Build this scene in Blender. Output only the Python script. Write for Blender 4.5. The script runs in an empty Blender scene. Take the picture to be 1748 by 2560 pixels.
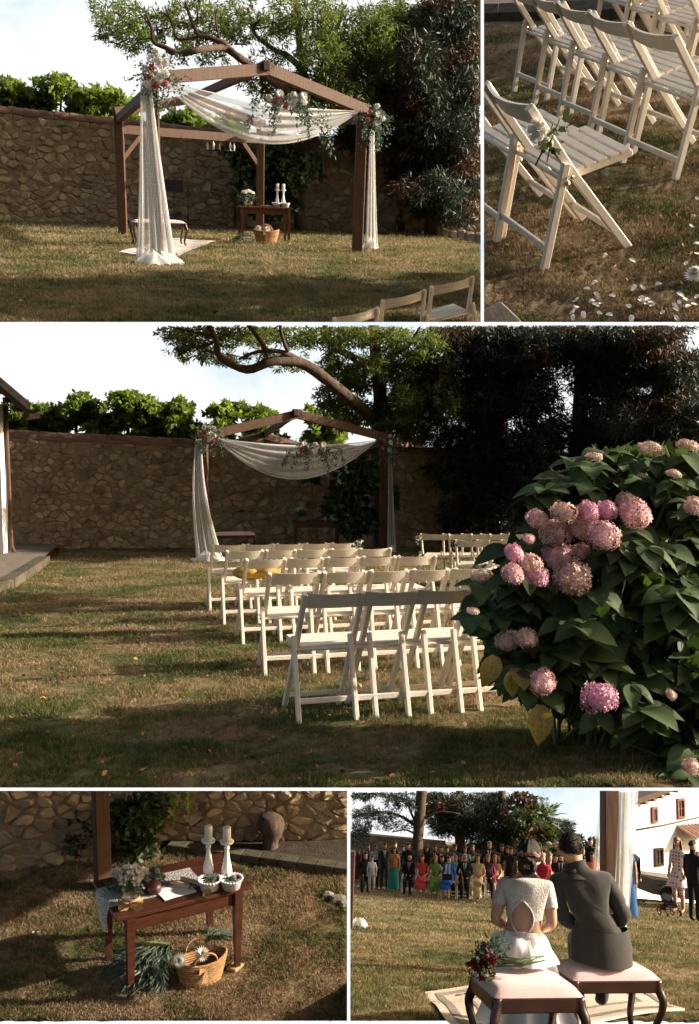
import bpy, bmesh, math, random
import numpy as np
from mathutils import Vector, Matrix, Euler

# ------------------------------------------------------------------ camera, sky, sun, exposure
SC = bpy.context.scene
COL = SC.collection
FPX, CX, CY = 2400.0, 874.0, 1280.0          # focal length and centre in photograph pixels
SUN = Vector((0.92, 0.06, 0.365)).normalized()

cam_d = bpy.data.cameras.new("camera")
cam = bpy.data.objects.new("camera", cam_d)
COL.objects.link(cam)
SC.camera = cam
cam.rotation_euler = (math.radians(90), 0, 0)
cam_d.sensor_fit = 'VERTICAL'
cam_d.sensor_height = 36.0
cam_d.lens = 36.0 * FPX / 2560.0
cam_d.clip_start = 0.05
cam_d.clip_end = 500

world = bpy.data.worlds.new("World")
SC.world = world
world.use_nodes = True
wn = world.node_tree
wn.nodes.clear()
w_out = wn.nodes.new("ShaderNodeOutputWorld")
w_bg = wn.nodes.new("ShaderNodeBackground")
w_sky = wn.nodes.new("ShaderNodeTexSky")
w_sky.sky_type = 'NISHITA'
w_sky.sun_disc = False
w_sky.sun_elevation = math.asin(SUN.z)
w_sky.sun_rotation = math.atan2(SUN.x, SUN.y)
w_sky.air_density = 1.0
w_sky.dust_density = 5.0
w_sky.ozone_density = 0.0
w_bg.inputs["Strength"].default_value = 0.11
w_tint = wn.nodes.new("ShaderNodeMixRGB")            # a warm tint multiplied over the sky's blue
w_tint.blend_type = 'MULTIPLY'
w_tint.inputs[0].default_value = 1.0
w_tint.inputs[2].default_value = (1.0, 0.93, 0.83, 1)
wn.links.new(w_sky.outputs[0], w_tint.inputs[1])
wn.links.new(w_tint.outputs[0], w_bg.inputs[0])
wn.links.new(w_bg.outputs[0], w_out.inputs[0])

sun_d = bpy.data.lights.new("sun", 'SUN')
sun_d.energy = 5.0
sun_d.angle = math.radians(0.5)
sun_d.color = (1.0, 0.91, 0.78)
sun = bpy.data.objects.new("sun", sun_d)
COL.objects.link(sun)
sun.rotation_euler = (-SUN).to_track_quat('-Z', 'Y').to_euler()

SC.view_settings.view_transform = 'Standard'
SC.view_settings.look = 'None'
SC.view_settings.gamma = 1.0
SC.view_settings.use_curve_mapping = False
SC.view_settings.exposure = 1.05
try:
    SC.cycles.use_denoising = True
    SC.cycles.max_bounces = 8
    SC.cycles.transparent_max_bounces = 16
    SC.cycles.sample_clamp_indirect = 6
except Exception:
    pass

R = random.Random(11)
NR = np.random.default_rng(5)

# ------------------------------------------------------------------ stages: five stretches of garden, each a rigid set tilted about the camera into its image panel
class Stage:
    """A stretch of garden tilted about the camera into its image panel: local x right, y away, z up; the eye stands h above its own zero plane."""
    def __init__(s, rect, trim, th, h, slope=0.0, yr=0.0):
        s.rect, s.h, s.sl, s.yr = rect, h, slope, yr
        s.trim = trim                                  # (xmin, xmax, ymin, ymax) or None entries: panel edges in image pixels that cut the set
        a = ((rect[0] + rect[2]) / 2 - CX) / FPX
        t = math.radians(th)
        n = Vector((a, 1, 0)).normalized()
        Y = n * math.cos(t) + Vector((0, 0, math.sin(t)))
        Z = -n * math.sin(t) + Vector((0, 0, math.cos(t)))
        X = Y.cross(Z)
        s.rot = Matrix((X, Y, Z)).transposed()
        s.inv = s.rot.transposed()
        s.M = s.rot.to_4x4() @ Matrix.Translation((0, 0, -h))
        s.Mi = s.M.inverted()
    def ray(s, px, py):
        return s.inv @ Vector(((px - CX) / FPX, 1.0, (CY - py) / FPX))
    def gz(s, x, y):
        return -s.sl * (y - s.yr)
    def g(s, px, py):
        d = s.ray(px, py)
        t = (s.sl * s.yr - s.h) / (d.z + s.sl * d.y)
        return Vector((d.x * t, d.y * t, s.h + d.z * t))
    def at(s, px, py, Y):
        d = s.ray(px, py)
        t = Y / d.y
        return Vector((d.x * t, Y, s.h + d.z * t))
    def proj(s, p):
        w = s.M @ Vector(p)
        return CX + FPX * w.x / w.y, CY - FPX * w.z / w.y
    def col(s, px, Y):
        """ground point at depth Y in picture column px"""
        x = 0.0
        z = s.gz(0, Y)
        for _ in range(4):
            q = s.proj((x, Y, z))[0]
            e = s.proj((x + 0.1, Y, z))[0]
            x += (px - q) / ((e - q) / 0.1)
        return Vector((x, Y, z))
    def proj_np(s, P):
        m = np.array(s.M)
        w = P @ m[:3, :3].T + m[:3, 3]
        return CX + FPX * w[:, 0] / w[:, 1], CY - FPX * w[:, 2] / w[:, 1]

S1 = Stage((7, 7, 1202, 805), (None, 1202, None, 805), 18.7, 1.2)
S2 = Stage((1210, 7, 1741, 805), (1210, None, None, 805), 50.0, 2.82, 0.28, 3.88)
S3 = Stage((7, 813, 1741, 1969), (None, None, 813, 1969), 5.1, 1.85, 0.072, 6.44)
S4 = Stage((7, 1977, 868, 2552), (None, 868, 1977, None), 5.3, 4.8)
S5 = Stage((876, 1977, 1741, 2552), (876, None, 1977, None), -11.93, 2.14, 0.1405, 7.8)
ST = S1
NOTRIM = set()                                        # added shade trees that stand off to the side of a set
ALL = []                                              # (object, stage)

# ------------------------------------------------------------------ mesh builder
class MB:
    def __init__(s):
        s.v, s.f, s.m, s.sm = [], [], [], []
    def add(s, vs, fs, mi=0, smooth=False):
        b = len(s.v)
        s.v.extend([tuple(p) for p in vs])
        for f in fs:
            s.f.append(tuple(b + i for i in f))
            s.m.append(mi)
            s.sm.append(smooth)
        return s
    def box(s, c, size, rot=None, mi=0, taper=1.0, bev=0.0):
        hx, hy, hz = size[0] / 2, size[1] / 2, size[2] / 2
        vs = []
        if bev:
            b = min(bev, hx * .6, hy * .6, hz * .6)
            for sz in (-1, 1):
                for k, (ex, ey) in enumerate(((0, 0), (b, b))):
                    pass
            ring = lambda z, i: [(-hx + i, -hy + i + b, z), (-hx + i + b, -hy + i, z), (hx - i - b, -hy + i, z), (hx - i, -hy + i + b, z), (hx - i, hy - i - b, z), (hx - i - b, hy - i, z), (-hx + i + b, hy - i, z), (-hx + i, hy - i - b, z)]
            vs = ring(-hz, b) + ring(-hz + b, 0) + ring(hz - b, 0) + ring(hz, b)
            fs = [tuple(range(7, -1, -1)), tuple(range(24, 32))]
            for r in range(3):
                for i in range(8):
                    j = (i + 1) % 8
                    fs.append((r * 8 + i, r * 8 + j, r * 8 + 8 + j, r * 8 + 8 + i))
        else:
            for z, k in ((-hz, 1.0), (hz, taper)):
                vs += [(-hx * k, -hy * k, z), (hx * k, -hy * k, z), (hx * k, hy * k, z), (-hx * k, hy * k, z)]
            fs = [(3, 2, 1, 0), (4, 5, 6, 7), (0, 1, 5, 4), (1, 2, 6, 5), (2, 3, 7, 6), (3, 0, 4, 7)]
        c = Vector(c)
        if rot is not None:
            m = rot if isinstance(rot, Matrix) else Euler(rot).to_matrix()
            vs = [m @ Vector(p) + c for p in vs]
        else:
            vs = [Vector(p) + c for p in vs]
        return s.add(vs, fs, mi)
    def bar(s, p0, p1, w, t, up=(0, 0, 1), mi=0, bev=0.004):
        """a squared bar from p0 to p1, w wide across, t thick along 'up'"""
        p0, p1 = Vector(p0), Vector(p1)
        d = (p1 - p0)
        L = d.length
        d.normalize()
        u = Vector(up)
        x = d.cross(u)
        if x.length < 1e-4:
            x = d.cross(Vector((1, 0, 0)))
        x.normalize()
        u = x.cross(d)
        m = Matrix((x, u, d)).transposed()
        return s.box((p0 + p1) / 2, (w, t, L), m, mi, bev=bev)
    def tube(s, pts, rad, n=8, mi=0, cap=True, flat=1.0):
        pts = [Vector(p) for p in pts]
        k = len(pts)
        if not hasattr(rad, '__len__'):
            rad = [rad] * k
        vs, fs = [], []
        ref = Vector((0.13, 0.31, 0.94))
        x = None
        for i, p in enumerate(pts):
            d = (pts[min(i + 1, k - 1)] - pts[max(i - 1, 0)])
            if d.length < 1e-9:
                d = Vector((0, 0, 1))
            d.normalize()
            if x is None:
                x = d.cross(ref)
                if x.length < .05:
                    x = d.cross(Vector((1, 0, 0)))
            x = (x - d * x.dot(d)).normalized()
            y = d.cross(x)
            for j in range(n):
                a = 2 * math.pi * j / n
                vs.append(p + (x * math.cos(a) + y * math.sin(a) * flat) * rad[i])
        for i in range(k - 1):
            for j in range(n):
                l = (j + 1) % n
                fs.append((i * n + j, i * n + l, i * n + n + l, i * n + n + j))
        if cap:
            fs.append(tuple(range(n - 1, -1, -1)))
            fs.append(tuple(range((k - 1) * n, k * n)))
        return s.add(vs, fs, mi, True)
    def lathe(s, prof, n=16, c=(0, 0, 0), sx=1.0, sy=1.0, mi=0, cap=True, smooth=True):
        vs, fs = [], []
        for r, z in prof:
            for j in range(n):
                a = 2 * math.pi * j / n
                vs.append((c[0] + r * math.cos(a) * sx, c[1] + r * math.sin(a) * sy, c[2] + z))
        k = len(prof)
        for i in range(k - 1):
            for j in range(n):
                l = (j + 1) % n
                fs.append((i * n + j, i * n + l, i * n + n + l, i * n + n + j))
        if cap:
            fs.append(tuple(range(n - 1, -1, -1)))
            fs.append(tuple(range((k - 1) * n, k * n)))
        return s.add(vs, fs, mi, smooth)
    def ball(s, c, r, n=10, m=6, mi=0, rot=None):
        rx, ry, rz = (r, r, r) if not hasattr(r, '__len__') else r
        vs, fs = [(0, 0, -rz)], []
        for i in range(1, m):
            a = -math.pi / 2 + math.pi * i / m
            for j in range(n):
                b = 2 * math.pi * j / n
                vs.append((rx * math.cos(a) * math.cos(b), ry * math.cos(a) * math.sin(b), rz * math.sin(a)))
        vs.append((0, 0, rz))
        for j in range(n):
            l = (j + 1) % n
            fs.append((0, 1 + l, 1 + j))
            fs.append((len(vs) - 1, 1 + (m - 2) * n + j, 1 + (m - 2) * n + l))
            for i in range(m - 2):
                fs.append((1 + i * n + j, 1 + i * n + l, 1 + i * n + n + l, 1 + i * n + n + j))
        c = Vector(c)
        vs = [((rot @ Vector(p)) if rot is not None else Vector(p)) + c for p in vs]
        return s.add(vs, fs, mi, True)
    def grid(s, nu, nv, fn, mi=0, smooth=True):
        vs = [fn(i / nu, j / nv) for j in range(nv + 1) for i in range(nu + 1)]
        w = nu + 1
        fs = [(j * w + i, j * w + i + 1, j * w + w + i + 1, j * w + w + i) for j in range(nv) for i in range(nu)]
        return s.add(vs, fs, mi, smooth)
    def mesh(s, name, mats):
        me = bpy.data.meshes.new(name)
        me.from_pydata(s.v, [], s.f)
        for m in (mats if isinstance(mats, (list, tuple)) else [mats]):
            me.materials.append(m)
        if any(s.m):
            me.polygons.foreach_set("material_index", s.m)
        if any(s.sm):
            me.polygons.foreach_set("use_smooth", s.sm)
        me.update()
        return me

def tag(o, label=None, cat=None, group=None, kind=None):
    if label: o["label"] = label
    if cat: o["category"] = cat
    if group: o["group"] = group
    if kind: o["kind"] = kind
    return o

def link(name, data, parent=None, loc=None, rz=0.0, st=None, mat4=None):
    o = bpy.data.objects.new(name, data)
    COL.objects.link(o)
    st = st or ST
    if parent is not None:
        o.parent = parent
        if mat4 is not None:
            o.matrix_basis = mat4
    else:
        o.matrix_basis = st.M @ (mat4 if mat4 is not None else Matrix.Translation(Vector(loc or (0, 0, 0))) @ Matrix.Rotation(rz, 4, 'Z'))
    ALL.append((o, st))
    return o

def thing(name, label, cat, loc=(0, 0, 0), rz=0.0, group=None, mat4=None):
    return tag(link(name, None, None, loc, rz, mat4=mat4), label, cat, group)

def part(name, mb, mats, parent, label=None, kind=None, mat4=None):
    me = mb.mesh(name, mats) if isinstance(mb, MB) else mb
    return tag(link(name, me, parent, mat4=mat4), label, None, None, kind)

def solo(name, mb, mats, label, cat, group=None, loc=(0, 0, 0), rz=0.0, mat4=None):
    me = mb.mesh(name, mats) if isinstance(mb, MB) else mb
    return tag(link(name, me, None, loc, rz, mat4=mat4), label, cat, group)

def setting(name, mb, mats, kind='structure', loc=(0, 0, 0)):
    me = mb.mesh(name, mats) if isinstance(mb, MB) else mb
    return tag(link(name, me, None, loc), kind=kind)

class Proto:
    """parts of one kind of thing; put() makes one thing with copies of each part and sub-part"""
    def __init__(s):
        s.p = []
    def add(s, name, mb, mats, of=None, label=None):
        s.p.append((name, mb.mesh(name, mats) if isinstance(mb, MB) else mb, of, label))
        return len(s.p) - 1
    def put(s, name, label, cat, loc, rz=0.0, group=None, mat4=None):
        t = thing(name, label, cat, loc, rz, group, mat4)
        made = []
        for n, me, of, lb in s.p:
            made.append(tag(link(n, me, t if of is None else made[of]), lb))
        return t

def smooth_path(pts, k=4):
    pts = [Vector(p) for p in pts]
    if len(pts) < 3:
        return pts
    out = []
    P = [pts[0] * 2 - pts[1]] + pts + [pts[-1] * 2 - pts[-2]]
    for i in range(1, len(P) - 2):
        a, b, c, d = P[i - 1], P[i], P[i + 1], P[i + 2]
        for j in range(k):
            t = j / k
            out.append(0.5 * ((2 * b) + (c - a) * t + (2 * a - 5 * b + 4 * c - d) * t * t + (3 * b - a - 3 * c + d) * t ** 3))
    out.append(pts[-1])
    return out

def unit(n):
    v = NR.normal(size=(n, 3))
    return v / np.linalg.norm(v, axis=1, keepdims=True)

def leaf_mesh(name, P, D, L, W, mat, st=None, off=None, mi=None, inset=4, fold=0.0):
    """many small pointed leaves as one mesh; P base points, D directions. st: leaves outside its panel in the image are dropped (off = thing's own matrix in the set)"""
    P = np.asarray(P, float)
    n = len(P)
    L = np.broadcast_to(np.asarray(L, float), (n,))
    W = np.broadcast_to(np.asarray(W, float), (n,))
    if st is not None:
        Q = P + D * (L * .5)[:, None]
        if off is not None:
            m = np.array(off)
            Q = Q @ m[:3, :3].T + m[:3, 3]
        x, y = st.proj_np(Q)
        k = np.ones(n, bool)
        x0, x1, y0, y1 = st.trim
        if x0 is not None: k &= x > x0 + inset
        if x1 is not None: k &= x < x1 - inset
        if y0 is not None: k &= y > y0 + inset
        if y1 is not None: k &= y < y1 - inset
        k &= (x > -160) & (x < 1900) & (y > -160) & (y < 2720)
        P, D, L, W = P[k], D[k], L[k], W[k]
        if mi is not None: mi = np.asarray(mi)[k]
        n = len(P)
    S = np.cross(D, unit(n))
    S /= np.linalg.norm(S, axis=1, keepdims=True) + 1e-9
    N = np.cross(S, D)
    V = np.empty((n, 4, 3))
    V[:, 0] = P
    mid = P + D * (L * .45)[:, None]
    V[:, 1] = mid + S * (W * .5)[:, None] + N * (W * fold)[:, None]
    V[:, 2] = P + D * L[:, None]
    V[:, 3] = mid - S * (W * .5)[:, None] + N * (W * fold)[:, None]
    me = bpy.data.meshes.new(name)
    me.vertices.add(n * 4)
    me.vertices.foreach_set("co", V.reshape(-1))
    me.loops.add(n * 4)
    me.loops.foreach_set("vertex_index", np.arange(n * 4, dtype=np.int32))
    me.polygons.add(n)
    me.polygons.foreach_set("loop_start", np.arange(0, n * 4, 4, dtype=np.int32))
    for m in (mat if isinstance(mat, (list, tuple)) else [mat]):
        me.materials.append(m)
    if mi is not None:
        me.polygons.foreach_set("material_index", np.asarray(mi, np.int32))
    me.update(calc_edges=True)
    return me
# ------------------------------------------------------------------ materials
def new_mat(name):
    m = bpy.data.materials.new(name)
    m.use_nodes = True
    nt = m.node_tree
    nt.nodes.clear()
    out = nt.nodes.new("ShaderNodeOutputMaterial")
    return m, nt, out

def N(nt, t, **kw):
    n = nt.nodes.new(t)
    for k, v in kw.items():
        setattr(n, k, v)
    return n

def ramp(nt, src, stops):
    r = N(nt, "ShaderNodeValToRGB")
    e = r.color_ramp.elements
    e[0].position, e[0].color = stops[0][0], (*stops[0][1], 1)
    e[1].position, e[1].color = stops[-1][0], (*stops[-1][1], 1)
    for p, c in stops[1:-1]:
        x = e.new(p)
        x.color = (*c, 1)
    nt.links.new(src, r.inputs[0])
    return r.outputs[0]

def noise_node(nt, vec, scale, detail=5, rough=.6, dist=0.0):
    n = N(nt, "ShaderNodeTexNoise")
    n.inputs["Scale"].default_value = scale
    n.inputs["Detail"].default_value = detail
    n.inputs["Roughness"].default_value = rough
    n.inputs["Distortion"].default_value = dist
    nt.links.new(vec, n.inputs["Vector"])
    return n.outputs["Fac"]

def coords(nt, stretch=None):
    c = N(nt, "ShaderNodeTexCoord").outputs["Object"]
    if stretch:
        mp = N(nt, "ShaderNodeMapping")
        mp.inputs["Scale"].default_value = stretch
        nt.links.new(c, mp.inputs["Vector"])
        c = mp.outputs[0]
    return c

def vary(nt, col, amt, obj=0.0, hue=0.0):
    """per-piece brightness from the mesh island and from the object"""
    h = N(nt, "ShaderNodeHueSaturation")
    nt.links.new(col, h.inputs["Color"])
    g = N(nt, "ShaderNodeNewGeometry").outputs["Random Per Island"]
    o = N(nt, "ShaderNodeObjectInfo").outputs["Random"]
    add = N(nt, "ShaderNodeMath", operation='ADD')
    nt.links.new(g, add.inputs[0]); nt.links.new(o, add.inputs[1])
    fr = N(nt, "ShaderNodeMath", operation='FRACT')
    nt.links.new(add.outputs[0], fr.inputs[0])
    mr = N(nt, "ShaderNodeMapRange")
    nt.links.new(fr.outputs[0], mr.inputs[0])
    mr.inputs[3].default_value, mr.inputs[4].default_value = 1 - amt, 1 + amt
    nt.links.new(mr.outputs[0], h.inputs["Value"])
    if hue:
        m2 = N(nt, "ShaderNodeMapRange")
        w = N(nt, "ShaderNodeMath", operation='MULTIPLY')
        nt.links.new(fr.outputs[0], w.inputs[0]); w.inputs[1].default_value = 7.31
        f2 = N(nt, "ShaderNodeMath", operation='FRACT')
        nt.links.new(w.outputs[0], f2.inputs[0])
        nt.links.new(f2.outputs[0], m2.inputs[0])
        m2.inputs[3].default_value, m2.inputs[4].default_value = .5 - hue, .5 + hue
        nt.links.new(m2.outputs[0], h.inputs["Hue"])
    return h.outputs[0]

def mat(name, c1, c2=None, scale=8, rough=.7, bump=0.0, bscale=None, isl=0.0, hue=0.0, stretch=None, spec=.3, sheen=0.0, metal=0.0, dist=0.0, stops=None, detail=6):
    m, nt, out = new_mat(name)
    p = N(nt, "ShaderNodeBsdfPrincipled")
    vec = coords(nt, stretch)
    nz = noise_node(nt, vec, scale, detail, .62, dist)
    c2 = c2 or tuple(x * .78 for x in c1)
    col = ramp(nt, nz, stops or [(.32, c2), (.68, c1)])
    if isl:
        col = vary(nt, col, isl, hue=hue)
    nt.links.new(col, p.inputs["Base Color"])
    p.inputs["Roughness"].default_value = rough
    p.inputs["Specular IOR Level"].default_value = spec
    p.inputs["Metallic"].default_value = metal
    if sheen:
        p.inputs["Sheen Weight"].default_value = sheen
    if bump:
        b = N(nt, "ShaderNodeBump")
        b.inputs["Strength"].default_value = bump
        b.inputs["Distance"].default_value = .02
        nt.links.new(noise_node(nt, vec, bscale or scale * 3, 8, .65, dist), b.inputs["Height"])
        nt.links.new(b.outputs[0], p.inputs["Normal"])
    nt.links.new(p.outputs[0], out.inputs[0])
    return m

def leaf_mat(name, c1, c2, isl=.35, trans=.35, hue=.02, scale=1.2, rough=.5, tcol=None):
    m, nt, out = new_mat(name)
    vec = coords(nt)
    col = vary(nt, ramp(nt, noise_node(nt, vec, scale, 3), [(.35, c2), (.65, c1)]), isl, hue=hue)
    p = N(nt, "ShaderNodeBsdfPrincipled")
    p.inputs["Roughness"].default_value = rough
    p.inputs["Specular IOR Level"].default_value = .3
    nt.links.new(col, p.inputs["Base Color"])
    t = N(nt, "ShaderNodeBsdfTranslucent")
    g = N(nt, "ShaderNodeMixRGB", blend_type='MULTIPLY')
    g.inputs[0].default_value = 1
    g.inputs[2].default_value = (*(tcol or (1.6, 1.8, .7)), 1)
    nt.links.new(col, g.inputs[1])
    nt.links.new(g.outputs[0], t.inputs[0])
    mx = N(nt, "ShaderNodeMixShader")
    mx.inputs[0].default_value = trans
    nt.links.new(p.outputs[0], mx.inputs[1])
    nt.links.new(t.outputs[0], mx.inputs[2])
    nt.links.new(mx.outputs[0], out.inputs[0])
    return m

def veil_mat(name, density=.5, dots=True, lace=False):
    """sheer white fabric"""
    m, nt, out = new_mat(name)
    d = N(nt, "ShaderNodeBsdfDiffuse"); d.inputs[0].default_value = (.86, .85, .83, 1)
    t = N(nt, "ShaderNodeBsdfTranslucent"); t.inputs[0].default_value = (.86, .85, .83, 1)
    f = N(nt, "ShaderNodeMixShader"); f.inputs[0].default_value = .5
    nt.links.new(d.outputs[0], f.inputs[1]); nt.links.new(t.outputs[0], f.inputs[2])
    tr = N(nt, "ShaderNodeBsdfTransparent")
    mx = N(nt, "ShaderNodeMixShader")
    vec = coords(nt)
    if lace:
        v = N(nt, "ShaderNodeTexVoronoi", feature='DISTANCE_TO_EDGE')
        v.inputs["Scale"].default_value = 55
        nt.links.new(vec, v.inputs["Vector"])
        r = ramp(nt, v.outputs["Distance"], [(.10, (1, 1, 1)), (.2, (.12, .12, .12))])
        nt.links.new(r, mx.inputs[0])
    elif dots:
        v = N(nt, "ShaderNodeTexVoronoi", feature='F1')
        v.inputs["Scale"].default_value = 19
        v.inputs["Randomness"].default_value = .25
        nt.links.new(vec, v.inputs["Vector"])
        r = ramp(nt, v.outputs["Distance"], [(.15, (.85, .85, .85)), (.23, (density,) * 3)])
        nt.links.new(r, mx.inputs[0])
    else:
        mx.inputs[0].default_value = density
    nt.links.new(tr.outputs[0], mx.inputs[1]); nt.links.new(f.outputs[0], mx.inputs[2])
    nt.links.new(mx.outputs[0], out.inputs[0])
    return m

def lawn_mat(name, dry, dry2, green, green2, bias=.5, blades=False, scale=.9):
    m, nt, out = new_mat(name)
    vec = coords(nt)
    big = noise_node(nt, vec, scale, 4, .6, .4)
    fine = noise_node(nt, vec, 14, 4, .7)
    mix = N(nt, "ShaderNodeMath", operation='MULTIPLY_ADD')
    mid = noise_node(nt, vec, 3.6, 5, .65, .6)
    mx2 = N(nt, "ShaderNodeMath", operation='MULTIPLY_ADD')
    nt.links.new(mid, mx2.inputs[0]); mx2.inputs[1].default_value = .55
    nt.links.new(big, mx2.inputs[2])
    m3 = N(nt, "ShaderNodeMath", operation='MULTIPLY'); m3.inputs[1].default_value = .62
    nt.links.new(mx2.outputs[0], m3.inputs[0])
    nt.links.new(fine, mix.inputs[0]); mix.inputs[1].default_value = .42
    nt.links.new(m3.outputs[0], mix.inputs[2])
    col = ramp(nt, mix.outputs[0], [(bias + .10, green2), (bias + .19, green), (bias + .26, dry2), (bias + .38, dry)])
    if blades:
        col = vary(nt, col, .45, hue=.025)
    p = N(nt, "ShaderNodeBsdfPrincipled")
    p.inputs["Roughness"].default_value = .8
    p.inputs["Specular IOR Level"].default_value = .12
    nt.links.new(col, p.inputs["Base Color"])
    if blades:
        t = N(nt, "ShaderNodeBsdfTranslucent")
        nt.links.new(col, t.inputs[0])
        mx = N(nt, "ShaderNodeMixShader"); mx.inputs[0].default_value = .3
        nt.links.new(p.outputs[0], mx.inputs[1]); nt.links.new(t.outputs[0], mx.inputs[2])
        nt.links.new(mx.outputs[0], out.inputs[0])
    else:
        b = N(nt, "ShaderNodeBump"); b.inputs["Strength"].default_value = .6; b.inputs["Distance"].default_value = .03
        nt.links.new(noise_node(nt, vec, 40, 6, .7), b.inputs["Height"])
        nt.links.new(b.outputs[0], p.inputs["Normal"])
        nt.links.new(p.outputs[0], out.inputs[0])
    return m

def glass_mat(name, tint=(.9, .95, .93)):
    m, nt, out = new_mat(name)
    g = N(nt, "ShaderNodeBsdfGlass"); g.inputs[0].default_value = (*tint, 1); g.inputs["IOR"].default_value = 1.3
    t = N(nt, "ShaderNodeBsdfTransparent")
    mx = N(nt, "ShaderNodeMixShader"); mx.inputs[0].default_value = .55
    nt.links.new(g.outputs[0], mx.inputs[1]); nt.links.new(t.outputs[0], mx.inputs[2])
    nt.links.new(mx.outputs[0], out.inputs[0])
    return m

M = {}
M['paint'] = mat("white_paint", (.74, .66, .56), (.68, .60, .50), 14, .55, .08, isl=.05)
M['wood'] = mat("brown_timber", (.115, .055, .029), (.06, .029, .016), 5, .6, .35, 30, isl=.12, stretch=(7, 7, .6))
M['wood_dk'] = mat("dark_mahogany", (.085, .028, .015), (.038, .013, .008), 4, .32, .15, 20, stretch=(1, 8, 8), spec=.5)
M['leg_dk'] = mat("dark_polished_wood", (.05, .022, .013), (.03, .013, .009), 6, .3, spec=.5)
M['pink'] = mat("dusty_pink_velvet", (.60, .40, .38), (.53, .34, .33), 30, .9, .1, 120, sheen=.4)
M['stone'] = mat("rubble_stone", (.40, .31, .20), (.19, .135, .08), 3.2, .9, .8, 20, isl=.26, hue=.01, stops=[(.25, (.15, .10, .06)), (.42, (.28, .195, .12)), (.6, (.39, .29, .185)), (.8, (.48, .385, .27))], detail=9)
M['mortar'] = mat("lime_mortar", (.34, .24, .145), (.20, .135, .08), 5, .95, .7, 30)
M['tile'] = mat("clay_tile", (.25, .135, .09), (.16, .088, .06), 9, .85, .3, isl=.25, hue=.01)
M['bark'] = mat("tree_bark", (.115, .08, .055), (.055, .038, .027), 9, .95, .9, 26, stretch=(1, 1, .35))
M['leaf_tree'] = leaf_mat("tree_leaf", (.11, .13, .045), (.065, .085, .028), .4, .5)
M['leaf_hedge'] = leaf_mat("plane_leaf", (.15, .19, .045), (.08, .115, .027), .4, .5)
M['leaf_dark'] = leaf_mat("dark_leaf", (.045, .065, .024), (.025, .04, .014), .4, .25)
M['needle'] = leaf_mat("conifer_spray", (.038, .052, .036), (.018, .026, .019), .4, .15, tcol=(1.2, 1.3, .9))
M['rust'] = leaf_mat("rusty_spray", (.085, .038, .02), (.05, .026, .016), .4, .2, tcol=(1.3, 1, .7))
M['euca'] = leaf_mat("eucalyptus_leaf", (.125, .16, .13), (.07, .1, .075), .3, .25, tcol=(1.1, 1.3, 1))
M['hyd_leaf'] = leaf_mat("hydrangea_leaf", (.06, .095, .032), (.033, .058, .018), .34, .22, hue=.012, scale=3, rough=.62)
M['hyd_yel'] = leaf_mat("yellowed_leaf", (.36, .25, .07), (.22, .15, .04), .25, .25, scale=14)
M['hyd_stem'] = mat("green_stem", (.10, .14, .045), (.06, .07, .03), 12, .6)
M['pet_white'] = leaf_mat("white_petal", (.80, .78, .74), (.72, .70, .66), .06, .25, hue=0, tcol=(1, 1, .95))
M['pet_pink'] = leaf_mat("coral_petal", (.72, .30, .26), (.62, .2, .2), .15, .25, hue=.01, tcol=(1, .9, .9))
M['pet_hyd'] = leaf_mat("pink_floret", (.76, .52, .50), (.60, .33, .37), .3, .2, hue=.015, scale=9, tcol=(1, .9, .9))
M['pet_viv'] = leaf_mat("vivid_pink_floret", (.70, .40, .49), (.58, .28, .40), .25, .2, hue=.01, scale=9, tcol=(1, .8, .9))
M['pet_old'] = leaf_mat("faded_floret", (.72, .56, .46), (.50, .32, .23), .35, .2, hue=.02, scale=9, tcol=(1, .9, .8))
M['pet_grn'] = leaf_mat("greenish_floret", (.48, .46, .27), (.5, .32, .32), .25, .2, hue=.02, scale=6, tcol=(1, 1, .8))
M['red_fl'] = leaf_mat("red_petal", (.25, .022, .035), (.17, .015, .025), .25, .2, hue=.01, tcol=(1, .8, .8))
M['violet'] = leaf_mat("violet_petal", (.18, .1, .36), (.14, .08, .3), .2, .2, tcol=(1, 1, 1))
M['veil'] = veil_mat("sheer_tulle", .5)
M['veil2'] = veil_mat("gathered_tulle", .78)
M['lace'] = veil_mat("lace_runner", lace=True)
M['white_cer'] = mat("white_ceramic", (.82, .81, .79), (.78, .77, .75), 6, .25, spec=.5)
M['wax'] = mat("candle_wax", (.82, .79, .72), (.78, .75, .68), 5, .5)
M['black'] = mat("black_metal", (.012, .012, .013), (.009, .009, .01), 8, .45)
M['straw'] = mat("woven_straw", (.38, .21, .095), (.24, .125, .05), 40, .85, .5, 90, isl=.2)
M['burlap'] = mat("burlap", (.48, .29, .13), (.36, .21, .09), 60, .9, .3, 150)
M['paper'] = mat("parchment", (.60, .43, .27), (.52, .36, .22), 6, .7)
M['gold'] = mat("brass", (.6, .42, .16), (.5, .34, .12), 5, .3, metal=1.0)
M['glass'] = glass_mat("clear_glass")
M['plaster'] = mat("white_render", (.80, .79, .77), (.72, .71, .69), 2.2, .9, .25, 20)
M['pave'] = mat("paving_stone", (.25, .20, .155), (.16, .125, .095), 5, .9, .4, isl=.2)
M['kerb'] = mat("mossy_kerb", (.11, .088, .058), (.05, .042, .028), 6, .95, .6, isl=.2)
M['rocks'] = mat("garden_stone", (.30, .26, .21), (.14, .115, .09), 6, .95, .8, isl=.25)
M['roofwood'] = mat("eave_timber", (.10, .06, .035), (.06, .035, .02), 6, .8, stretch=(1, 6, 1))
M['lawn'] = lawn_mat("dry_lawn", (.26, .19, .115), (.17, .115, .063), (.095, .093, .038), (.05, .055, .02), .43)
M['blade'] = lawn_mat("grass_blade", (.35, .26, .16), (.235, .165, .09), (.125, .125, .05), (.065, .075, .026), .43, True)
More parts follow.
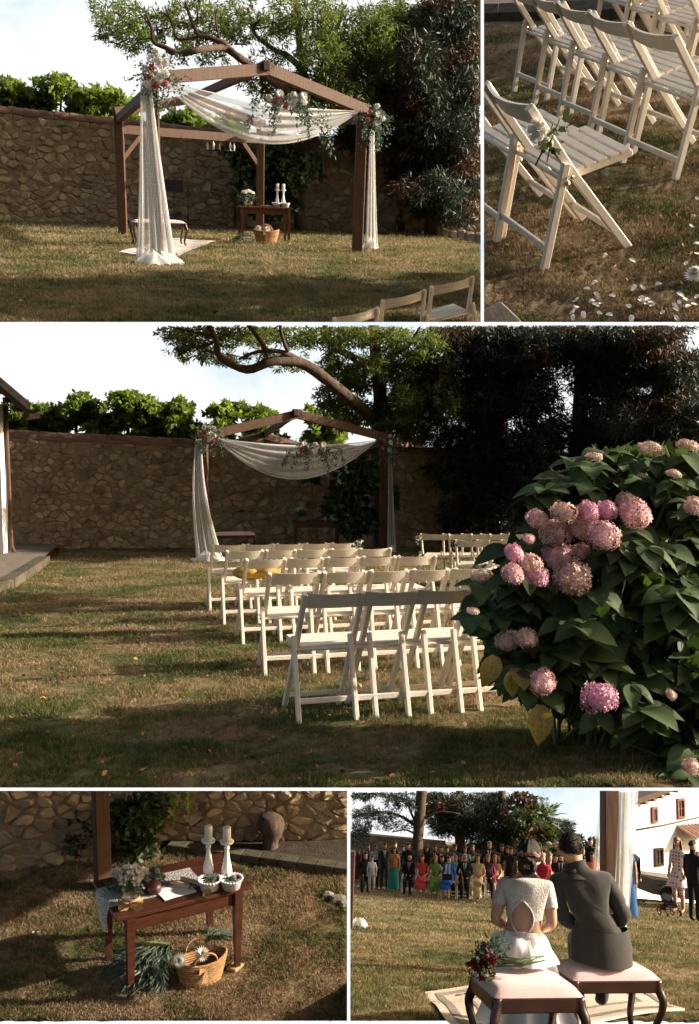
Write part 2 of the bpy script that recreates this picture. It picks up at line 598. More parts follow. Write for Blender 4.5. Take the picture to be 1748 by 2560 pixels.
M['soil'] = mat("dark_bed_soil", (.065, .046, .03), (.03, .022, .015), 9, .95, .8, 40)
M['lawn3'] = lawn_mat("mixed_lawn", (.26, .19, .115), (.17, .118, .06), (.10, .10, .036), (.05, .058, .019), .475)
M['blade3'] = lawn_mat("mixed_blade", (.35, .265, .16), (.235, .17, .088), (.13, .135, .047), (.066, .08, .025), .475, True)
M['lawn_g'] = lawn_mat("green_lawn", (.26, .20, .115), (.18, .135, .068), (.115, .11, .045), (.065, .07, .025), .46)
M['blade_g'] = lawn_mat("green_blade", (.34, .26, .15), (.24, .185, .09), (.145, .145, .058), (.08, .09, .03), .46, True)
M['yellow'] = mat("mustard_cloth", (.55, .33, .06), (.42, .24, .04), 14, .9, .3)
M['skin'] = mat("skin", (.52, .31, .21), (.46, .26, .17), 12, .5, spec=.35)
M['skin_dk'] = mat("tanned_skin", (.38, .20, .125), (.33, .17, .10), 12, .5, spec=.35)
M['hair_b'] = mat("dark_hair", (.028, .016, .010), (.016, .009, .006), 40, .5, .5, 90, stretch=(4, 4, 1))
M['hair_f'] = mat("fair_hair", (.30, .19, .09), (.2, .12, .055), 40, .5, .4, 90, stretch=(4, 4, 1))
M['hair_g'] = mat("grey_hair", (.32, .30, .28), (.22, .2, .19), 40, .6, .4, 90)
M['lacedress'] = mat("lace_fabric", (.78, .75, .71), (.55, .50, .45), 70, .85, .8, 80)
M['satin'] = mat("white_chiffon", (.83, .82, .80), (.77, .76, .75), 3, .6)
M['suit_g'] = mat("charcoal_suit", (.036, .031, .026), (.027, .023, .019), 50, .85, .2, 120, sheen=.2)
_cloth = {}
def cloth(c):
    k = tuple(round(x, 3) for x in c)
    if k not in _cloth:
        _cloth[k] = mat("fabric_" + "_".join("%02d" % int(x * 99) for x in k), c, tuple(x * .75 for x in c), 9, .85, .15, 60)
    return _cloth[k]

# the sky: a great bright sheet of summer cloud behind the garden
def sky_mat():
    m, nt, out = new_mat("cloudy_sky")
    vec = coords(nt, (1, 1, 1.7))
    a = noise_node(nt, vec, .075, 7, .55, .4)
    b = noise_node(nt, vec, .03, 3, .5, .2)
    s = N(nt, "ShaderNodeMath", operation='MULTIPLY_ADD')
    nt.links.new(b, s.inputs[0]); s.inputs[1].default_value = .6
    nt.links.new(a, s.inputs[2])
    col = ramp(nt, s.outputs[0], [(.56, (.55, .72, .86)), (.68, (.80, .87, .92)), (.78, (.90, .92, .93)), (.95, (1, 1, 1))])
    e = N(nt, "ShaderNodeEmission")
    e.inputs[1].default_value = 0.55
    nt.links.new(col, e.inputs[0])
    nt.links.new(e.outputs[0], out.inputs[0])
    return m
M['sky'] = sky_mat()
# ------------------------------------------------------------------ sky
def build_sky():
    mb = MB()
    mb.grid(24, 24, lambda u, v: ((u - .5) * 84, 84 - 4 * ((u - .5) * 2) ** 2, (v - .5) * 104), 0, True)
    o = bpy.data.objects.new("sky", mb.mesh("sky", M['sky']))
    COL.objects.link(o)
    o["kind"] = "structure"
build_sky()

# ------------------------------------------------------------------ lawns and their grass
def lawn(st, x0, x1, y0, y1, far, m, rough=.02):
    """the ground of a stage from its near edge to depth far"""
    global ST
    ST = st
    nx, ny = 50, 60
    rows = []
    ds = []
    d0 = st.g((x0 + x1) / 2, y1).y
    d1 = far
    vs, fs = [], []
    for j in range(ny + 1):
        t = j / ny
        d = 1 / ((1 - t) / d0 + t / d1)
        for i in range(nx + 1):
            px = x0 + (x1 - x0) * i / nx
            if j == 0:
                p = st.g(px, y1)
            else:
                p = st.col(px, d)
                e = st.g(px, y1)
                if p.y < e.y: p = e
            if 0 < j: p.z += R.uniform(-rough, rough) * .5
            vs.append(p)
    w = nx + 1
    for j in range(ny):
        for i in range(nx):
            fs.append((j * w + i, j * w + i + 1, j * w + w + i + 1, j * w + w + i))
    mb = MB().add(vs, fs, 0, True)
    return setting("lawn", mb, m)

def grass(st, x0, x1, y0, y1, n, m, hgt=.035, skip=None, wid=.005):
    """n blades spread over the lawn, thicker on the ground near the eye"""
    px = NR.uniform(x0, x1, n)
    py = y0 + (y1 - y0) * NR.random(n) ** .85
    inv = np.array(st.inv)
    d = np.stack([(px - CX) / FPX, np.ones(n), (CY - py) / FPX], 1) @ inv.T
    t = (st.sl * st.yr - st.h) / (d[:, 2] + st.sl * d[:, 1])
    P = np.stack([d[:, 0] * t, d[:, 1] * t, st.h + d[:, 2] * t], 1)
    k = (t > 0) & (P[:, 1] < 50)
    for poly in skip or ():
        inside = np.zeros(n, bool)
        for a in range(len(poly)):
            (xa, ya), (xb, yb) = poly[a], poly[(a + 1) % len(poly)]
            c = (ya > py) != (yb > py)
            inside ^= c & (px < (xb - xa) * (py - ya) / (yb - ya + 1e-9) + xa)
        k &= ~inside
    P, t = P[k], t[k]
    n = len(P)
    D = NR.normal(size=(n, 3)) * .55
    D[:, 2] = .9
    D /= np.linalg.norm(D, axis=1, keepdims=True)
    X, Yc = P[:, 0], P[:, 1]
    tuft = np.sin(X * 5.1 + 1.3 * np.sin(Yc * 3.7)) * np.sin(Yc * 4.3 + 1.9 * np.sin(X * 2.9)) + .6 * np.sin(X * 13.7 + Yc * 2.1) * np.sin(Yc * 11.3 - X * 3.3)
    L = hgt * (.5 + NR.random(n)) * (1 + t * .028) * (.85 + .45 * np.clip(tuft, -1, 1.4))
    W = np.maximum(wid, t * .00062) * (.7 + .8 * NR.random(n))
    me = leaf_mesh("grass", P - np.array([0, 0, .004]), D, L, W, m, st, None, None, 3)
    return tag(link("grass", me, None, (0, 0, 0), 0, st), kind="stuff")

def litter(st, x0, x1, y0, y1, n, size=.03):
    """curled dead leaves and clover that nobody would count"""
    P, D = [], []
    for _ in range(n):
        q = st.g(R.uniform(x0, x1), y0 + (y1 - y0) * R.random() ** .8)
        P.append((q.x, q.y, q.z + R.uniform(.008, .025)))
        a = R.uniform(0, 6.28)
        D.append((math.cos(a), math.sin(a), R.uniform(-.1, .35)))
    mi = (NR.random(n) < .55).astype(np.int32)
    me = leaf_mesh("leaf_litter", np.array(P), np.array(D), size * (.5 + NR.random(n)), size * .6 * (.5 + NR.random(n)), [M['rust'], M['straw']], st, None, mi, 4, .12)
    return tag(link("leaf_litter", me, None, (0, 0, 0), 0, st), kind="stuff")

# ------------------------------------------------------------------ rubble wall: every stone its own piece
def voronoi(u0, u1, v0, v1, cw, ch, seed):
    rr = random.Random(seed)
    nu, nv = max(1, round((u1 - u0) / cw)), max(1, round((v1 - v0) / ch))
    cw, ch = (u1 - u0) / nu, (v1 - v0) / nv
    S = {}
    for j in range(-2, nv + 2):
        for i in range(-2, nu + 2):
            S[i, j] = (u0 + (i + .5 + (.5 if j % 2 else 0) + rr.uniform(-.44, .44)) * cw, v0 + (j + .5 + rr.uniform(-.44, .44)) * ch)
    for k in list(S):
        if rr.random() < .2: del S[k]          # some stones are much larger
    out = []
    for j in range(nv):
        for i in range(nu):
            if (i, j) not in S: continue
            c = S[i, j]
            poly = [(c[0] - 2 * cw, c[1] - 2 * ch), (c[0] + 2 * cw, c[1] - 2 * ch), (c[0] + 2 * cw, c[1] + 2 * ch), (c[0] - 2 * cw, c[1] + 2 * ch)]
            for dj in (-2, -1, 0, 1, 2):
                for di in (-2, -1, 0, 1, 2):
                    if di == dj == 0: continue
                    q = S.get((i + di, j + dj))
                    if not q: continue
                    mx, my = (c[0] + q[0]) / 2, (c[1] + q[1]) / 2
                    nx, ny = (q[0] - c[0]), (q[1] - c[1])
                    ny *= (cw / ch) ** 2 * .8          # flatter stones
                    new = []
                    for a in range(len(poly)):
                        p, r = poly[a], poly[(a + 1) % len(poly)]
                        sp = (p[0] - mx) * nx + (p[1] - my) * ny
                        sr = (r[0] - mx) * nx + (r[1] - my) * ny
                        if sp <= 0: new.append(p)
                        if (sp < 0) != (sr < 0):
                            k = sp / (sp - sr)
                            new.append((p[0] + (r[0] - p[0]) * k, p[1] + (r[1] - p[1]) * k))
                    poly = new
                    if len(poly) < 3: break
                if len(poly) < 3: break
            if len(poly) >= 3:
                out.append(poly)
    return out

def stone_piece(mb, poly, rr, gap=.006, dep=.042):
    cx = sum(p[0] for p in poly) / len(poly)
    cz = sum(p[1] for p in poly) / len(poly)
    # cut corners for a rounder outline
    pts = []
    for a in range(len(poly)):
        p, q = poly[a], poly[(a + 1) % len(poly)]
        L = math.hypot(q[0] - p[0], q[1] - p[1])
        if L < .03: continue
        for k in (.22, .78):
            pts.append((p[0] + (q[0] - p[0]) * k, p[1] + (q[1] - p[1]) * k))
    if len(pts) < 4: return
    n = len(pts)
    vs = []
    tilt, tz = rr.uniform(-.25, .25), rr.uniform(-.25, .25)
    dp = dep * rr.uniform(.6, 1.3)
    for sh, y in ((0, .03), (.03, -dp * .6), (.24, -dp)):
        for x, z in pts:
            r = math.hypot(x - cx, z - cz) + 1e-6
            k = max(.15, 1 - gap / r - sh) * rr.uniform(.97, 1.02)
            yy = y
            if sh > 0: yy += (x - cx) * tilt + (z - cz) * tz + rr.uniform(-.006, .006)
            vs.append((cx + (x - cx) * k, yy, cz + (z - cz) * k))
    vs.append((cx, -dp * 1.06, cz))
    fs = []
    for r in range(2):
        for i in range(n):
            j = (i + 1) % n
            fs.append((r * n + j, r * n + i, r * n + n + i, r * n + n + j)[::-1])
    for i in range(n):
        fs.append((2 * n + i, 2 * n + (i + 1) % n, 3 * n))
    mb.add(vs, fs, 0, False)

def stone_wall(st, a, b, ha, hb, label, cw=.36, chh=.22, tiles=True, seed=1, most=300, base=-.25, thick=.5, hide=None):
    """a, b: ground points at the ends; ha, hb: heights there"""
    global ST
    ST = st
    a, b = Vector(a), Vector(b)
    u = Vector((b.x - a.x, b.y - a.y, 0))
    L = u.length
    u.normalize()
    yv = Vector((0, 0, 1)).cross(u)
    m4 = Matrix(((u.x, yv.x, 0, a.x), (u.y, yv.y, 0, a.y), (0, 0, 1, a.z), (0, 0, 0, 1)))
    w = thing("stone_wall", label, "wall", mat4=m4)
    dz = b.z - a.z
    top = lambda x: ha + (hb + dz - ha) * x / L
    mb = MB()
    mb.add([(0, -.016, base), (L, -.016, base + min(0, dz)), (L, -.016, top(L)), (0, -.016, top(0)), (0, thick, base), (L, thick, base + min(0, dz)), (L, thick, top(L)), (0, thick, top(0))],
           [(0, 1, 2, 3), (5, 4, 7, 6), (3, 2, 6, 7), (1, 5, 6, 2), (4, 0, 3, 7)])
    part("mortar_bed", mb, M['mortar'], w)
    rr = random.Random(seed)
    polys = []
    hm = max(ha, hb + dz)
    lo = base + min(0, dz)
    for p in voronoi(0, L, lo, hm, cw, chh, seed):
        cx = sum(q[0] for q in p) / len(p)
        cz = sum(q[1] for q in p) / len(p)
        if cz > top(cx) - .02 or cz < lo: continue
        p = [(min(max(x, 0), L), min(z, top(x))) for x, z in p]
        c = st.proj(m4 @ Vector((cx, -.05, cz)))
        x0, x1, y0, y1 = st.trim
        r = st.rect
        vis = r[0] < c[0] < r[2] and r[1] < c[1] < r[3]
        if not (r[0] - 150 < c[0] < r[2] + 150 and r[1] - 100 < c[1] < r[3] + 100): continue
        if vis and hide is not None and hide(*c): vis = False
        ar = (max(q[0] for q in p) - min(q[0] for q in p)) * (max(q[1] for q in p) - min(q[1] for q in p))
        polys.append((vis, ar / (m4 @ Vector((cx, 0, cz))).length ** 2, p))
    polys.sort(key=lambda t: (-t[0], -t[1]))
    rest = MB()
    for i, (vis, ar, p) in enumerate(polys):
        if i < most and vis:
            sm = MB()
            stone_piece(sm, p, rr)
            if sm.v: part("stone", sm, M['stone'], w)
        else:
            stone_piece(rest, p, rr)
    if rest.v: part("stone", rest, M['stone'], w, kind="stuff")
    if tiles:
        n = int(L / .42)
        tm = MB()
        def tf(q, v):
            an = math.pi * q
            return (v * .5, .08 + .24 * math.cos(an) * -1 * .8 + thick / 2 - .08, .05 + .13 * math.sin(an) + .03 * (1 - v))
        tm.grid(8, 1, tf, 0, True)
        tm.grid(8, 1, lambda q, v: Vector(tf(1 - q, v)) - Vector((0, 0, .022)), 0, True)
        tm.add([(0, -.05, .0), (.5, -.05, .0), (.5, thick + .05, .0), (0, thick + .05, .0), (0, -.05, .055), (.5, -.05, .055), (.5, thick + .05, .055), (0, thick + .05, .055)],
               [(3, 2, 1, 0), (4, 5, 6, 7), (0, 1, 5, 4), (1, 2, 6, 5), (2, 3, 7, 6), (3, 0, 4, 7)])
        me = tm.mesh("roof_tile", M['tile'])
        for i in range(n):
            x = i * .42
            part("roof_tile", me, None, w, mat4=Matrix.Translation((x, rr.uniform(-.02, .02), top(x) + rr.uniform(-.008, .012))) @ Matrix.Rotation(rr.uniform(-.03, .03), 4, 'Z') @ Matrix.Rotation(.05, 4, 'Y'))
    return w

# ------------------------------------------------------------------ trees
def limb(mb, pts, r0, r1, n=8, wob=.0, k=4):
    P = smooth_path(pts, k)
    m = len(P) - 1
    rad = []
    for i, p in enumerate(P):
        rad.append((r0 + (r1 - r0) * (i / m) ** .8) * R.uniform(.93, 1.07))
        if wob: P[i] = p + Vector((R.uniform(-wob, wob), R.uniform(-wob, wob), R.uniform(-wob, wob)))
    mb.tube(P, rad, n)

def added_shade_tree(st, label, b, crown, trunk_h, n, leaf=.22, mats='leaf_tree', lumps=50):
    """an unseen tree added off to the right for its shade; crown: list of (centre, radii) from its foot"""
    global ST
    ST = st
    b = Vector(b)
    t = thing("added_shade_tree", label, "tree", b, 0, "unseen trees added for shade")
    NOTRIM.add(t.name)
    m = MB(); limb(m, [(0, 0, -.2), (.1, 0, trunk_h * .5), (-.05, .1, trunk_h)], .2, .08); part("trunk", m, M['bark'], t)
    P = []
    for c, r in crown:
        k = max(6, lumps // len(crown))
        tw = unit(k) * (NR.random(k) ** .4)[:, None] * np.array(r)
        q = n // len(crown)
        P.append(tw[NR.integers(0, k, q)] + NR.normal(size=(q, 3)) * np.array(r) * .13 + np.array(c))
        m = MB(); limb(m, [(0, 0, trunk_h * .6), (c[0] * .5, c[1] * .5, (trunk_h + c[2]) / 2), c], .08, .02, 6); part("branch", m, M['bark'], t)
    P = np.concatenate(P)
    part("crown", leaf_mesh("crown", P, unit(len(P)), leaf, leaf * .55, M[mats], None), None, t)

def clump_points(cl, st, D, spread, droop=0.0):
    """cl: list of (px, py, rx, ry, n) in picture units at depth D; returns base points and directions"""
    Ps, Ds = [], []
    for px, py, rx, ry, n in cl:
        c = st.at(px, py, D + R.uniform(-spread, spread) * .6)
        s = c.y / FPX
        k = max(1, n // 26)                       # twigs, each with its own tuft of leaves
        tw = unit(k) * (NR.random(k) ** .45)[:, None] * np.array([rx * s, spread * .8, ry * s])
        idx = NR.integers(0, k, n)
        q = tw[idx] + NR.normal(size=(n, 3)) * np.array([rx * s * .13, .22, ry * s * .13])
        Ps.append(q + np.array(c))
        d = unit(n) * .8 + tw[idx] / (np.linalg.norm(tw[idx], axis=1, keepdims=True) + 1e-6) * .5
        d[:, 2] -= droop
        Ds.append(d / np.linalg.norm(d, axis=1, keepdims=True))
    return np.concatenate(Ps), np.concatenate(Ds)

def leafy_tree(st, name, label, cat, trunk, cl, D, spread, m, L, W, group=None, droop=.0, base=None, rust=None, barkm='bark', part_name="crown", twigs=0):
    """trunk: list of (list of 3-D points, r0, r1) limbs; cl: clumps of leaves"""
    global ST
    ST = st
    b = Vector(base)
    t = thing(name, label, cat, b, 0, group)
    T = Matrix.Translation(b)
    for i, (pts, r0, r1) in enumerate(trunk):
        mb = MB()
        limb(mb, [Vector(p) - b for p in pts], r0, r1, 9 if i == 0 else 7)
        part("trunk" if i == 0 else "branch", mb, M[barkm], t)
    P, Dr = clump_points(cl, st, D, spread, droop)
    if twigs:
        tm = MB()
        for px, py, rx, ry, k in cl:
            for _ in range(twigs):
                q0 = st.at(px + R.uniform(-.3, .3) * rx, py + R.uniform(-.2, .5) * ry, D + R.uniform(-.5, .5) * spread) - b
                q1 = st.at(px + R.uniform(-1, 1) * rx, py + R.uniform(-1, 1) * ry, D + R.uniform(-.5, .5) * spread) - b
                mid = (q0 + q1) / 2 + Vector((R.uniform(-.15, .15), 0, R.uniform(-.05, .2)))
                tm.tube([q0, mid, q1], [.03, .02, .008], 5)
        part("twigs", tm, M[barkm], t, kind="stuff")
    n = len(P)
    mi = None
    mats = [m]
    if rust:
        mats = [m, M['rust']]
        f = np.sin(P[:, 0] * 2.3 + 1.7 * np.sin(P[:, 2] * 1.9)) * np.sin(P[:, 2] * 2.1 + P[:, 1])
        mi = ((f > 1 - rust * 2) & (NR.random(n) < .75)).astype(np.int32)
    me = leaf_mesh(part_name, P - np.array(b), Dr, L * (.6 + .8 * NR.random(n)), W * (.7 + .6 * NR.random(n)), mats, st, T, mi, inset=5, fold=.15)
    part(part_name, me, None, t)
    return t
# ------------------------------------------------------------------ furniture and small things, one builder for each kind
def make_chair():
    """folding slatted chair; x across, y forward (the way the sitter faces), z up; origin on the ground in the middle"""
    p = Proto()
    W = .215
    up = (0, 1, 0)
    for s in (-1, 1):
        mb = MB()
        mb.bar((s * W, -.29, .795), (s * W, -.075, .43), .030, .040, up)
        mb.bar((s * W, -.0755, .431), (s * W, .21, 0), .029, .039, up)
        p.add("long_leg", mb, M['paint'])
    for s in (-1, 1):
        mb = MB()
        mb.bar((s * (W + .032), -.135, .52), (s * (W + .032), -.27, 0), .028, .038, up)
        p.add("short_leg", mb, M['paint'])
    mb = MB()
    def rail(off):
        def f(u, v):
            x = (u - .5) * (2 * W - .03)
            y = -.245 - .035 * (1 - (2 * u - 1) ** 2) - v * .048 + off
            return (x, y + .012, .70 + v * .085 + .012 * ((2 * u - 1) ** 2) * v)
        return f
    a, b = rail(.009), rail(-.009)
    mb.grid(8, 1, lambda u, v: a(1 - u, v), 0, True)
    mb.grid(8, 1, b, 0, True)
    mb.grid(8, 1, lambda u, v: Vector(b(u, 1)).lerp(Vector(a(u, 1)), v), 0, True)
    mb.grid(8, 1, lambda u, v: Vector(a(u, 0)).lerp(Vector(b(u, 0)), v), 0, True)
    p.add("backrest", mb, M['paint'])
    for s in (-1, 1):
        mb = MB()
        mb.bar((s * (W - .032), -.125, .425), (s * (W - .032), .235, .452), .024, .034, (0, 0, 1))
        p.add("seat_rail", mb, M['paint'])
    for i in range(6):
        y = -.10 + i * .059
        mb = MB()
        mb.box((0, y, .449 + i * .0043), (2 * W - .028, .046, .015), (.072, 0, 0), bev=.003)
        p.add("slat", mb, M['paint'])
    mb = MB().tube([(-W - .05, -.135, .432), (W + .05, -.135, .432)], .011, 6)
    p.add("dowel", mb, M['paint'])
    mb = MB().bar((-W, .145, .10), (W, .145, .10), .03, .02, (0, 1, 0))
    p.add("stretcher", mb, M['paint'])
    mb = MB().bar((-W - .02, -.235, .135), (W + .02, -.235, .135), .035, .018, (0, 1, 0))
    p.add("stretcher", mb, M['paint'])
    for s in (-1, 1):
        p.add("pivot_bolt", MB().tube([(s * (W + .046), -.117, .455), (s * (W + .053), -.117, .455)], .010, 8), M['gold'])
    return p
CHAIR = make_chair()

def make_candle(h=.36):
    p = Proto()
    pr = [(.052, 0), (.055, .012), (.035, .022), (.024, .035), (.034, .06), (.047, .10), (.044, .14), (.03, .20), (.020, .27), (.017, .30), (.024, .312), (.026, .322), (.017, .335), (.022, .345), (.058, .362), (.062, .378), (.03, .382)]
    p.add("stick", MB().lathe(pr, 18), M['white_cer'])
    mb = MB().lathe([(.035, .379), (.035, .50), (.031, .507), (.012, .503)], 16)
    mb.tube([(0, 0, .50), (.002, 0, .519)], .0025, 5)
    p.add("candle", mb, M['wax'])
    return p
CANDLE = make_candle()

def make_bowl():
    p = Proto()
    mb = MB().lathe([(.05, 0), (.078, .004), (.094, .075), (.102, .08), (.102, .09), (.09, .09), (.075, .02), (.0, .018)], 20, cap=False)
    p.add("dish", mb, M['white_cer'])
    rings = MB()
    for i in range(24):
        a = i * math.pi / 12
        rings.ball((math.cos(a) * .099, math.sin(a) * .099, .089), .009, 6, 4)
    p.add("beaded_rim", rings, M['white_cer'])
    c = MB()
    for i in range(26):
        a, r = R.uniform(0, 6.28), R.uniform(0, .08)
        c.box((r * math.cos(a), r * math.sin(a), .074 + R.uniform(0, .015)), (.03, .012, .006), (R.uniform(-.6, .6), R.uniform(-.6, .6), a))
    p.add("dried_petals", c, M['leaf_dark'])
    return p
BOWL = make_bowl()

def make_table(L=1.2, Wd=.62, H=.75, over=.07):
    p = Proto()
    n = 4
    for i in range(n):
        w = Wd / n
        mb = MB().box((0, -Wd / 2 + w * (i + .5), H - .0175), (L, w - .0015, .035), bev=.005)
        p.add("plank", mb, M['wood_dk'])
    ap = MB()
    ix, iy = L / 2 - over, Wd / 2 - .04
    ap.box((0, -iy, H - .095), (2 * ix - .07, .022, .118))
    ap.box((0, iy, H - .095), (2 * ix - .07, .022, .118))
    ap.box((-ix, 0, H - .095), (.022, 2 * iy - .07, .118))
    ap.box((ix, 0, H - .095), (.022, 2 * iy - .07, .118))
    p.add("apron", ap, M['wood_dk'])
    for sx in (-1, 1):
        for sy in (-1, 1):
            mb = MB()
            def ring(z, r): return [(sx * ix - r, sy * iy - r, z), (sx * ix + r, sy * iy - r, z), (sx * ix + r, sy * iy + r, z), (sx * ix - r, sy * iy + r, z)]
            vs = ring(0, .022) + ring(H - .16, .036) + ring(H - .036, .036)
            fs = [(3, 2, 1, 0), (8, 9, 10, 11)] + [(r * 4 + i, r * 4 + (i + 1) % 4, r * 4 + 4 + (i + 1) % 4, r * 4 + 4 + i) for r in (0, 1) for i in range(4)]
            mb.add(vs, fs)
            p.add("leg", mb, M['wood_dk'])
    return p
TABLE = make_table()

def make_bench(L=.62, Wd=.46, H=.47):
    """upholstered stool: cabriole legs, dark frame, pink cushion"""
    p = Proto()
    fr = MB()
    hx, hy = L / 2, Wd / 2
    fr.box((0, -hy + .015, H - .105), (L - .05, .03, .075), bev=.006)
    fr.box((0, hy - .015, H - .105), (L - .05, .03, .075), bev=.006)
    fr.box((-hx + .015, 0, H - .105), (.03, Wd - .05, .075), bev=.006)
    fr.box((hx - .015, 0, H - .105), (.03, Wd - .05, .075), bev=.006)
    p.add("frame", fr, M['leg_dk'])
    def cush(u, v):
        a, b = (u - .5) * 2, (v - .5) * 2
        e = (1 - abs(a) ** 5) * (1 - abs(b) ** 5)
        return (a * (hx - .004), b * (hy - .004), H - .066 + .055 * max(0, e) ** .5)
    mb = MB().grid(20, 16, cush)
    mb.box((0, 0, H - .075), (L - .012, Wd - .012, .022), bev=.004)
    p.add("cushion", mb, M['pink'])
    for sx in (-1, 1):
        for sy in (-1, 1):
            mb = MB()
            path = [(hx - .03, hy - .03, H - .07), (hx - .02, hy - .02, H - .13), (hx - .002, hy - .002, H - .19), (hx - .012, hy - .012, H - .27), (hx - .04, hy - .04, .12), (hx - .045, hy - .045, .06), (hx - .028, hy - .028, .018), (hx - .014, hy - .014, 0)]
            mb.tube(smooth_path([(sx * x, sy * y, z) for x, y, z in path], 3), [.034 + (.016 - .034) * (i / 21) ** .7 for i in range(22)], 8)
            p.add("leg", mb, M['leg_dk'])
    return p
BENCH = make_bench()

def daisy(mb, c, r, rings=3, n=16, up=(0, 0, 1), mi=0):
    q = Vector(up).to_track_quat('Z', 'Y').to_matrix()
    for k in range(rings):
        rr = r * (1 - k * .22)
        for i in range(n):
            a = 2 * math.pi * (i + .5 * k) / n
            t = .05 + .22 * k
            ca, sa = math.cos(a), math.sin(a)
            w = r * .13
            pts = [(r * .12 * ca, r * .12 * sa, .0 + k * .08 * r), (rr * .6 * ca - w * sa, rr * .6 * sa + w * ca, r * t * .7), (rr * ca, rr * sa, r * t), (rr * .6 * ca + w * sa, rr * .6 * sa - w * ca, r * t * .7)]
            mb.add([q @ Vector(p) + Vector(c) for p in pts], [(0, 1, 2, 3)], mi)

def rose(mb, c, r, up=(0, 0, 1), mi=0, layers=4):
    """a full garden rose: cupped petals in whorls"""
    q = Vector(up).to_track_quat('Z', 'Y').to_matrix()
    for k in range(layers):
        f = 1 - k / (layers + .5)
        n = 6 - min(k, 3)
        for i in range(n):
            a = 2 * math.pi * i / n + k * .7
            rad = r * f
            def pt(u, v):
                b = a + (u - .5) * 2.2 / n * 2.2
                rr = rad * (.25 + .75 * math.sin(v * 1.5)) * (1 - .12 * (2 * u - 1) ** 2)
                return q @ Vector((rr * math.cos(b), rr * math.sin(b), r * (-.35 + v * (.75 + .14 * k)) * (1 - .1 * (2 * u - 1) ** 2))) + Vector(c)
            mb.grid(3, 3, pt, mi, True)

def sprig_leaves(n, c, rad, length, size, mname, name, t, st, off, wid=.55, droop=.3, shell=.5, flat=(1, 1, 1)):
    """eucalyptus: round leaves along arching sprigs that fan out from c"""
    k = max(4, n // 14)
    dirs = unit(k) * np.array(flat)
    dirs /= np.linalg.norm(dirs, axis=1, keepdims=True)
    ln = length * (.55 + .6 * NR.random(k))
    idx = NR.integers(0, k, n)
    tt = shell + (1 - shell) * NR.random(n)
    P = np.array(c) + dirs[idx] * (ln[idx] * tt)[:, None]
    P[:, 2] -= droop * length * tt ** 2 * 1.0
    P += NR.normal(size=(n, 3)) * size * .35
    D = unit(n) + dirs[idx] * .7
    D /= np.linalg.norm(D, axis=1, keepdims=True)
    me = leaf_mesh(name, P, D, size * (.7 + .6 * NR.random(n)), size * wid * (.8 + .4 * NR.random(n)), M[mname], st, off, None, 3, .1)
    part(name, me, None, t)

def flower_spray(label, c, r, st, nleaf=700, flat=(1, .7, 1), nw=7, npk=4, droop=.3, hang=None, leaf=.055, yb=None):
    global ST
    ST = st
    T = Matrix.Translation(Vector(c))
    t = thing("flower_arrangement", label, "flowers", c, 0, "floral arrangements on the pergola")
    sprig_leaves(nleaf, (0, 0, 0), r, r * 1.25, leaf, 'euca', "foliage", t, st, T, .6, droop, .25, flat)
    if hang:
        for hx, hl in hang:
            n = 90
            tt = NR.random(n)
            P = np.stack([hx + NR.normal(size=n) * .03 + hx * .25 * tt, NR.normal(size=n) * .05 - .05, -tt * hl], 1)
            me = leaf_mesh("foliage", P, unit(n) - np.array([0, 0, .4]), leaf, leaf * .6, M['euca'], st, T, None, 3)
            part("foliage", me, None, t)
    for i in range(nw + npk):
        a = 2.4 * i + .3
        q = Vector((math.cos(a) * r * .5 * flat[0] * math.sqrt((i + 1) / (nw + npk)), -r * flat[1] * .72, math.sin(a) * r * .55 * flat[2] * math.sqrt((i + 1) / (nw + npk))))
        mb = MB()
        if i % 3 == 1 and npk:
            rose(mb, q, r * .15, (R.uniform(-.4, .4), -1, R.uniform(-.1, .5)))
            part("rose", mb, M['pet_pink'], t, "coral pink rose")
        elif i % 2:
            rose(mb, q, r * .17, (R.uniform(-.4, .4), -1, R.uniform(-.1, .5)))
            part("rose", mb, M['pet_white'], t)
        else:
            daisy(mb, q, r * .2, 3, 14, (R.uniform(-.4, .4), -1, R.uniform(-.1, .5)))
            part("daisy", mb, M['pet_white'], t)
    return t

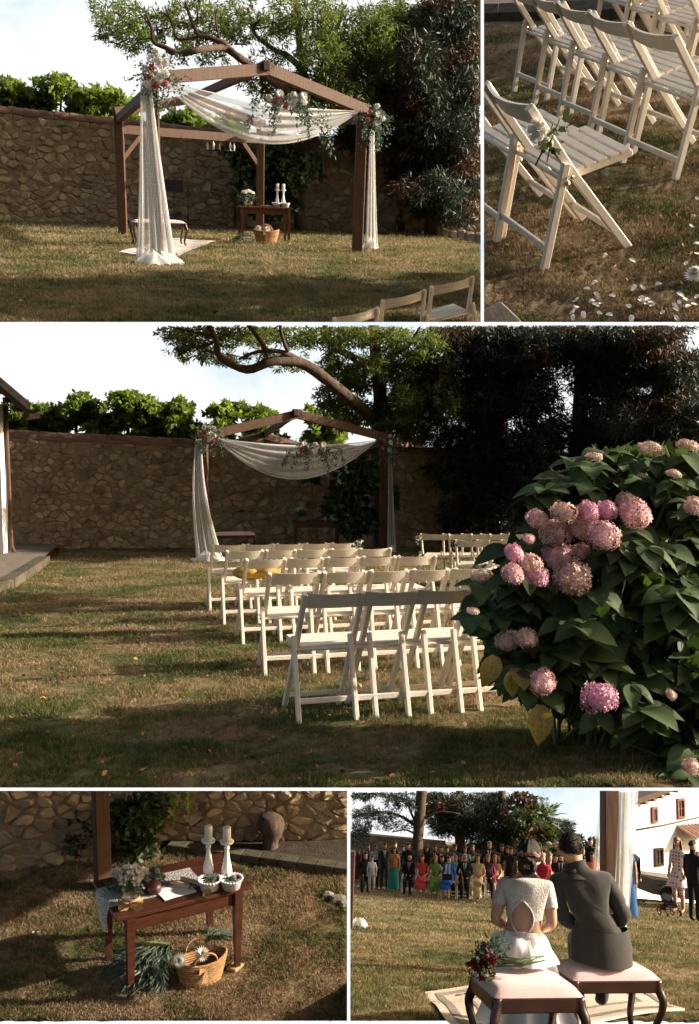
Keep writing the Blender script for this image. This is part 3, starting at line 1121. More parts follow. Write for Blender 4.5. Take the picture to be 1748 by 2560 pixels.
# ------------------------------------------------------------------ pergola and its cloth
def pergola(st, FL, FR, BL, BR, hf, hb, rise, label, w=.2):
    global ST
    ST = st
    b = Vector(FL)
    t = thing("timber_pergola", label, "pergola", b)
    top = {}
    for nm, p, h in (("FL", FL, hf[0]), ("FR", FR, hf[1]), ("BL", BL, hb[0]), ("BR", BR, hb[1])):
        q = Vector(p) - b
        fx = (Vector(FR) - Vector(FL)).normalized()
        mb = MB().bar(q - Vector((0, 0, .1)), q + Vector((0, 0, h)), w, w, (0, 1, 0), bev=.012)
        part("post", mb, M['wood'], t)
        top[nm] = q + Vector((0, 0, h))
    af = (top["FL"] + top["FR"]) / 2 + Vector((0, 0, rise))
    ab = (top["BL"] + top["BR"]) / 2 + Vector((0, 0, rise))
    def beam(n, p, q, ww=.14, tt=.2, ov=.0):
        d = (q - p).normalized()
        part(n, MB().bar(p - d * ov, q + d * ov, ww, tt, (0, 0, 1), bev=.01), M['wood'], t)
    dz = Vector((0, 0, .06))
    beam("rafter", top["FL"] + dz, af + dz, ov=.12)
    beam("rafter", top["FR"] + dz, af + dz, ov=.12)
    beam("rafter", top["BL"] + dz, ab + dz, ov=.12)
    beam("rafter", top["BR"] + dz, ab + dz, ov=.12)
    beam("ridge_beam", af + Vector((0, -.2, .10)), ab + Vector((0, .2, .10)), .12, .16)
    beam("side_beam", top["FL"] - dz * 1.6, top["BL"] - dz * 1.6, .13, .17)
    beam("side_beam", top["FR"] - dz * 1.6, top["BR"] - dz * 1.6, .13, .17)
    beam("tie_beam", top["BL"] - Vector((0, 0, .32)), top["BR"] - Vector((0, 0, .32)), .13, .2)
    for a, c, s in (("BL", "BR", 1), ("BR", "BL", -1)):
        d = (top[c] - top[a]).normalized()
        beam("brace", top[a] + d * .05 - Vector((0, 0, .95)), top[a] + d * .55 - Vector((0, 0, .40)), .09, .11)
    return t, {k: v + b for k, v in top.items()}, af + b

def hanging_veil(st, top, foot, w0, w1, label, bulge=.12, puddle=.3, folds=5, lean=0.0, seed=3):
    """tulle gathered at the top of a post and pooling on the grass"""
    global ST
    ST = st
    top, foot = Vector(top), Vector(foot)
    b = foot.copy()
    t = thing("tulle_drape", label, "drape", b, 0, "white tulle on the pergola")
    rr = random.Random(seed)
    ph = rr.uniform(0, 6)
    def f(u, v):
        k = v ** .75
        w = w0 + (w1 - w0) * (1 - k)
        x = (u - .5) * w
        c = (foot - b).lerp(top - b, v)
        fy = math.sin(u * folds * 2 * math.pi + ph) * .05 * (1.1 - v) + math.sin(u * 17 + ph) * .012
        return (c.x + x + lean * math.sin(v * 3.1), c.y + fy - .05, c.z)
    part("cloth", MB().grid(40, 24, f), M['veil'], t)
    # gathered edges in denser tulle
    for s in (0, 1):
        def e(u, v, s=s):
            k = v ** .75
            w = w0 + (w1 - w0) * (1 - k)
            x = (s - .5) * w * .96 + (u - .5) * w * .2
            c = (foot - b).lerp(top - b, v)
            return (c.x + x + lean * math.sin(v * 3.1), c.y - .08 + .03 * math.sin(u * 12 + v * 3 + s), c.z)
        part("gathered_edge", MB().grid(10, 20, e), M['veil2'], t)
    def pud(u, v):
        a = u * 2 * math.pi
        r = puddle * (1 - v * .65) * (1 + .13 * math.sin(3 * a + ph) + .1 * math.sin(7 * a + 2 * ph) + .05 * math.sin(13 * a))
        return (r * math.cos(a) * (w1 / puddle * .62), r * math.sin(a) * .8 - .03, .01 + .17 * v ** .8 + .035 * math.sin(5 * a + v * 4) * v + .02 * math.sin(11 * a + 3 * v))
    part("pooled_hem", MB().grid(44, 8, pud), M['veil2'], t)
    return t

def swag(st, a, b, sag, drop, label, toward=-.18, back=.0):
    """tulle slung between two posts: upper edge sags a little, lower edge a lot"""
    global ST
    ST = st
    a, b = Vector(a), Vector(b)
    t = thing("tulle_swag", label, "drape", a, 0, "white tulle on the pergola")
    d = b - a
    def f(u, v):
        c = d * u
        s = math.sin(math.pi * u)
        s = s ** .85
        wv = math.sin(v * 30 + 2.2 * math.sin(u * 3)) * .035 * (.35 + s)
        lo = sag * (4 * u * (1 - u)) * (1 + .25 * (.5 - u))
        hi = drop * s
        return (c.x, c.y + toward * (1 - .4 * v) - .3 * s * v + wv, c.z - (1 - v) * lo - v * hi - .04 * v * (1 - s))
    part("cloth", MB().grid(44, 36, f), M['veil'], t)
    for v0, n in ((1.0, "hem_fold"), (0.03, "hem_fold"), (.8, "hem_fold")):
        def e(u, q, v0=v0):
            p = Vector(f(u, v0 - .05 * q))
            return p + Vector((0, -.02 + .015 * math.sin(q * 9), 0))
        part(n, MB().grid(40, 4, e), M['veil2'], t)
    return t

def music_stand(st, p, label, rz=0):
    global ST
    ST = st
    t = thing("music_stand", label, "music stand", p, rz)
    part("desk", MB().box((0, -.02, 1.12), (.5, .015, .30), (-.25, 0, 0), bev=.004).box((0, -.07, .97), (.5, .06, .012)), M['black'], t)
    part("pole", MB().tube([(0, 0, .12), (0, 0, .65)], .014, 8).tube([(0, 0, .6), (0, 0, 1.1)], .009, 8).ball((0, 0, .66), .022), M['black'], t)
    for i in range(3):
        a = i * 2.094 + .5
        part("leg", MB().tube([(0, 0, .30), (.12 * math.cos(a), .12 * math.sin(a), .22), (.28 * math.cos(a), .28 * math.sin(a), 0)], .009, 6), M['black'], t)

def mic_stand(st, p, label):
    global ST
    ST = st
    t = thing("microphone_stand", label, "stand", p)
    part("pole", MB().tube([(0, 0, .02), (0, 0, 1.05)], .011, 8), M['black'], t)
    part("boom", MB().tube([(.1, 0, .9), (-.02, 0, 1.06), (-.24, -.03, 1.55)], .008, 8).ball((-.25, -.03, 1.57), .028), M['black'], t)
    for i in range(3):
        a = i * 2.094
        part("leg", MB().tube([(0, 0, .1), (.3 * math.cos(a), .3 * math.sin(a), .01)], .008, 6), M['black'], t)

def basket(st, p, rz, label, s=1.0, detail=True):
    global ST
    ST = st
    t = thing("straw_basket", label, "basket", p, rz)
    nr = 11
    for i in range(nr):
        z = .012 + i * .024
        k = .82 + .28 * (i / (nr - 1)) ** .8
        P = []
        for j in range(25):
            a = 2 * math.pi * j / 24
            P.append((.24 * s * k * math.cos(a), .13 * s * k * math.sin(a), z * s + .022 * s * (i / nr) * math.cos(2 * a)))
        part("coil", MB().tube(P, .0155 * s, 6, cap=False), M['straw'], t)
    part("bottom", MB().lathe([(.24 * .82 * s, .01)], 16) if False else MB().add([(.2 * s * math.cos(j * .3927), .107 * s * math.sin(j * .3927), .012) for j in range(16)], [tuple(range(16))]), M['straw'], t)
    for q in (-1, 1):
        P = [(.12 * s * math.cos(b) , q * .135 * s + q * .02 * math.sin(b), (.26 + .11 * math.sin(b)) * s) for b in [math.pi * i / 10 for i in range(11)]]
        part("handle", MB().tube(P, .011 * s, 6), M['straw'], t)
    bow = MB()
    bow.add([(0, -.155 * s, .2 * s), (-.07 * s, -.165 * s, .24 * s), (-.075 * s, -.165 * s, .16 * s)], [(0, 1, 2)]).add([(0, -.155 * s, .2 * s), (.07 * s, -.165 * s, .24 * s), (.075 * s, -.165 * s, .16 * s)], [(0, 2, 1)])
    bow.add([(-.012 * s, -.157 * s, .2 * s), (-.05 * s, -.165 * s, .07 * s), (.02 * s, -.165 * s, .06 * s), (.012 * s, -.157 * s, .2 * s)], [(0, 1, 2, 3)])
    part("ribbon_bow", bow, M['burlap'], t)
    return t

def flower_solo(st, kind, p, r, up, label, group, m='pet_white', name=None):
    global ST
    ST = st
    mb = MB()
    (daisy if kind == 'daisy' else rose)(mb, (0, 0, 0), r, up=up) if kind != 'daisy' else daisy(mb, (0, 0, 0), r, 4, 20, up)
    t = thing(name or kind, label, "flower", p, 0, group)
    part("petals", mb, M[m], t)
    c = MB().ball(tuple(Vector(up).normalized() * r * .28), r * .2, 8, 5)
    part("flower_centre", c, M['pet_grn'], t)
    return t

def vase(st, p, label, s=1.0, ribbon=True, amber=False):
    global ST
    ST = st
    t = thing("glass_jar", label, "jar", p)
    part("glass", MB().lathe([(.045 * s, .003), (.055 * s, .01), (.056 * s, .10 * s), (.045 * s, .125 * s), (.047 * s, .14 * s)], 18, cap=False), M['glass'], t)
    part("water", MB().lathe([(.05 * s, .006), (.052 * s, .06 * s)], 18), M['glass'] if not amber else M['wood_dk'], t)
    if ribbon:
        part("burlap_band", MB().lathe([(.058 * s, .012), (.061 * s, .03 * s), (.058 * s, .062 * s)], 20, cap=False), M['burlap'], t)
        b = MB()
        for q in (-1, 1):
            b.grid(6, 4, lambda u, v, q=q: (q * (.005 + .075 * u) * s, -.066 * s - .025 * math.sin(u * 3.1) * s * (1 if v > .5 else -.2), (.04 + (v - .5) * (.02 + .07 * u)) * s))
            b.add([(0, -.066 * s, .04 * s), (q * .02 * s, -.075 * s, -.02 * s * 0 + .003), (q * .07 * s, -.085 * s, .004)], [(0, 1, 2)])
        b.ball((0, -.07 * s, .04 * s), .014 * s, 8, 5)
        part("burlap_bow", b, M['burlap'], t)
    return t
# ------------------------------------------------------------------ people: one continuous body each, grown over a posed skeleton
REG = ["head", "neck", "torso", "pelvis", "upperarm", "forearm", "hand", "thigh", "shin", "foot"]
def skeleton(kind, lean=(0, 0), arms="lap", fem=False, turn=0.0):
    """joints {name: (pos, rx, ry)}; faces -y; standing 1.72 m or sitting on a 0.47 m seat"""
    J = {}
    sw = .165 if fem else .19
    hw = .10 if fem else .095
    if kind == "stand":
        z0, y0 = .94, 0
        for s, n in ((-1, "R"), (1, "L")):
            J["hip" + n] = ((s * hw, 0, .89), .088, .095)
            J["knee" + n] = ((s * .10, -.015, .50), .056, .06)
            J["ankle" + n] = ((s * .10, .02, .09), .038, .042)
            J["toe" + n] = ((s * .12, -.13, .035), .038, .028)
    else:
        z0, y0 = .58, .06
        for s, n in ((-1, "R"), (1, "L")):
            J["hip" + n] = ((s * hw, 0.0, .555), .092, .085)
            J["knee" + n] = ((s * .10, -.42, .53), .06, .062)
            J["ankle" + n] = ((s * .095, -.40, .09), .038, .042)
            J["toe" + n] = ((s * .11, -.55, .035), .038, .028)
    lx, ly = lean
    at = lambda z, y=0.0, x=0.0: (x + lx * (z - z0) / .6, y0 + y + ly * (z - z0) / .6, z)
    J["pelvis"] = (at(z0), .15 if fem else .15, .105)
    J["waist"] = (at(z0 + .19), .115 if fem else .14, .09)
    J["chest"] = (at(z0 + .38, .0), .14 if fem else .165, .105)
    J["collar"] = (at(z0 + .50, .01), .07, .06)
    J["neck"] = (at(z0 + .565, .005), .045 if fem else .055, .05)
    J["skull"] = (at(z0 + .665, -.015), .072, .088)
    J["crown"] = (at(z0 + .745, .005), .068, .082)
    for s, n in ((-1, "R"), (1, "L")):
        J["sh" + n] = (at(z0 + .455, .015, s * sw), .052 if fem else .062, .055)
        if arms == "lap":
            J["el" + n] = (at(z0 + .19, .0, s * (sw + .055)), .038 if fem else .047, .04)
            J["wr" + n] = (at(z0 + .10, -.22, s * .09), .026, .028)
            J["hd" + n] = (at(z0 + .085, -.29, s * .05), .028, .02)
        else:
            J["el" + n] = (at(z0 + .18, .02, s * (sw + .05)), .038 if fem else .045, .04)
            J["wr" + n] = (at(z0 - .06, -.06, s * (sw + .05)), .026, .028)
            J["hd" + n] = (at(z0 - .15, -.09, s * (sw + .045)), .026, .034)
    E = [("pelvis", "waist", 3), ("waist", "chest", 2), ("chest", "collar", 2), ("collar", "neck", 1), ("neck", "skull", 0), ("skull", "crown", 0)]
    for n in "RL":
        E += [("pelvis", "hip" + n, 3), ("hip" + n, "knee" + n, 7), ("knee" + n, "ankle" + n, 8), ("ankle" + n, "toe" + n, 9), ("chest", "sh" + n, 2), ("sh" + n, "el" + n, 4), ("el" + n, "wr" + n, 5), ("wr" + n, "hd" + n, 6)]
    return J, E

def grow(J, E, levels=1, fingers=False):
    names = list(J)
    me = bpy.data.meshes.new("skeleton")
    me.from_pydata([J[n][0] for n in names], [(names.index(a), names.index(b)) for a, b, _ in E], [])
    ob = bpy.data.objects.new("skeleton", me)
    COL.objects.link(ob)
    sk = ob.modifiers.new("skin", 'SKIN')
    sk.use_smooth_shade = True
    ss = ob.modifiers.new("sub", 'SUBSURF')
    ss.levels = ss.render_levels = levels
    if not me.skin_vertices:
        me.skin_vertices.new()
    for i, n in enumerate(names):
        v = me.skin_vertices[0].data[i]
        v.radius = (J[n][1] * 1.12, J[n][2] * 1.12)
        v.use_root = n == "pelvis"
    dg = bpy.context.evaluated_depsgraph_get()
    ev = ob.evaluated_get(dg)
    m2 = bpy.data.meshes.new_from_object(ev)
    vs = [v.co.copy() for v in m2.vertices]
    fs = [tuple(p.vertices) for p in m2.polygons]
    bpy.data.objects.remove(ob)
    bpy.data.meshes.remove(m2)
    bpy.data.meshes.remove(me)
    segs = [(Vector(J[a][0]), Vector(J[b][0]), (J[a][1] + J[b][1]) / 2, r) for a, b, r in E]
    reg = []
    for f in fs:
        c = sum((vs[i] for i in f), Vector()) / len(f)
        best, br = 9, 2
        for a, b, r, k in segs:
            d = b - a
            t = max(0, min(1, (c - a).dot(d) / d.length_squared))
            q = ((a + d * t) - c).length - r
            if q < best: best, br = q, k
        reg.append(br)
    return vs, fs, reg

_bodies = {}
def body(key, *a, **k):
    if key not in _bodies:
        J, E = skeleton(*a, **k)
        vs, fs, reg = grow(J, E)
        me = bpy.data.meshes.new("person")
        me.from_pydata(vs, [], fs)
        for r in REG: me.materials.append(M['skin'])
        me.polygons.foreach_set("material_index", reg)
        me.polygons.foreach_set("use_smooth", [True] * len(fs))
        _bodies[key] = (me, J, vs, fs, reg)
    return _bodies[key]

def put_person(st, label, key, loc, rz, cols, hair='hair_b', longhair=False, skin='skin', scale=1.0, extra=(), group=None, dress=None, suit=None, bald=False):
    """cols: {region: material}; key: (pose, arms, fem)"""
    global ST
    ST = st
    me, J, *_ = body(key, key[0], (key[3] if len(key) > 3 else 0, 0), key[1], key[2])
    m4 = Matrix.Translation(Vector(loc)) @ Matrix.Rotation(rz, 4, 'Z') @ Matrix.Scale(scale, 4)
    o = tag(link("person", me, mat4=m4), label, "person", group)
    for i, r in enumerate(REG):
        o.material_slots[i].link = 'OBJECT'
        o.material_slots[i].material = cols.get(r, M[skin])
    hd = Vector(J["skull"][0])
    if not bald:
        mb = MB()
        def cap(u, v):
            a, b = u * 2 * math.pi, v * 1.75
            fr = .35 + .65 * max(0, math.sin(a))          # short over the brow
            b = b * (.62 + .38 * fr)
            return hd + Vector((.088 * math.sin(b) * math.cos(a), .012 + .105 * math.sin(b) * math.sin(a), .045 + .105 * math.cos(b)))
        mb.grid(16, 7, cap)
        if longhair:
            def lg(u, v):
                a = math.pi * (.02 + .96 * u)
                k = 1 + .25 * math.sin(v * 3)
                return hd + Vector((.10 * k * math.cos(a), .02 + .095 * math.sin(a) * k, .06 - .34 * v))
            mb.grid(12, 6, lg)
        part("hair", mb, M[hair], o)
    f = MB()
    f.ball(hd + Vector((0, -.108, -.012)), (.013, .018, .022), 6, 4)
    part("nose", f, M[skin], o)
    for s in (-1, 1):
        part("eye", MB().ball(hd + Vector((s * .033, -.088, .018)), (.012, .008, .007), 6, 4), M['hair_b'], o)
    part("mouth", MB().ball(hd + Vector((0, -.092, -.052)), (.024, .008, .006), 6, 4), M['red_fl'], o)
    col = Vector(J["collar"][0]); ch = Vector(J["chest"][0]); wa = Vector(J["waist"][0]); pe = Vector(J["pelvis"][0])
    if suit:
        shirt, tie = suit
        y = ch.y - .135
        lx = lambda z: (ch.x + (col.x - ch.x) * (z - ch.z) / max(.01, col.z - ch.z))
        v = MB().add([(lx(ch.z + .13) - .06, y + .055, ch.z + .14), (lx(ch.z + .13) + .06, y + .055, ch.z + .14), (lx(ch.z) + .03, y - .002, ch.z - .02), (wa.x, wa.y - .135, wa.z + .05), (lx(ch.z) - .03, y - .002, ch.z - .02)], [(0, 4, 3, 2, 1)])
        part("shirt_front", v, shirt, o)
        if tie:
            t = MB().add([(col.x - .018, y + .045, ch.z + .135), (col.x + .018, y + .045, ch.z + .135), (ch.x + .028, y - .012, ch.z - .01), (wa.x, wa.y - .15, wa.z + .04), (ch.x - .028, y - .012, ch.z - .01)], [(0, 4, 3, 2, 1)])
            part("tie", t, tie, o)
    if dress:
        dm, length, flare = dress
        mb = MB()
        if key[0] == "stand":
            z1 = pe.z + .02
            def sk(u, v):
                a = u * 2 * math.pi
                k = 1 + .05 * math.sin(6 * a) * v
                return (pe.x + (.165 + flare * v) * k * math.cos(a), pe.y + (.13 + flare * v) * k * math.sin(a), z1 - length * v)
            mb.grid(24, 6, sk)
        else:
            P = [(0, .10, .60, .18, .10), (0, -.10, .60, .19, .09), (0, -.30, .585, .185, .085), (0, -.46, .55, .18, .085), (0, -.515, .42, .175, .06), (0, -.52, .42 - length, .185 + flare, .055)]
            def sk(u, v):
                i = min(4, int(v * 5)); t = v * 5 - i
                x, y, z, rx, rz_ = [P[i][q] * (1 - t) + P[i + 1][q] * t for q in range(5)]
                a = u * 2 * math.pi
                vert = min(1, max(0, (v - .55) / .25))
                return (x + rx * math.cos(a), y + rz_ * math.sin(a) * vert + .0, z + rz_ * math.sin(a) * (1 - vert))
            mb.grid(20, 15, sk)
        part("skirt", mb, dm, o)
    for e in extra:
        e(o, J)
    return o

def sunglasses(o, J):
    hd = Vector(J["skull"][0])
    mb = MB()
    for s in (-1, 1):
        mb.box(hd + Vector((s * .036, -.103, .02)), (.052, .01, .034), bev=.004)
    mb.box(hd + Vector((0, -.103, .028)), (.03, .008, .008))
    part("sunglasses", mb, M['black'], o)
def scarf(m):
    def f(o, J):
        c = Vector(J["chest"][0])
        for s in (-1, 1):
            part("scarf", MB().grid(3, 8, lambda u, v: c + Vector((s * (.05 + .035 * (u - .5) * 2 + .02 * v), -.10 - .045 * math.sin(v * 2.6) - .015, .17 - .40 * v))), m, o)
    return f
def fascinator(o, J):
    c = Vector(J["crown"][0])
    mb = MB()
    for i in range(12):
        a = i * .55
        mb.tube([c + Vector((0, 0, .06)), c + Vector((.12 * math.cos(a), .05 * math.sin(a * 2), .13 + .03 * math.sin(i)))], [.012, .003], 5)
    part("feather_headpiece", mb, M['red_fl'], o)
def shawl_on(m):
    def f(o, J):
        c = Vector(J["collar"][0])
        part("shawl", MB().grid(16, 6, lambda u, v: c + Vector((.27 * (1 - .1 * v) * math.cos(math.pi * u), .15 * (.2 + math.sin(math.pi * u)) - .06 - .1 * v, -.02 - .42 * v - .04 * math.cos(u * 9)))), m, o)
    return f
# =================================================================== garden with the pergola, seen through its cloth
ST = S1
lawn(S1, -120, 1202, 0, 805, 46, M['lawn_g'])
grass(S1, -100, 1202, 552, 805, 170000, M['blade_g'], .036, [[(298, 636), (432, 648), (540, 606), (420, 597)]])

wa = S1.col(-40, 29.5); wb = S1.col(585, 30.5)
stone_wall(S1, wa, wb, S1.at(-40, 277, 29.5).z, S1.at(585, 343, 30.5).z, "sunlit rubble garden wall with clay coping beside the swagged timber pergola, leftmost in the upper view", .27, .17, True, 4)
wc, wd = wb + Vector((-.35, .2, 0)), S1.col(1290, 30.0)
stone_wall(S1, wc, wd, S1.at(585, 345, 30.5).z, S1.at(1290, 380, 30.0).z, "shaded rubble garden wall behind the leaning tree in the upper view", .29, .18, True, 8, 160)

# the tall leafy hedge trees beyond the wall
for i, (px, top, w, n, lb) in enumerate([
        (20, 205, 62, 1500, "pale leafy hedge tree at the left edge behind the sunlit wall"),
        (150, 205, 90, 2300, "tallest bushy hedge tree behind the sunlit rubble wall"),
        (270, 232, 78, 2000, "rounded bushy hedge tree behind the wall, next to the flower-topped post"),
        (462, 280, 75, 1500, "bushy hedge tree seen under the tulle swag behind the wall"),
        (560, 300, 75, 1400, "low hedge tree behind the wall, right of the swag's left half")]):
    D = 41 - i * .3
    b = S1.col(px, D)
    h0 = 345 if px > 400 else 300
    cl = [(px + R.uniform(-.8, .8) * w, top + 28 + (h0 - top) * R.random() ** .8, w * .36, 24, n // 4) for _ in range(11)]
    cl += [(px + R.uniform(-.85, .85) * w, top + 22 + R.uniform(-16, 22), 6, 24, 60) for _ in range(9)]
    cl += [(px + R.uniform(-.3, .3) * w, top + 12 + R.uniform(-4, 14), w * .22, 22, n // 8) for _ in range(5)]
    tr = [([b, S1.at(px, 330, D), S1.at(px + 4, top + 30, D)], .12, .03)]
    leafy_tree(S1, "hedge_tree", lb, "tree", tr, cl, D, 1.0, M['leaf_hedge'], .22, .15, "hedge trees beyond the rubble wall", base=b, part_name="crown")

# the big leaning tree
D = 29.3
q = lambda x, y, d=0: S1.at(x, y, D + d)
tr = [([S1.col(752, D), q(748, 480), q(760, 400), q(766, 300), q(765, 240), q(757, 165), q(748, 96), q(742, 10)], 0.182, 0.086),
      ([q(752, 290), q(735, 245, -1), q(672, 195, -2), q(600, 145, -3), q(561, 120, -3), q(500, 124, -4), q(453, 134, -4), q(415, 119, -4), q(384, 104, -4), q(379, 69, -4), q(365, 35, -4)], 0.139, 0.030),
      ([q(569, 113, -3), q(520, 92, -3), q(496, 88, -3), q(477, 46, -3), q(463, 4, -3)], 0.079, 0.036),
      ([q(505, 90, -3), q(446, 97, -3), q(430, 60, -3), q(412, 15, -3)], 0.036, 0.020),
      ([q(757, 175), q(720, 140, 1), q(685, 123, 1), q(638, 85, 1), q(620, 20, 1)], 0.106, 0.040),
      ([q(762, 140), q(800, 121, 1), q(846, 62, 1), q(860, 10, 1)], 0.086, 0.033),
      ([q(495, 60, -3), q(494, 10, -3)], 0.030, 0.020), ([q(548, 95, -3), q(540, 50, -3), q(545, 10, -3)], 0.026, 0.017),
      ([q(415, 110, -4), q(405, 60, -4)], 0.020, 0.013), ([q(372, 60, -4), q(340, 25, -4), q(300, 18, -4)], 0.020, 0.007), ([q(380, 95, -4), q(330, 100, -4), q(275, 85, -4)], 0.017, 0.007)]
cl = [(x, y, rx, ry, int(n * (1.5 if x > 690 else .85))) for x, y, rx, ry, n in [
    (300, 28, 55, 22, 700), (270, 55, 38, 30, 520), (330, 62, 45, 28, 700), (310, 105, 45, 20, 600), (365, 95, 40, 25, 650), (265, 85, 30, 16, 260), (420, 40, 45, 30, 700), (400, 75, 30, 25, 420),
    (470, 60, 45, 35, 800), (440, 135, 40, 14, 280), (520, 40, 45, 30, 800), (500, 105, 45, 18, 700), (560, 60, 50, 40, 950), (530, 140, 40, 16, 360), (600, 30, 45, 30, 700), (590, 100, 40, 25, 500), (640, 60, 50, 45, 700),
    (625, 185, 40, 40, 700), (665, 215, 45, 45, 900), (700, 60, 50, 50, 700), (690, 165, 40, 40, 700), (720, 230, 40, 40, 900), (730, 30, 40, 40, 500), (790, 60, 60, 50, 900), (800, 150, 60, 60, 1700), (790, 230, 60, 50, 1700),
    (850, 90, 60, 60, 1500), (870, 180, 70, 60, 2300), (850, 260, 70, 45, 2000), (930, 100, 60, 60, 1800), (940, 60, 50, 40, 1100), (930, 200, 60, 70, 2000), (920, 290, 60, 40, 1500), (1000, 50, 50, 40, 1200), (990, 150, 50, 60, 1200), (800, 300, 60, 30, 900), (740, 285, 60, 25, 700)]]
leafy_tree(S1, "leaning_tree", "large leaning tree with a long crooked limb over the pergola, hazy light in its crown", "tree", tr, cl, D, 2.4, M['leaf_tree'], .15, .038, base=S1.col(752, D), twigs=4)

# ivy and shrub at its foot
D = 28.6
b = S1.col(720, D)
cl = [(700, 400, 50, 45, 1200), (655, 420, 42, 40, 900), (740, 440, 35, 45, 700), (700, 470, 55, 40, 1000), (600, 380, 40, 30, 600), (625, 470, 40, 45, 800), (690, 520, 60, 25, 800), (790, 420, 16, 30, 200)]
leafy_tree(S1, "ivy_shrub", "glossy ivy shrub growing round the leaning trunk behind the table", "shrub", [([b, S1.at(700, 430, D), S1.at(660, 380, D)], .06, .02)], cl, D, .8, M['leaf_dark'], .17, .12, base=b)

# conifers at the right
for (px, D, cl, lb) in [
        (1085, 29, [(1080, 60, 60, 60, 1500), (1150, 40, 70, 50, 1500), (1040, 150, 50, 60, 1300), (1110, 150, 70, 70, 2000), (1180, 130, 50, 70, 1500), (1060, 240, 60, 60, 1600), (1140, 250, 70, 60, 2000), (1190, 220, 40, 60, 1000), (1010, 330, 45, 35, 800), (1080, 330, 60, 50, 1600), (1160, 340, 60, 50, 1600), (1050, 410, 50, 30, 1000), (1130, 410, 70, 45, 1500), (1195, 300, 40, 60, 900), (1100, 470, 55, 40, 1200), (1170, 490, 60, 45, 1500), (1085, 520, 60, 25, 900), (1140, 540, 60, 25, 900), (1020, 480, 50, 30, 900), (1190, 430, 50, 50, 1200), (1000, 390, 40, 25, 400)], "dark blue-green conifer with rusty sprays filling the right side behind the draped post"),
        (1000, 30.5, [(990, 300, 40, 50, 900), (960, 400, 40, 40, 700), (1010, 440, 40, 40, 800), (950, 250, 35, 40, 600), (905, 330, 50, 40, 900), (960, 300, 40, 40, 800), (870, 350, 45, 30, 600), (945, 240, 40, 40, 700)], "dark evergreen between the leaning tree and the big conifer")]:
    b = S1.col(px, D)
    cl = [(x, y, rx, ry, int(n * 2.2)) for x, y, rx, ry, n in cl]
    leafy_tree(S1, "conifer_tree", lb, "tree", [([b, S1.at(px, 300, D), S1.at(px + 5, 10, D)], .3, .12)], cl, D, 1.6, M['needle'], .2, .035, "conifers by the garden wall", .25, b, .32)

# house roof above the conifer
t = thing("house_roof", "sloping dark roof edge rising behind the conifer at the top right of the pergola view", "roof", S1.col(1100, 44))
e0, e1 = S1.at(955, 70, 44) - S1.col(1100, 44), S1.at(1240, -70, 44) - S1.col(1100, 44)
part("eave", MB().bar(e0, e1, .3, .35, (0, 0, 1)), M['roofwood'], t)
mb = MB().add([e0 + Vector((0, .3, -.1)), e1 + Vector((0, .3, -.1)), e1 + Vector((0, .3, -5)), e0 + Vector((0, .3, -5))], [(0, 1, 2, 3)])
mb.add([e0 + Vector((0, 4, -.1)), e1 + Vector((0, 4, -.1)), e1 + Vector((0, 4, -5)), e0 + Vector((0, 4, -5))], [(3, 2, 1, 0), ])
part("gable_wall", mb, M['mortar'], t)

# low stone edging, stump and beds at the right
mb_i = 0
kt = thing("stone_edging", "low dry stone edging of the planting bed under the conifer", "edging", S1.g(1080, 590))
o = S1.g(1080, 590)
for i in range(16):
    p = S1.g(900 + i * 21, 552 + i * 3.9 + R.uniform(-1, 1)) - o
    m = MB().box((p.x, p.y, .10), (R.uniform(.20, .26), .3, R.uniform(.2, .34)), (R.uniform(-.06, .06), R.uniform(-.06, .06), R.uniform(-.2, .2)), bev=.04)
    part("stone", m, M['rocks'], kt)
mb = MB().tube([(0, 0, -.1), (.02, 0, .3), (0, .02, .75)], [.42, .34, .36], 12)
solo("tree_stump", mb, M['bark'], "dark tree stump on the planting bed in front of the shaded wall", "stump", None, S1.g(1055, 556))

# pergola
FL, FR, BL, BR = S1.g(392, 640), S1.g(893, 630), S1.g(308, 586), S1.g(650, 586)
pg, TOP, AP = pergola(S1, FL, FR, BL, BR, (2.72, 2.62), (2.62, 2.62), .42, "brown timber pergola with low gable hung with tulle, in the upper lawn view")
hanging_veil(S1, TOP["FL"] + Vector((-.08, -.15, .0)), S1.g(392, 660) , .14, .56, "dotted tulle drape pooling on grass before the pink stool, upper view", .1, .34, seed=1)
hanging_veil(S1, TOP["FR"] + Vector((.18, -.12, -.35)), S1.g(928, 622), .08, .26, "narrow tulle drape hanging beside the thick right post, upper view", .1, .24, 3, seed=2)
swag(S1, TOP["FL"] + Vector((.1, -.16, .08)), TOP["FR"] + Vector((0, -.16, .05)), .82, .18, "broad tulle swag slung under the sunlit gable, upper view")
flower_spray("white and coral flower cluster topping the left post against bright sky", TOP["FL"] + Vector((.12, -.3, .12)), .42, S1, 800, (1, .7, 1.15), 8, 5, .35, [(-.1, .55), (.12, .6)])
flower_spray("eucalyptus garland with coral roses at the centre of the swag, upper view", AP + Vector((.35, -.75, -.50)), .40, S1, 800, (1.7, .6, .6), 4, 6, .5, [(-.55, .45), (-.2, .55), (.3, .6), (.62, .85), (.5, .7)])
flower_spray("eucalyptus cluster with one coral rose on the right post, upper view", TOP["FR"] + Vector((.18, -.3, -.08)), .34, S1, 650, (.95, .7, 1.1), 3, 3, .5, [(.1, .6), (-.1, .4)])

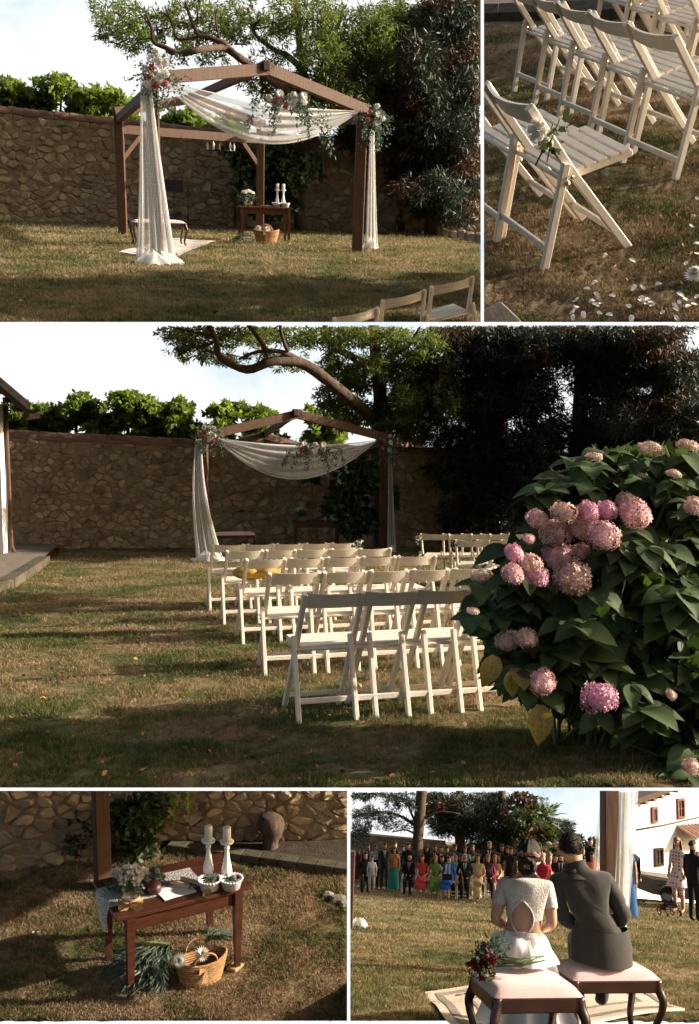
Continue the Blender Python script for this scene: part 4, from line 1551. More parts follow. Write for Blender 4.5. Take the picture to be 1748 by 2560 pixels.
# chandelier on the tie beam
c = (TOP["BL"] * .3 + TOP["BR"] * .7) - Vector((0, .1, .42))
ch = thing("chandelier", "small candle chandelier hanging from the rear tie beam of the pergola", "chandelier", c)
part("frame", MB().tube([(0, 0, 0), (0, 0, -.2)], .012, 6).tube([(.34 * math.cos(a), .34 * math.sin(a), -.22 + .0 * a) for a in [i * .5236 for i in range(13)]], .012, 5), M['black'], ch)
for i in range(5):
    a = i * 1.2566 + .4
    part("candle_bulb", MB().lathe([(.018, 0), (.022, .08), (.03, .12), (.004, .2)], 8, (.34 * math.cos(a), .34 * math.sin(a), -.22)), M['wax'], ch)

# rug, stools, stands, table
def rug(st, corners, label, seed, m):
    global ST
    ST = st
    o = corners[0]
    rr = random.Random(seed)
    A, B, C_, D_ = [Vector(c) - o for c in corners]
    def f(u, v, k=0.0):
        p = (A * (1 - u) + B * u) * (1 - v) + (D_ * (1 - u) + C_ * u) * v
        return p + Vector((0, 0, .022 + k + .012 * math.sin(u * 9 + v * 4 + seed) + .01 * math.sin(v * 13 + u * 3)))
    t = thing("rug", label, "rug", o)
    mb = MB().grid(26, 16, f)
    mb.grid(26, 1, lambda u, v: f(u, 0) - Vector((0, 0, v * .02)))
    part("pile", mb, m[0], t)
    for a0, a1 in ((.035, .065), (.14, .155)):
        bd = MB()
        for fn in (lambda u, v: f(a0 + (1 - 2 * a0) * u, a0 * 1.6 + (a1 - a0) * 1.6 * v, .004), lambda u, v: f(a0 + (1 - 2 * a0) * u, 1 - (a0 + (a1 - a0) * v) * 1.6, .004),
                   lambda u, v: f(a0 + (a1 - a0) * v, a1 * 1.6 + (1 - 3.2 * a1) * u, .004), lambda u, v: f(1 - a0 - (a1 - a0) * v, a1 * 1.6 + (1 - 3.2 * a1) * u, .004)):
            bd.grid(22, 1, fn)
        part("border_band", bd, m[1], t)
    return t
RUGM = (mat("faded_rug", (.50, .42, .34), (.38, .31, .25), 7, .95, .4, 60, stops=[(.30, (.30, .20, .17)), (.40, (.46, .38, .30)), (.62, (.53, .46, .38)), (.74, (.30, .31, .25))], dist=1.5),
        mat("rug_border", (.13, .105, .085), (.30, .25, .2), 26, .95, .3, 60))
RUGP = (mat("pale_rug", (.62, .56, .50), (.5, .44, .38), 9, .95, .3, 60, dist=1.0), mat("pale_rug_border", (.42, .36, .31), (.52, .46, .40), 20, .95))
rug(S1, [S1.g(298, 634), S1.g(430, 646), S1.g(540, 606), S1.g(420, 598)], "pale patterned rug under the pink stool, upper lawn view", 2, RUGP)
b1 = S1.g(398, 612)
BENCH1 = make_bench(1.05, .46, .50)
BENCH1.put("stool", "long pink cushioned stool with curved legs half hidden by tulle, upper view", "stool", b1, .25)
music_stand(S1, S1.g(437, 572), "black music stand before the sunlit rubble wall, upper view", .1)
mic_stand(S1, S1.g(471, 568), "thin black microphone stand beside the music stand, upper view")

def table_set(st, loc, rz, TB, H, view, full=False):
    """the ceremony table and what stands on it and under it; returns a placer for more"""
    global ST
    ST = st
    R4 = Matrix.Translation(loc) @ Matrix.Rotation(rz, 4, 'Z')
    P = lambda x, y, z: R4 @ Vector((x, y, z))
    TB.put("table", "dark wooden ceremony table, " + view, "table", loc, rz)
    CANDLE.put("candlestick", "white turned candlestick, taller candle, left of the pair, " + view, "candlestick", P(.32, .12, H), rz, "white candlesticks")
    CANDLE.put("candlestick", "white turned candlestick nearer the table end, " + view, "candlestick", P(.455, .10, H), rz, "white candlesticks")
    BOWL.put("bowl", "white beaded bowl of petals, inner of the two, " + view, "bowl", P(.27, -.05, H + .004), rz, "white bowls")
    BOWL.put("bowl", "white beaded bowl of petals at the table end, " + view, "bowl", P(.475, -.09, H + .004), rz, "white bowls")
    return P

P1T = table_set(S1, S1.g(660, 602), .12, TABLE, .75, "upper lawn view")
ST = S1
flower_solo
def bouquet(st, loc, r, label, n=260, flowers=9, kind='rose', m='pet_white', leaf=.05, cat="flowers", flat=(1, 1, .7)):
    global ST
    ST = st
    T = Matrix.Translation(Vector(loc))
    t = thing("bouquet", label, cat, loc)
    sprig_leaves(n, (0, 0, 0), r, r, leaf, 'euca', "foliage", t, st, T, .7, .1, .3, flat)
    for i in range(flowers):
        a = 2.4 * i
        k = math.sqrt((i + .5) / flowers)
        q = Vector((r * .85 * k * math.cos(a), r * .85 * k * math.sin(a) - .25 * r, r * (.95 - .35 * k)))
        mb = MB()
        up = (q.x * .8, q.y * .8 - .3 * r, r * .6)
        (rose(mb, q, r * .26, up) if kind == 'rose' else daisy(mb, q, r * .26, 3, 14, up))
        part(kind, mb, M[m], t)
    return t
vase(S1, P1T(-.36, 0, .752), "small glass jar with burlap bow on the ceremony table, upper view", 1.1)
bouquet(S1, P1T(-.38, 0, .93), .17, "white roses in a jar on the ceremony table, upper view")
for k in range(2):
    p = P1T(.02 + k * .07, -.02 + k * .05, .768)
    solo("scroll", MB().tube([(-.11, 0, 0), (.11, 0, 0)], .017, 8), M['paper'], "rolled parchment scroll on the ceremony table, " + ("nearer, " if k == 0 else "farther, ") + "upper view", "scroll", None, p, -.5)
basket(S1, S1.g(665, 606) + Vector((0, -.25, 0)), .05, "straw basket of flowers under the table, upper view", 1.05)
flower_solo(S1, 'daisy', S1.g(645, 606) + Vector((0, -.33, .32)), .075, (-.2, -1, .5), "white gerbera left in the basket, upper view", "gerberas in the straw basket", name="gerbera")
flower_solo(S1, 'daisy', S1.g(668, 606) + Vector((0, -.33, .30)), .08, (.1, -1, .5), "white gerbera at the middle of the basket, upper view", "gerberas in the straw basket", name="gerbera")
def fern_bundle(st, loc, ang, L, label, n=9):
    """feathery greenery laid out in a fan on the grass"""
    global ST
    ST = st
    t = thing("greenery_bundle", label, "foliage", loc)
    T = Matrix.Translation(Vector(loc))
    Ps, Ds, stems = [], [], MB()
    for i in range(n):
        a = ang + (i / (n - 1) - .5) * 1.1
        el = R.uniform(.0, .35)
        d = Vector((math.cos(a), math.sin(a), 0))
        pts = [Vector((0, 0, .16)) + d * (L * k / 8 * R.uniform(.95, 1.05)) + Vector((0, 0, math.sin(k / 8 * 2.6) * L * .22 * (1 + el) - .16 * (k / 8))) for k in range(9)]
        stems.tube(pts, [.006 - .0005 * k for k in range(9)], 5)
        for k in range(60):
            u = R.uniform(.1, 1) * 8
            j = min(7, int(u))
            p = pts[j].lerp(pts[j + 1], u - j)
            s = d.cross(Vector((0, 0, 1))) * (1 if k % 2 else -1)
            Ps.append(p)
            Ds.append((d * .9 + s * R.uniform(.2, .6) + Vector((0, 0, R.uniform(-.5, .15)))).normalized())
    part("stem", stems, M['hyd_stem'], t)
    part("foliage", leaf_mesh("foliage", np.array(Ps), np.array(Ds), L * .24, L * .022, M['euca'], st, T, None, 3), None, t)
fern_bundle(S1, S1.g(648, 608) + Vector((-.1, -.25, 0)), 3.4, .42, "grey-green fern fronds spilling left of the basket, upper view")

# three chair backs in the near corner
for (px, py, d, lb) in [(880, 775, 8.9, "leftmost of three chair backs in the near right corner of the pergola view"),
                        (1000, 731, 9.0, "middle of three chair backs in the near right corner of the pergola view"),
                        (1122, 697, 9.1, "highest of three chair backs in the near right corner of the pergola view")]:
    yw = math.radians(13)
    p = S1.at(px, py, d) - Matrix.Rotation(yw, 3, 'Z') @ Vector((-.215, -.29, 0))
    CHAIR.put("folding_chair", lb, "chair", None, 0, "white folding chairs in the corner of the pergola view", Matrix.Translation((p.x, p.y, p.z - .8)) @ Matrix.Rotation(yw, 4, 'Z') @ Matrix.Rotation(-.22, 4, 'Y'))

# unseen trees added off to the right to shade the near lawn
added_shade_tree(S1, "tall loose shade tree added out of view right of the pergola lawn", (8.2, 11.6, 0), [((-.4, 0, 4.6), (1.5, 2.6, 1.7)), ((.3, 1.2, 3.0), (1.4, 2.0, 1.2))], 5.0, 7000)
added_shade_tree(S1, "low spreading shade tree added out of view to the right, nearer the eye", (7.0, 9.6, 0), [((0, .2, 2.4), (1.2, 1.9, 1.1)), ((.4, 1.6, 3.6), (1.2, 1.6, .9))], 3.0, 5200)

litter(S1, 0, 1190, 600, 800, 260, .05)
# =================================================================== close rows of folding chairs on dry grass
ST = S2
lawn(S2, 1210, 1900, 0, 805, 16, M['lawn'])
grass(S2, 1210, 1850, 62, 805, 210000, M['blade'], .020, None, .0024)
SLOPE2 = Matrix.Rotation(-math.atan(S2.sl) * .6, 4, 'X')
def top_at(st, px, py, h):
    d = st.ray(px, py)
    t = (st.sl * st.yr - st.h + h) / (d.z + st.sl * d.y)
    return Vector((d.x * t, d.y * t, st.h + d.z * t - h))
def chair2(p, yaw, label, group):
    return CHAIR.put("folding_chair", label, "chair", None, 0, group, Matrix.Translation(p) @ SLOPE2 @ Matrix.Rotation(yaw, 4, 'Z'))
def row2(pts, labels, group, yaw=None):
    """pts: feet of the rear left legs"""
    P = [S2.g(*q) for q in pts]
    v = P[-1] - P[0]
    if yaw is None: yaw = math.atan2(v.y, v.x)
    off = Matrix.Rotation(yaw, 3, 'Z') @ Vector((-.247, -.27, 0))
    for a, lb in zip(P, labels):
        p = a - off
        p.z = S2.gz(p.x, p.y)
        chair2(p, yaw + R.uniform(-.03, .03), lb, group)
    return yaw
Y1 = row2([(1286, 232), (1336, 266), (1396, 308), (1469, 356), (1556, 410)],
     ["small farthest chair, first of the middle row in the close view of chairs", "second chair of the middle row, next to the farthest one, close view",
      "centre chair of the middle row behind the chair with the corsage", "fourth chair of the middle row, straight behind the corsage, close view",
      "large lit chair at the right end of the middle row, close view"], "chairs in the middle row of the close view", -1.0)
row2([(1476, 138), (1537, 172), (1602, 207), (1690, 250)],
     ["leftmost chair of the back row in the close view", "second chair of the back row in the close view", "third chair of the back row in the close view", "chair of the back row cut by the right edge, close view"], "chairs in the back row of the close view", Y1)
row2([(1640, 112), (1702, 138)], ["left of the two chair backs peeping over the back row, close view", "right of the two chair backs peeping over the back row, close view"], "chair backs behind the back row of the close view", Y1)
YN = -1.05
pN = S2.g(1355, 680) - Matrix.Rotation(YN, 3, 'Z') @ Vector((.247, -.27, 0))
pN.z = S2.gz(pN.x, pN.y)
chair2(pN, YN, "nearest folding chair with a white rose corsage tied to its back", "chairs in the front row of the close view")
rowd = Matrix.Rotation(YN, 3, 'Z') @ Vector((-.51, .02, 0))
p2 = pN + rowd; p2.z = S2.gz(p2.x, p2.y)
chair2(p2, YN, "sunlit chair left of the one with the corsage, cut by the edge", "chairs in the front row of the close view")
# corsage tied to the nearest chair
MN = Matrix.Translation(pN) @ SLOPE2 @ Matrix.Rotation(YN, 4, 'Z')
cp = MN @ Vector((.235, -.22, .68))
t = thing("corsage", "white ranunculus and eucalyptus corsage tied on the nearest chair back", "corsage", cp)
for k, (dx, dz, r) in enumerate(((-.03, .03, .05), (-.005, -.035, .032))):
    mb = MB()
    rose(mb, (dx, -.04, dz), r, (-.3, -.9, .5), 0, 5)
    part("ranunculus", mb, M['pet_white'], t)
sprig_leaves(26, (.02, -.03, 0), .06, .11, .045, 'leaf_dark', "foliage", t, S2, Matrix.Translation(cp), .75, .2, .3, (1, .5, 1))
part("stem", MB().tube([(.03, -.02, .04), (.0, -.03, -.04), (-.05, -.05, -.13)], .004, 5).tube([(.06, -.02, .06), (.02, -.03, -.03), (.0, -.05, -.12)], .003, 5), M['hyd_stem'], t)
# petals on the grass
pm = []
for k in range(4):
    mb = MB()
    w, l = R.uniform(.007, .012), R.uniform(.026, .036)
    mb.grid(3, 4, lambda u, v: ((u - .5) * 2 * w * math.sin(.35 + v * 2.2), v * l, .006 + .007 * math.sin(v * 2.6 + k) + .006 * abs(u - .5)), 0, True)
    pm.append(mb.mesh("petal", M['pet_white']))
spots = [(1508, 653), (1572, 658), (1722, 572), (1738, 500), (1739, 546), (1733, 620), (1736, 645), (1712, 671), (1480, 720), (1485, 742), (1493, 752), (1446, 753), (1522, 748), (1480, 770), (1500, 772), (1436, 782), (1448, 776), (1458, 790), (1432, 797), (1505, 795), (1514, 796), (1590, 724), (1601, 724), (1594, 758), (1608, 760), (1615, 765), (1622, 768), (1625, 775), (1655, 719), (1690, 744), (1706, 757), (1692, 775), (1696, 787), (1715, 782), (1728, 772), (1652, 795), (1564, 772), (1580, 800), (1686, 800), (1738, 755), (1488, 760), (1475, 735), (1611, 772), (1700, 770)]
for i, (px, py) in enumerate(spots):
    p = S2.g(px, py)
    solo("petal", pm[i % 4], None, "fallen white petal lying on the dry grass of the close view", "petal", "white petals strewn on the grass", p + Vector((0, 0, .012)), R.uniform(0, 6.28))
flower_solo(S2, 'daisy', S2.g(1737, 700) + Vector((0, 0, .03)), .05, (-.3, -.3, 1), "whole white flower head on the grass at the right edge", None, name="daisy")
# dead leaf and paving slab
solo("dead_leaf", MB().grid(3, 4, lambda u, v: ((u - .5) * .07 * math.sin(.3 + v * 2.5), v * .09, .012 + .012 * math.sin(u * 5 + v * 3))), M['rust'], "reddish dead leaf on the grass under the nearest chair", "leaf", None, S2.g(1324, 480), -.9)
solo("paving_slab", MB().box((0, 0, -.01), (.2, .2, .05), bev=.012), M['pave'], "corner of a paving slab in the near left corner of the close view", "slab", None, S2.g(1232, 806), .6)
# pale path with its dark kerb at the top
a, b = S2.g(1100, 57), S2.g(1900, 38)
c, d = S2.g(1900, -60), S2.g(1100, -60)
up = Vector((0, 0, .10))
setting("path", MB().add([a + up, b + up, c + up, d + up], [(0, 1, 2, 3)]), M['pave'])
kb = MB()
for k in range(9):
    p, q = a.lerp(b, k / 9), a.lerp(b, (k + .985) / 9)
    kb = MB().add([p, q, q + up * 1.02, p + up * 1.02, p + Vector((0, .25, .102)), q + Vector((0, .25, .102))], [(0, 1, 2, 3), (3, 2, 5, 4)])
    o = setting("kerb", kb, M['kerb'])

litter(S2, 1215, 1745, 150, 800, 220, .022)
# =================================================================== the wide lawn with the rows of chairs and the hydrangea
ST = S3
lawn(S3, -130, 1768, 813, 1969, 40, M['lawn3'], .03)
grass(S3, -110, 1766, 1352, 1969, 330000, M['blade3'], .030, None, .0036)

wa = S3.col(22, 24.5); wb = S3.col(500, 25.2)
stone_wall(S3, wa, wb, S3.at(22, 1094, 24.5).z - wa.z, S3.at(500, 1118, 25.2).z - wb.z, "long rubble garden wall with red clay coping behind the lawn of chairs", .225, .145, True, 21)
HW = lambda p, y: S3.at(S3.proj(p)[0], y, p.y).z - p.z
wc = wb + Vector((.1, .2, 0)); wd = S3.col(1760, wb.y + 1.2)
stone_wall(S3, wc, wd, HW(wc, 1120), HW(wd, 1160), "deeply shaded stretch of rubble wall behind the pergola and dark conifers", .27, .17, True, 22, 160)

for i, (px, top, w, n, lb) in enumerate([
        (75, 1012, 60, 1300, "hedge tree beside the white house's eave, behind the long wall"),
        (190, 1000, 85, 2300, "tall hedge tree second from the house, behind the long wall"),
        (320, 992, 85, 2300, "hedge tree with the highest tip, behind the middle of the long wall"),
        (450, 1010, 75, 2000, "hedge tree just left of the flower-topped pergola post"),
        (565, 1010, 70, 1500, "hedge tree behind the pergola's left rafter"),
        (660, 1030, 60, 1000, "hedge tree behind the pergola's ridge"),
        (810, 1025, 60, 900, "thin hedge tree behind the right rafter of the pergola")]):
    D = wa.y + 7
    b = S3.col(px, D)
    h0 = 1100
    cl = [(px + R.uniform(-.8, .8) * w, top + 28 + (h0 - top) * R.random() ** .8, w * .36, 22, n // 4) for _ in range(11)]
    cl += [(px + R.uniform(-.85, .85) * w, top + 22 + R.uniform(-16, 22), 6, 24, 60) for _ in range(9)]
    cl += [(px + R.uniform(-.3, .3) * w, top + 12 + R.uniform(-4, 14), w * .2, 22, n // 8) for _ in range(5)]
    leafy_tree(S3, "hedge_tree", lb, "tree", [([b, S3.at(px, 1100, D), S3.at(px + 4, top + 30, D)], .12, .03)], cl, D, 1.0, M['leaf_hedge'], .2, .14, "hedge trees beyond the long wall", base=b)

D = wb.y + .5
q = lambda x, y, d=0: S3.at(x, y, D + d)
tr = [([S3.col(962, D), q(960, 1200), q(957, 1068), q(952, 1010), q(947, 957), q(939, 882), q(934, 805)], 0.270, 0.150),
      ([q(955, 1075), q(930, 1045, -1), q(884, 1003, -2), q(828, 957, -3), q(753, 907, -3.5), q(682, 904, -4), q(617, 924, -4), q(551, 892, -4), q(541, 851, -4), q(519, 808, -4)], 0.195, 0.060),
      ([q(755, 908, -3.5), q(748, 900, -3.5), q(702, 879, -4), q(642, 880, -4), q(597, 898, -4)], 0.090, 0.030),
      ([q(666, 878, -4), q(650, 850, -4), q(618, 808, -4)], 0.075, 0.045),
      ([q(950, 985), q(939, 935, .5), q(895, 900, .5), q(859, 882, .5), q(822, 856, .5), q(812, 805, .5)], 0.150, 0.075),
      ([q(954, 1055), q(975, 1035), q(1005, 1028), q(1040, 1000)], 0.112, 0.045), ([q(954, 905), q(985, 885), q(1020, 866), q(1050, 820)], 0.090, 0.045),
      ([q(541, 851, -4), q(500, 870, -4), q(455, 860, -4)], 0.038, 0.015), ([q(535, 840, -4), q(480, 830, -4), q(420, 815, -4)], 0.038, 0.015), ([q(720, 880, -4), q(705, 840, -4), q(700, 805, -4)], 0.045, 0.038)]
cl = [(440, 835, 45, 22, 600), (480, 850, 45, 25, 650), (455, 880, 35, 18, 350), (520, 880, 40, 25, 550), (500, 820, 50, 20, 600), (560, 840, 40, 30, 600), (590, 830, 45, 25, 600), (580, 900, 40, 18, 350), (640, 850, 50, 30, 750), (690, 830, 50, 25, 700), (660, 895, 50, 18, 500),
      (740, 850, 50, 35, 750), (790, 830, 45, 30, 600), (720, 915, 40, 15, 250), (850, 850, 50, 40, 900), (900, 830, 50, 35, 800), (840, 920, 45, 35, 800), (880, 960, 50, 35, 1000), (830, 1000, 45, 35, 1000), (900, 1030, 50, 35, 1100), (860, 1050, 40, 25, 500), (930, 930, 50, 45, 1000),
      (990, 850, 50, 45, 1000), (1000, 930, 50, 50, 1500), (1010, 1000, 50, 40, 1500), (990, 1060, 60, 35, 1500), (1060, 880, 50, 50, 1200), (1070, 960, 50, 50, 1500), (1060, 1030, 50, 40, 1300), (1110, 870, 50, 50, 1200), (1110, 1000, 45, 60, 1400), (1030, 1095, 60, 20, 500)]
leafy_tree(S3, "leaning_tree", "large dark leaning tree whose crooked limb reaches left above the chairs' lawn", "tree", tr, [(x, y, rx, ry, int(n * (1.7 if x > 820 else 1.1))) for x, y, rx, ry, n in cl], D, 2.2, M['leaf_tree'], .14, .04, base=S3.col(962, D), twigs=4)
D = wb.y - 1.2
b = S3.col(880, D)
cl = [(880, 1200, 50, 40, 1100), (860, 1260, 50, 40, 1100), (920, 1180, 40, 40, 900), (900, 1300, 60, 40, 1000), (770, 1180, 40, 25, 350), (975, 1240, 14, 40, 240)]
leafy_tree(S3, "ivy_shrub", "ivy shrub behind the right pergola post and the small table", "shrub", [([b, S3.at(885, 1250, D), S3.at(870, 1180, D)], .06, .02)], cl, D, .8, M['leaf_dark'], .17, .12, base=b)

# dark conifers fill the right
for (px, D, lb, xs, ys, n) in [
        (1250, 26.0, "broad dark conifer left of the others with blue-green drooping sprays", (1100, 1340), (813, 1300), 40),
        (1450, 24.5, "middle dark conifer with rusty patches above the hydrangea", (1300, 1570), (813, 1300), 40),
        (1650, 23.0, "darkest conifer at the right edge above the hydrangea", (1530, 1800), (813, 1300), 40)]:
    b = S3.col(px, D)
    cl = []
    for k in range(n):
        y = R.uniform(*ys)
        wd = 1 - .1 * max(0, (y - 1150) / 100)
        cl.append(((xs[0] + xs[1]) / 2 + (xs[1] - xs[0]) * .55 * R.uniform(-1, 1) * wd, y, 62, 46, 2000))
    leafy_tree(S3, "conifer_tree", lb, "tree", [([b, S3.at(px, 1100, D), S3.at(px + 5, 790, D)], .32, .14)], cl, D, 1.7, M['needle'], .2, .034, "conifers behind the chairs", .3, b, .3)

# white house corner at the left, farther tiled roof
hd = 20.5
bl = S3.col(-90, hd)
h = thing("white_house", "white rendered house corner with dark timber eave at the left edge", "house", bl)
cx = S3.col(26, hd + .4)
topz = S3.at(0, 1010, hd).z - bl.z
part("wall", MB().box(((cx - bl).x / 2 - 1, .15, topz / 2 - .3), ((cx - bl).x + 2, .3, topz + .6)), M['plaster'], h)
ev0, ev1 = S3.at(-60, 912, hd - .2) - bl, S3.at(72, 1024, hd - .2) - bl
rf = MB()
dv = ev1 * 0 + (bl + ev1) * .13; dv.z = .25
tk = Vector((0, 0, -.16))
rf.add([ev0, ev1, ev1 + dv, ev0 + dv, ev0 + tk, ev1 + tk, ev1 + dv + tk, ev0 + dv + tk], [(0, 1, 2, 3), (7, 6, 5, 4), (0, 4, 5, 1), (1, 5, 6, 2), (2, 6, 7, 3), (3, 7, 4, 0)])
part("roof", rf, M['roofwood'], h)
for k in range(5):
    p = ev0.lerp(ev1, .15 + k * .19)
    part("rafter_end", MB().bar(p + Vector((0, .02, -.24)), p + Vector((0, .9, -.2)), .09, .12), M['roofwood'], h)
part("drainpipe", MB().tube([(cx - bl) + Vector((.05, -.15, topz)), (cx - bl) + Vector((.05, -.1, topz * .6)), (cx - bl) + Vector((.07, -.1, .3)), (cx - bl) + Vector((.16, -.1, .05))], .045, 8), M['wood'], h)
part("corner_board", MB().bar((cx - bl) + Vector((-.02, -.03, topz * .72)), (cx - bl) + Vector((-.02, -.03, topz)), .12, .06, (0, 1, 0)), M['roofwood'], h)
fb = S3.col(1020, 44)
t = thing("tiled_roof", "sunlit tiled roof of a far house between the pergola and conifers", "roof", fb)
z0, z1 = S3.at(1000, 1145, 44).z - fb.z, S3.at(1000, 1096, 44).z - fb.z
x0, x1 = (S3.at(975, 1100, 44) - fb).x, (S3.at(1062, 1100, 44) - fb).x
for k in range(7):
    xa, xb = x0 + (x1 - x0) * k / 7, x0 + (x1 - x0) * (k + 1) / 7
    part("roof_tile", MB().grid(6, 1, lambda u, v: (xa + (xb - xa) * u, v * 1.2, z0 + (z1 - z0) * v + .07 * math.sin(math.pi * u))), M['tile'], t)
part("wall", MB().box(((x0 + x1) / 2, .8, z0 / 2), (x1 - x0 - .4, .6, z0)), M['plaster'], t)

# paved path with kerb at left, chair by the wall
pp = [S3.g(-120, 1500), S3.g(20, 1472), S3.g(112, 1408), S3.g(150, 1372), S3.g(-120, 1372)]
up = Vector((0, 0, .14))
setting("path", MB().add([p + up for p in pp], [(0, 1, 2, 3, 4)]), M['pave'])
edge = [S3.g(-60, 1488), S3.g(20, 1472), S3.g(112, 1408)]
for i in range(2):
    n = 4
    for k in range(n):
        p, q2 = edge[i].lerp(edge[i + 1], k / n), edge[i].lerp(edge[i + 1], (k + .97) / n)
        setting("kerb", MB().bar(p + up * .52, q2 + up * .52, .22, .16), M['kerb'])
cb = S3.g(105, 1352)
t = thing("garden_chair", "dark upholstered chair with pale back beside the house wall", "chair", cb, .2)
part("seat", MB().box((0, 0, .42), (.5, .5, .08), bev=.03), M['pink'], t)
part("backrest", MB().box((0, .26, .82), (.3, .06, .55), (-.1, 0, 0), bev=.03), M['lacedress'], t)
for sx in (-1, 1):
    for sy in (-1, 1):
        part("leg", MB().bar((sx * .22, sy * .22, 0), (sx * .21, sy * .21, .38), .05, .05), M['leg_dk'], t)

# pergola
FL, FR, BL, BR = S3.g(512, 1392), S3.g(957, 1379), S3.g(489, 1366), S3.g(818, 1352)
hz = lambda p, y: S3.at(S3.proj(p)[0], y, p.y).z - p.z
pg, TOP, AP = pergola(S3, FL, FR, BL, BR, (hz(FL, 1098), hz(FR, 1098)), (hz(BL, 1140), hz(BR, 1140)), .52, "dark timber pergola with peaked gable standing beyond the rows of chairs")
hanging_veil(S3, TOP["FL"] + Vector((-.06, -.15, 0)), S3.g(527, 1403), .12, .52, "dotted tulle drape falling beside the left end of the chair rows", .1, .3, seed=5, lean=-.10)
hanging_veil(S3, TOP["FR"] + Vector((.16, -.12, -.3)), S3.g(979, 1380), .07, .2, "narrow tulle strip on the right post beyond the chairs", .1, .18, 3, seed=6)
swag(S3, TOP["FL"] + Vector((.25, -.16, .1)), TOP["FR"] + Vector((-.05, -.16, .05)), .98, .2, "broad tulle swag across the pergola beyond the chair rows")
flower_spray("white and coral flower cluster on the left post beyond the chairs", TOP["FL"] + Vector((.18, -.3, .12)), .36, S3, 700, (1, .7, 1.1), 7, 4, .35, [(-.1, .4)])
flower_spray("dark eucalyptus garland with roses mid swag beyond the chairs", AP + Vector((.38, -.9, -.70)), .40, S3, 800, (1.7, .6, .55), 4, 5, .5, [(-.5, .4), (-.1, .5), (.3, .6), (.5, .8), (.62, .55)])
flower_spray("eucalyptus cluster on the right post beyond the chairs", TOP["FR"] + Vector((.1, -.3, -.1)), .34, S3, 600, (.9, .7, 1.1), 2, 3, .5, [(.1, .5), (-.1, .3)])
c = (TOP["BL"] * .25 + TOP["BR"] * .75) - Vector((0, .1, .42))
ch = thing("chandelier", "small candle chandelier under the swag beyond the chairs", "chandelier", c)
part("frame", MB().tube([(0, 0, 0), (0, 0, -.2)], .012, 6).tube([(.34 * math.cos(a), .34 * math.sin(a), -.22) for a in [i * .5236 for i in range(13)]], .012, 5), M['black'], ch)
for i in range(5):
    a = i * 1.2566 + .4
    part("candle_bulb", MB().lathe([(.018, 0), (.022, .08), (.03, .12), (.004, .2)], 8, (.34 * math.cos(a), .34 * math.sin(a), -.22)), M['wax'], ch)
BENCH1.put("stool", "pink cushioned stool beyond the left end of the chair rows", "stool", S3.g(585, 1380), .1)
music_stand(S3, S3.g(611, 1368), "black music stand beyond the chair rows", .1)
mic_stand(S3, S3.g(640, 1366), "thin black microphone stand beyond the chair rows")
rug(S3, [S3.g(475, 1400), S3.g(600, 1408), S3.g(640, 1388), S3.g(520, 1384)], "pale rug under the stool beyond the chair rows", 4, RUGP)
tl = S3.col(791, 24.2)
P3T = table_set(S3, tl, .08, TABLE, .75, "beyond the chair rows")
vase(S3, P3T(-.36, 0, .752), "small glass jar with burlap bow on the table beyond the chair rows", 1.1)
bouquet(S3, P3T(-.38, 0, .93), .17, "white roses in a jar on the table beyond the chair rows")

# rows of folding chairs
YAW3 = math.radians(17)
offL = Matrix.Rotation(YAW3, 3, 'Z') @ Vector((-.215, -.29, 0))
SL3 = Matrix.Rotation(-math.atan(S3.sl), 4, 'X')
ordn = ["first", "second", "third", "fourth", "fifth"]
rows = [("nearest row, large and sunlit", [(758, 1485), (905, 1471), (1036, 1458), (1170, 1450)]),
        ("second row from the camera", [(676, 1433), (799, 1426), (909, 1419), (1018, 1413), (1118, 1409)]),
        ("middle row", [(613, 1398), (711, 1391), (803, 1385), (894, 1381), (986, 1376)]),
        ("fourth row from the camera", [(568, 1377), (655, 1374), (735, 1370), (811, 1366), (886, 1361)]),
        ("farthest row on the left of the aisle", [(531, 1362), (606, 1357), (681, 1352), (749, 1349), (815, 1346)])]
for rn, pts in rows:
    p0 = top_at(S3, *pts[0], .80)
    w = pts[1][0] - pts[0][0]
    dir_ = Matrix.Rotation(YAW3, 3, 'Z') @ Vector((1, 0, 0))
    for i, (px, py) in enumerate(pts):
        # along the row, in the picture column of the chair
        s = 0.0
        for _ in range(6):
            qx = S3.proj(p0 + dir_ * s + Vector((0, 0, .8)))[0]
            s += (px - qx) / FPX * p0.y
        p = p0 + dir_ * s - offL
        p.z = S3.gz(p.x, p.y)
        CHAIR.put("folding_chair", "folding chair, %s from left, %s" % (ordn[i], rn), "chair", None, 0, "white folding chairs on the wide lawn",
                  Matrix.Translation(p) @ SL3 @ Matrix.Rotation(YAW3 + R.uniform(-.03, .03), 4, 'Z'))
YR = math.radians(-12)
offR = Matrix.Rotation(YR, 3, 'Z') @ Vector((-.215, -.29, 0))
for rn, pts in [("back row right of the aisle", [(1053, 1343), (1106, 1343), (1153, 1342), (1202, 1341), (1251, 1341)]), ("front row right of the aisle, by the hydrangea", [(1140, 1355), (1193, 1353), (1253, 1351)]),
                ]:
    for i, (px, py) in enumerate(pts):
        d = 14.6 if len(pts) == 5 else 12.6
        p = S3.col(px, d) - offR
        p.z = S3.gz(p.x, p.y)
        CHAIR.put("folding_chair", "folding chair, %s from left, %s" % (ordn[i], rn), "chair", None, 0, "white folding chairs on the wide lawn",
                  Matrix.Translation(p) @ SL3 @ Matrix.Rotation(YR + R.uniform(-.04, .04), 4, 'Z'))
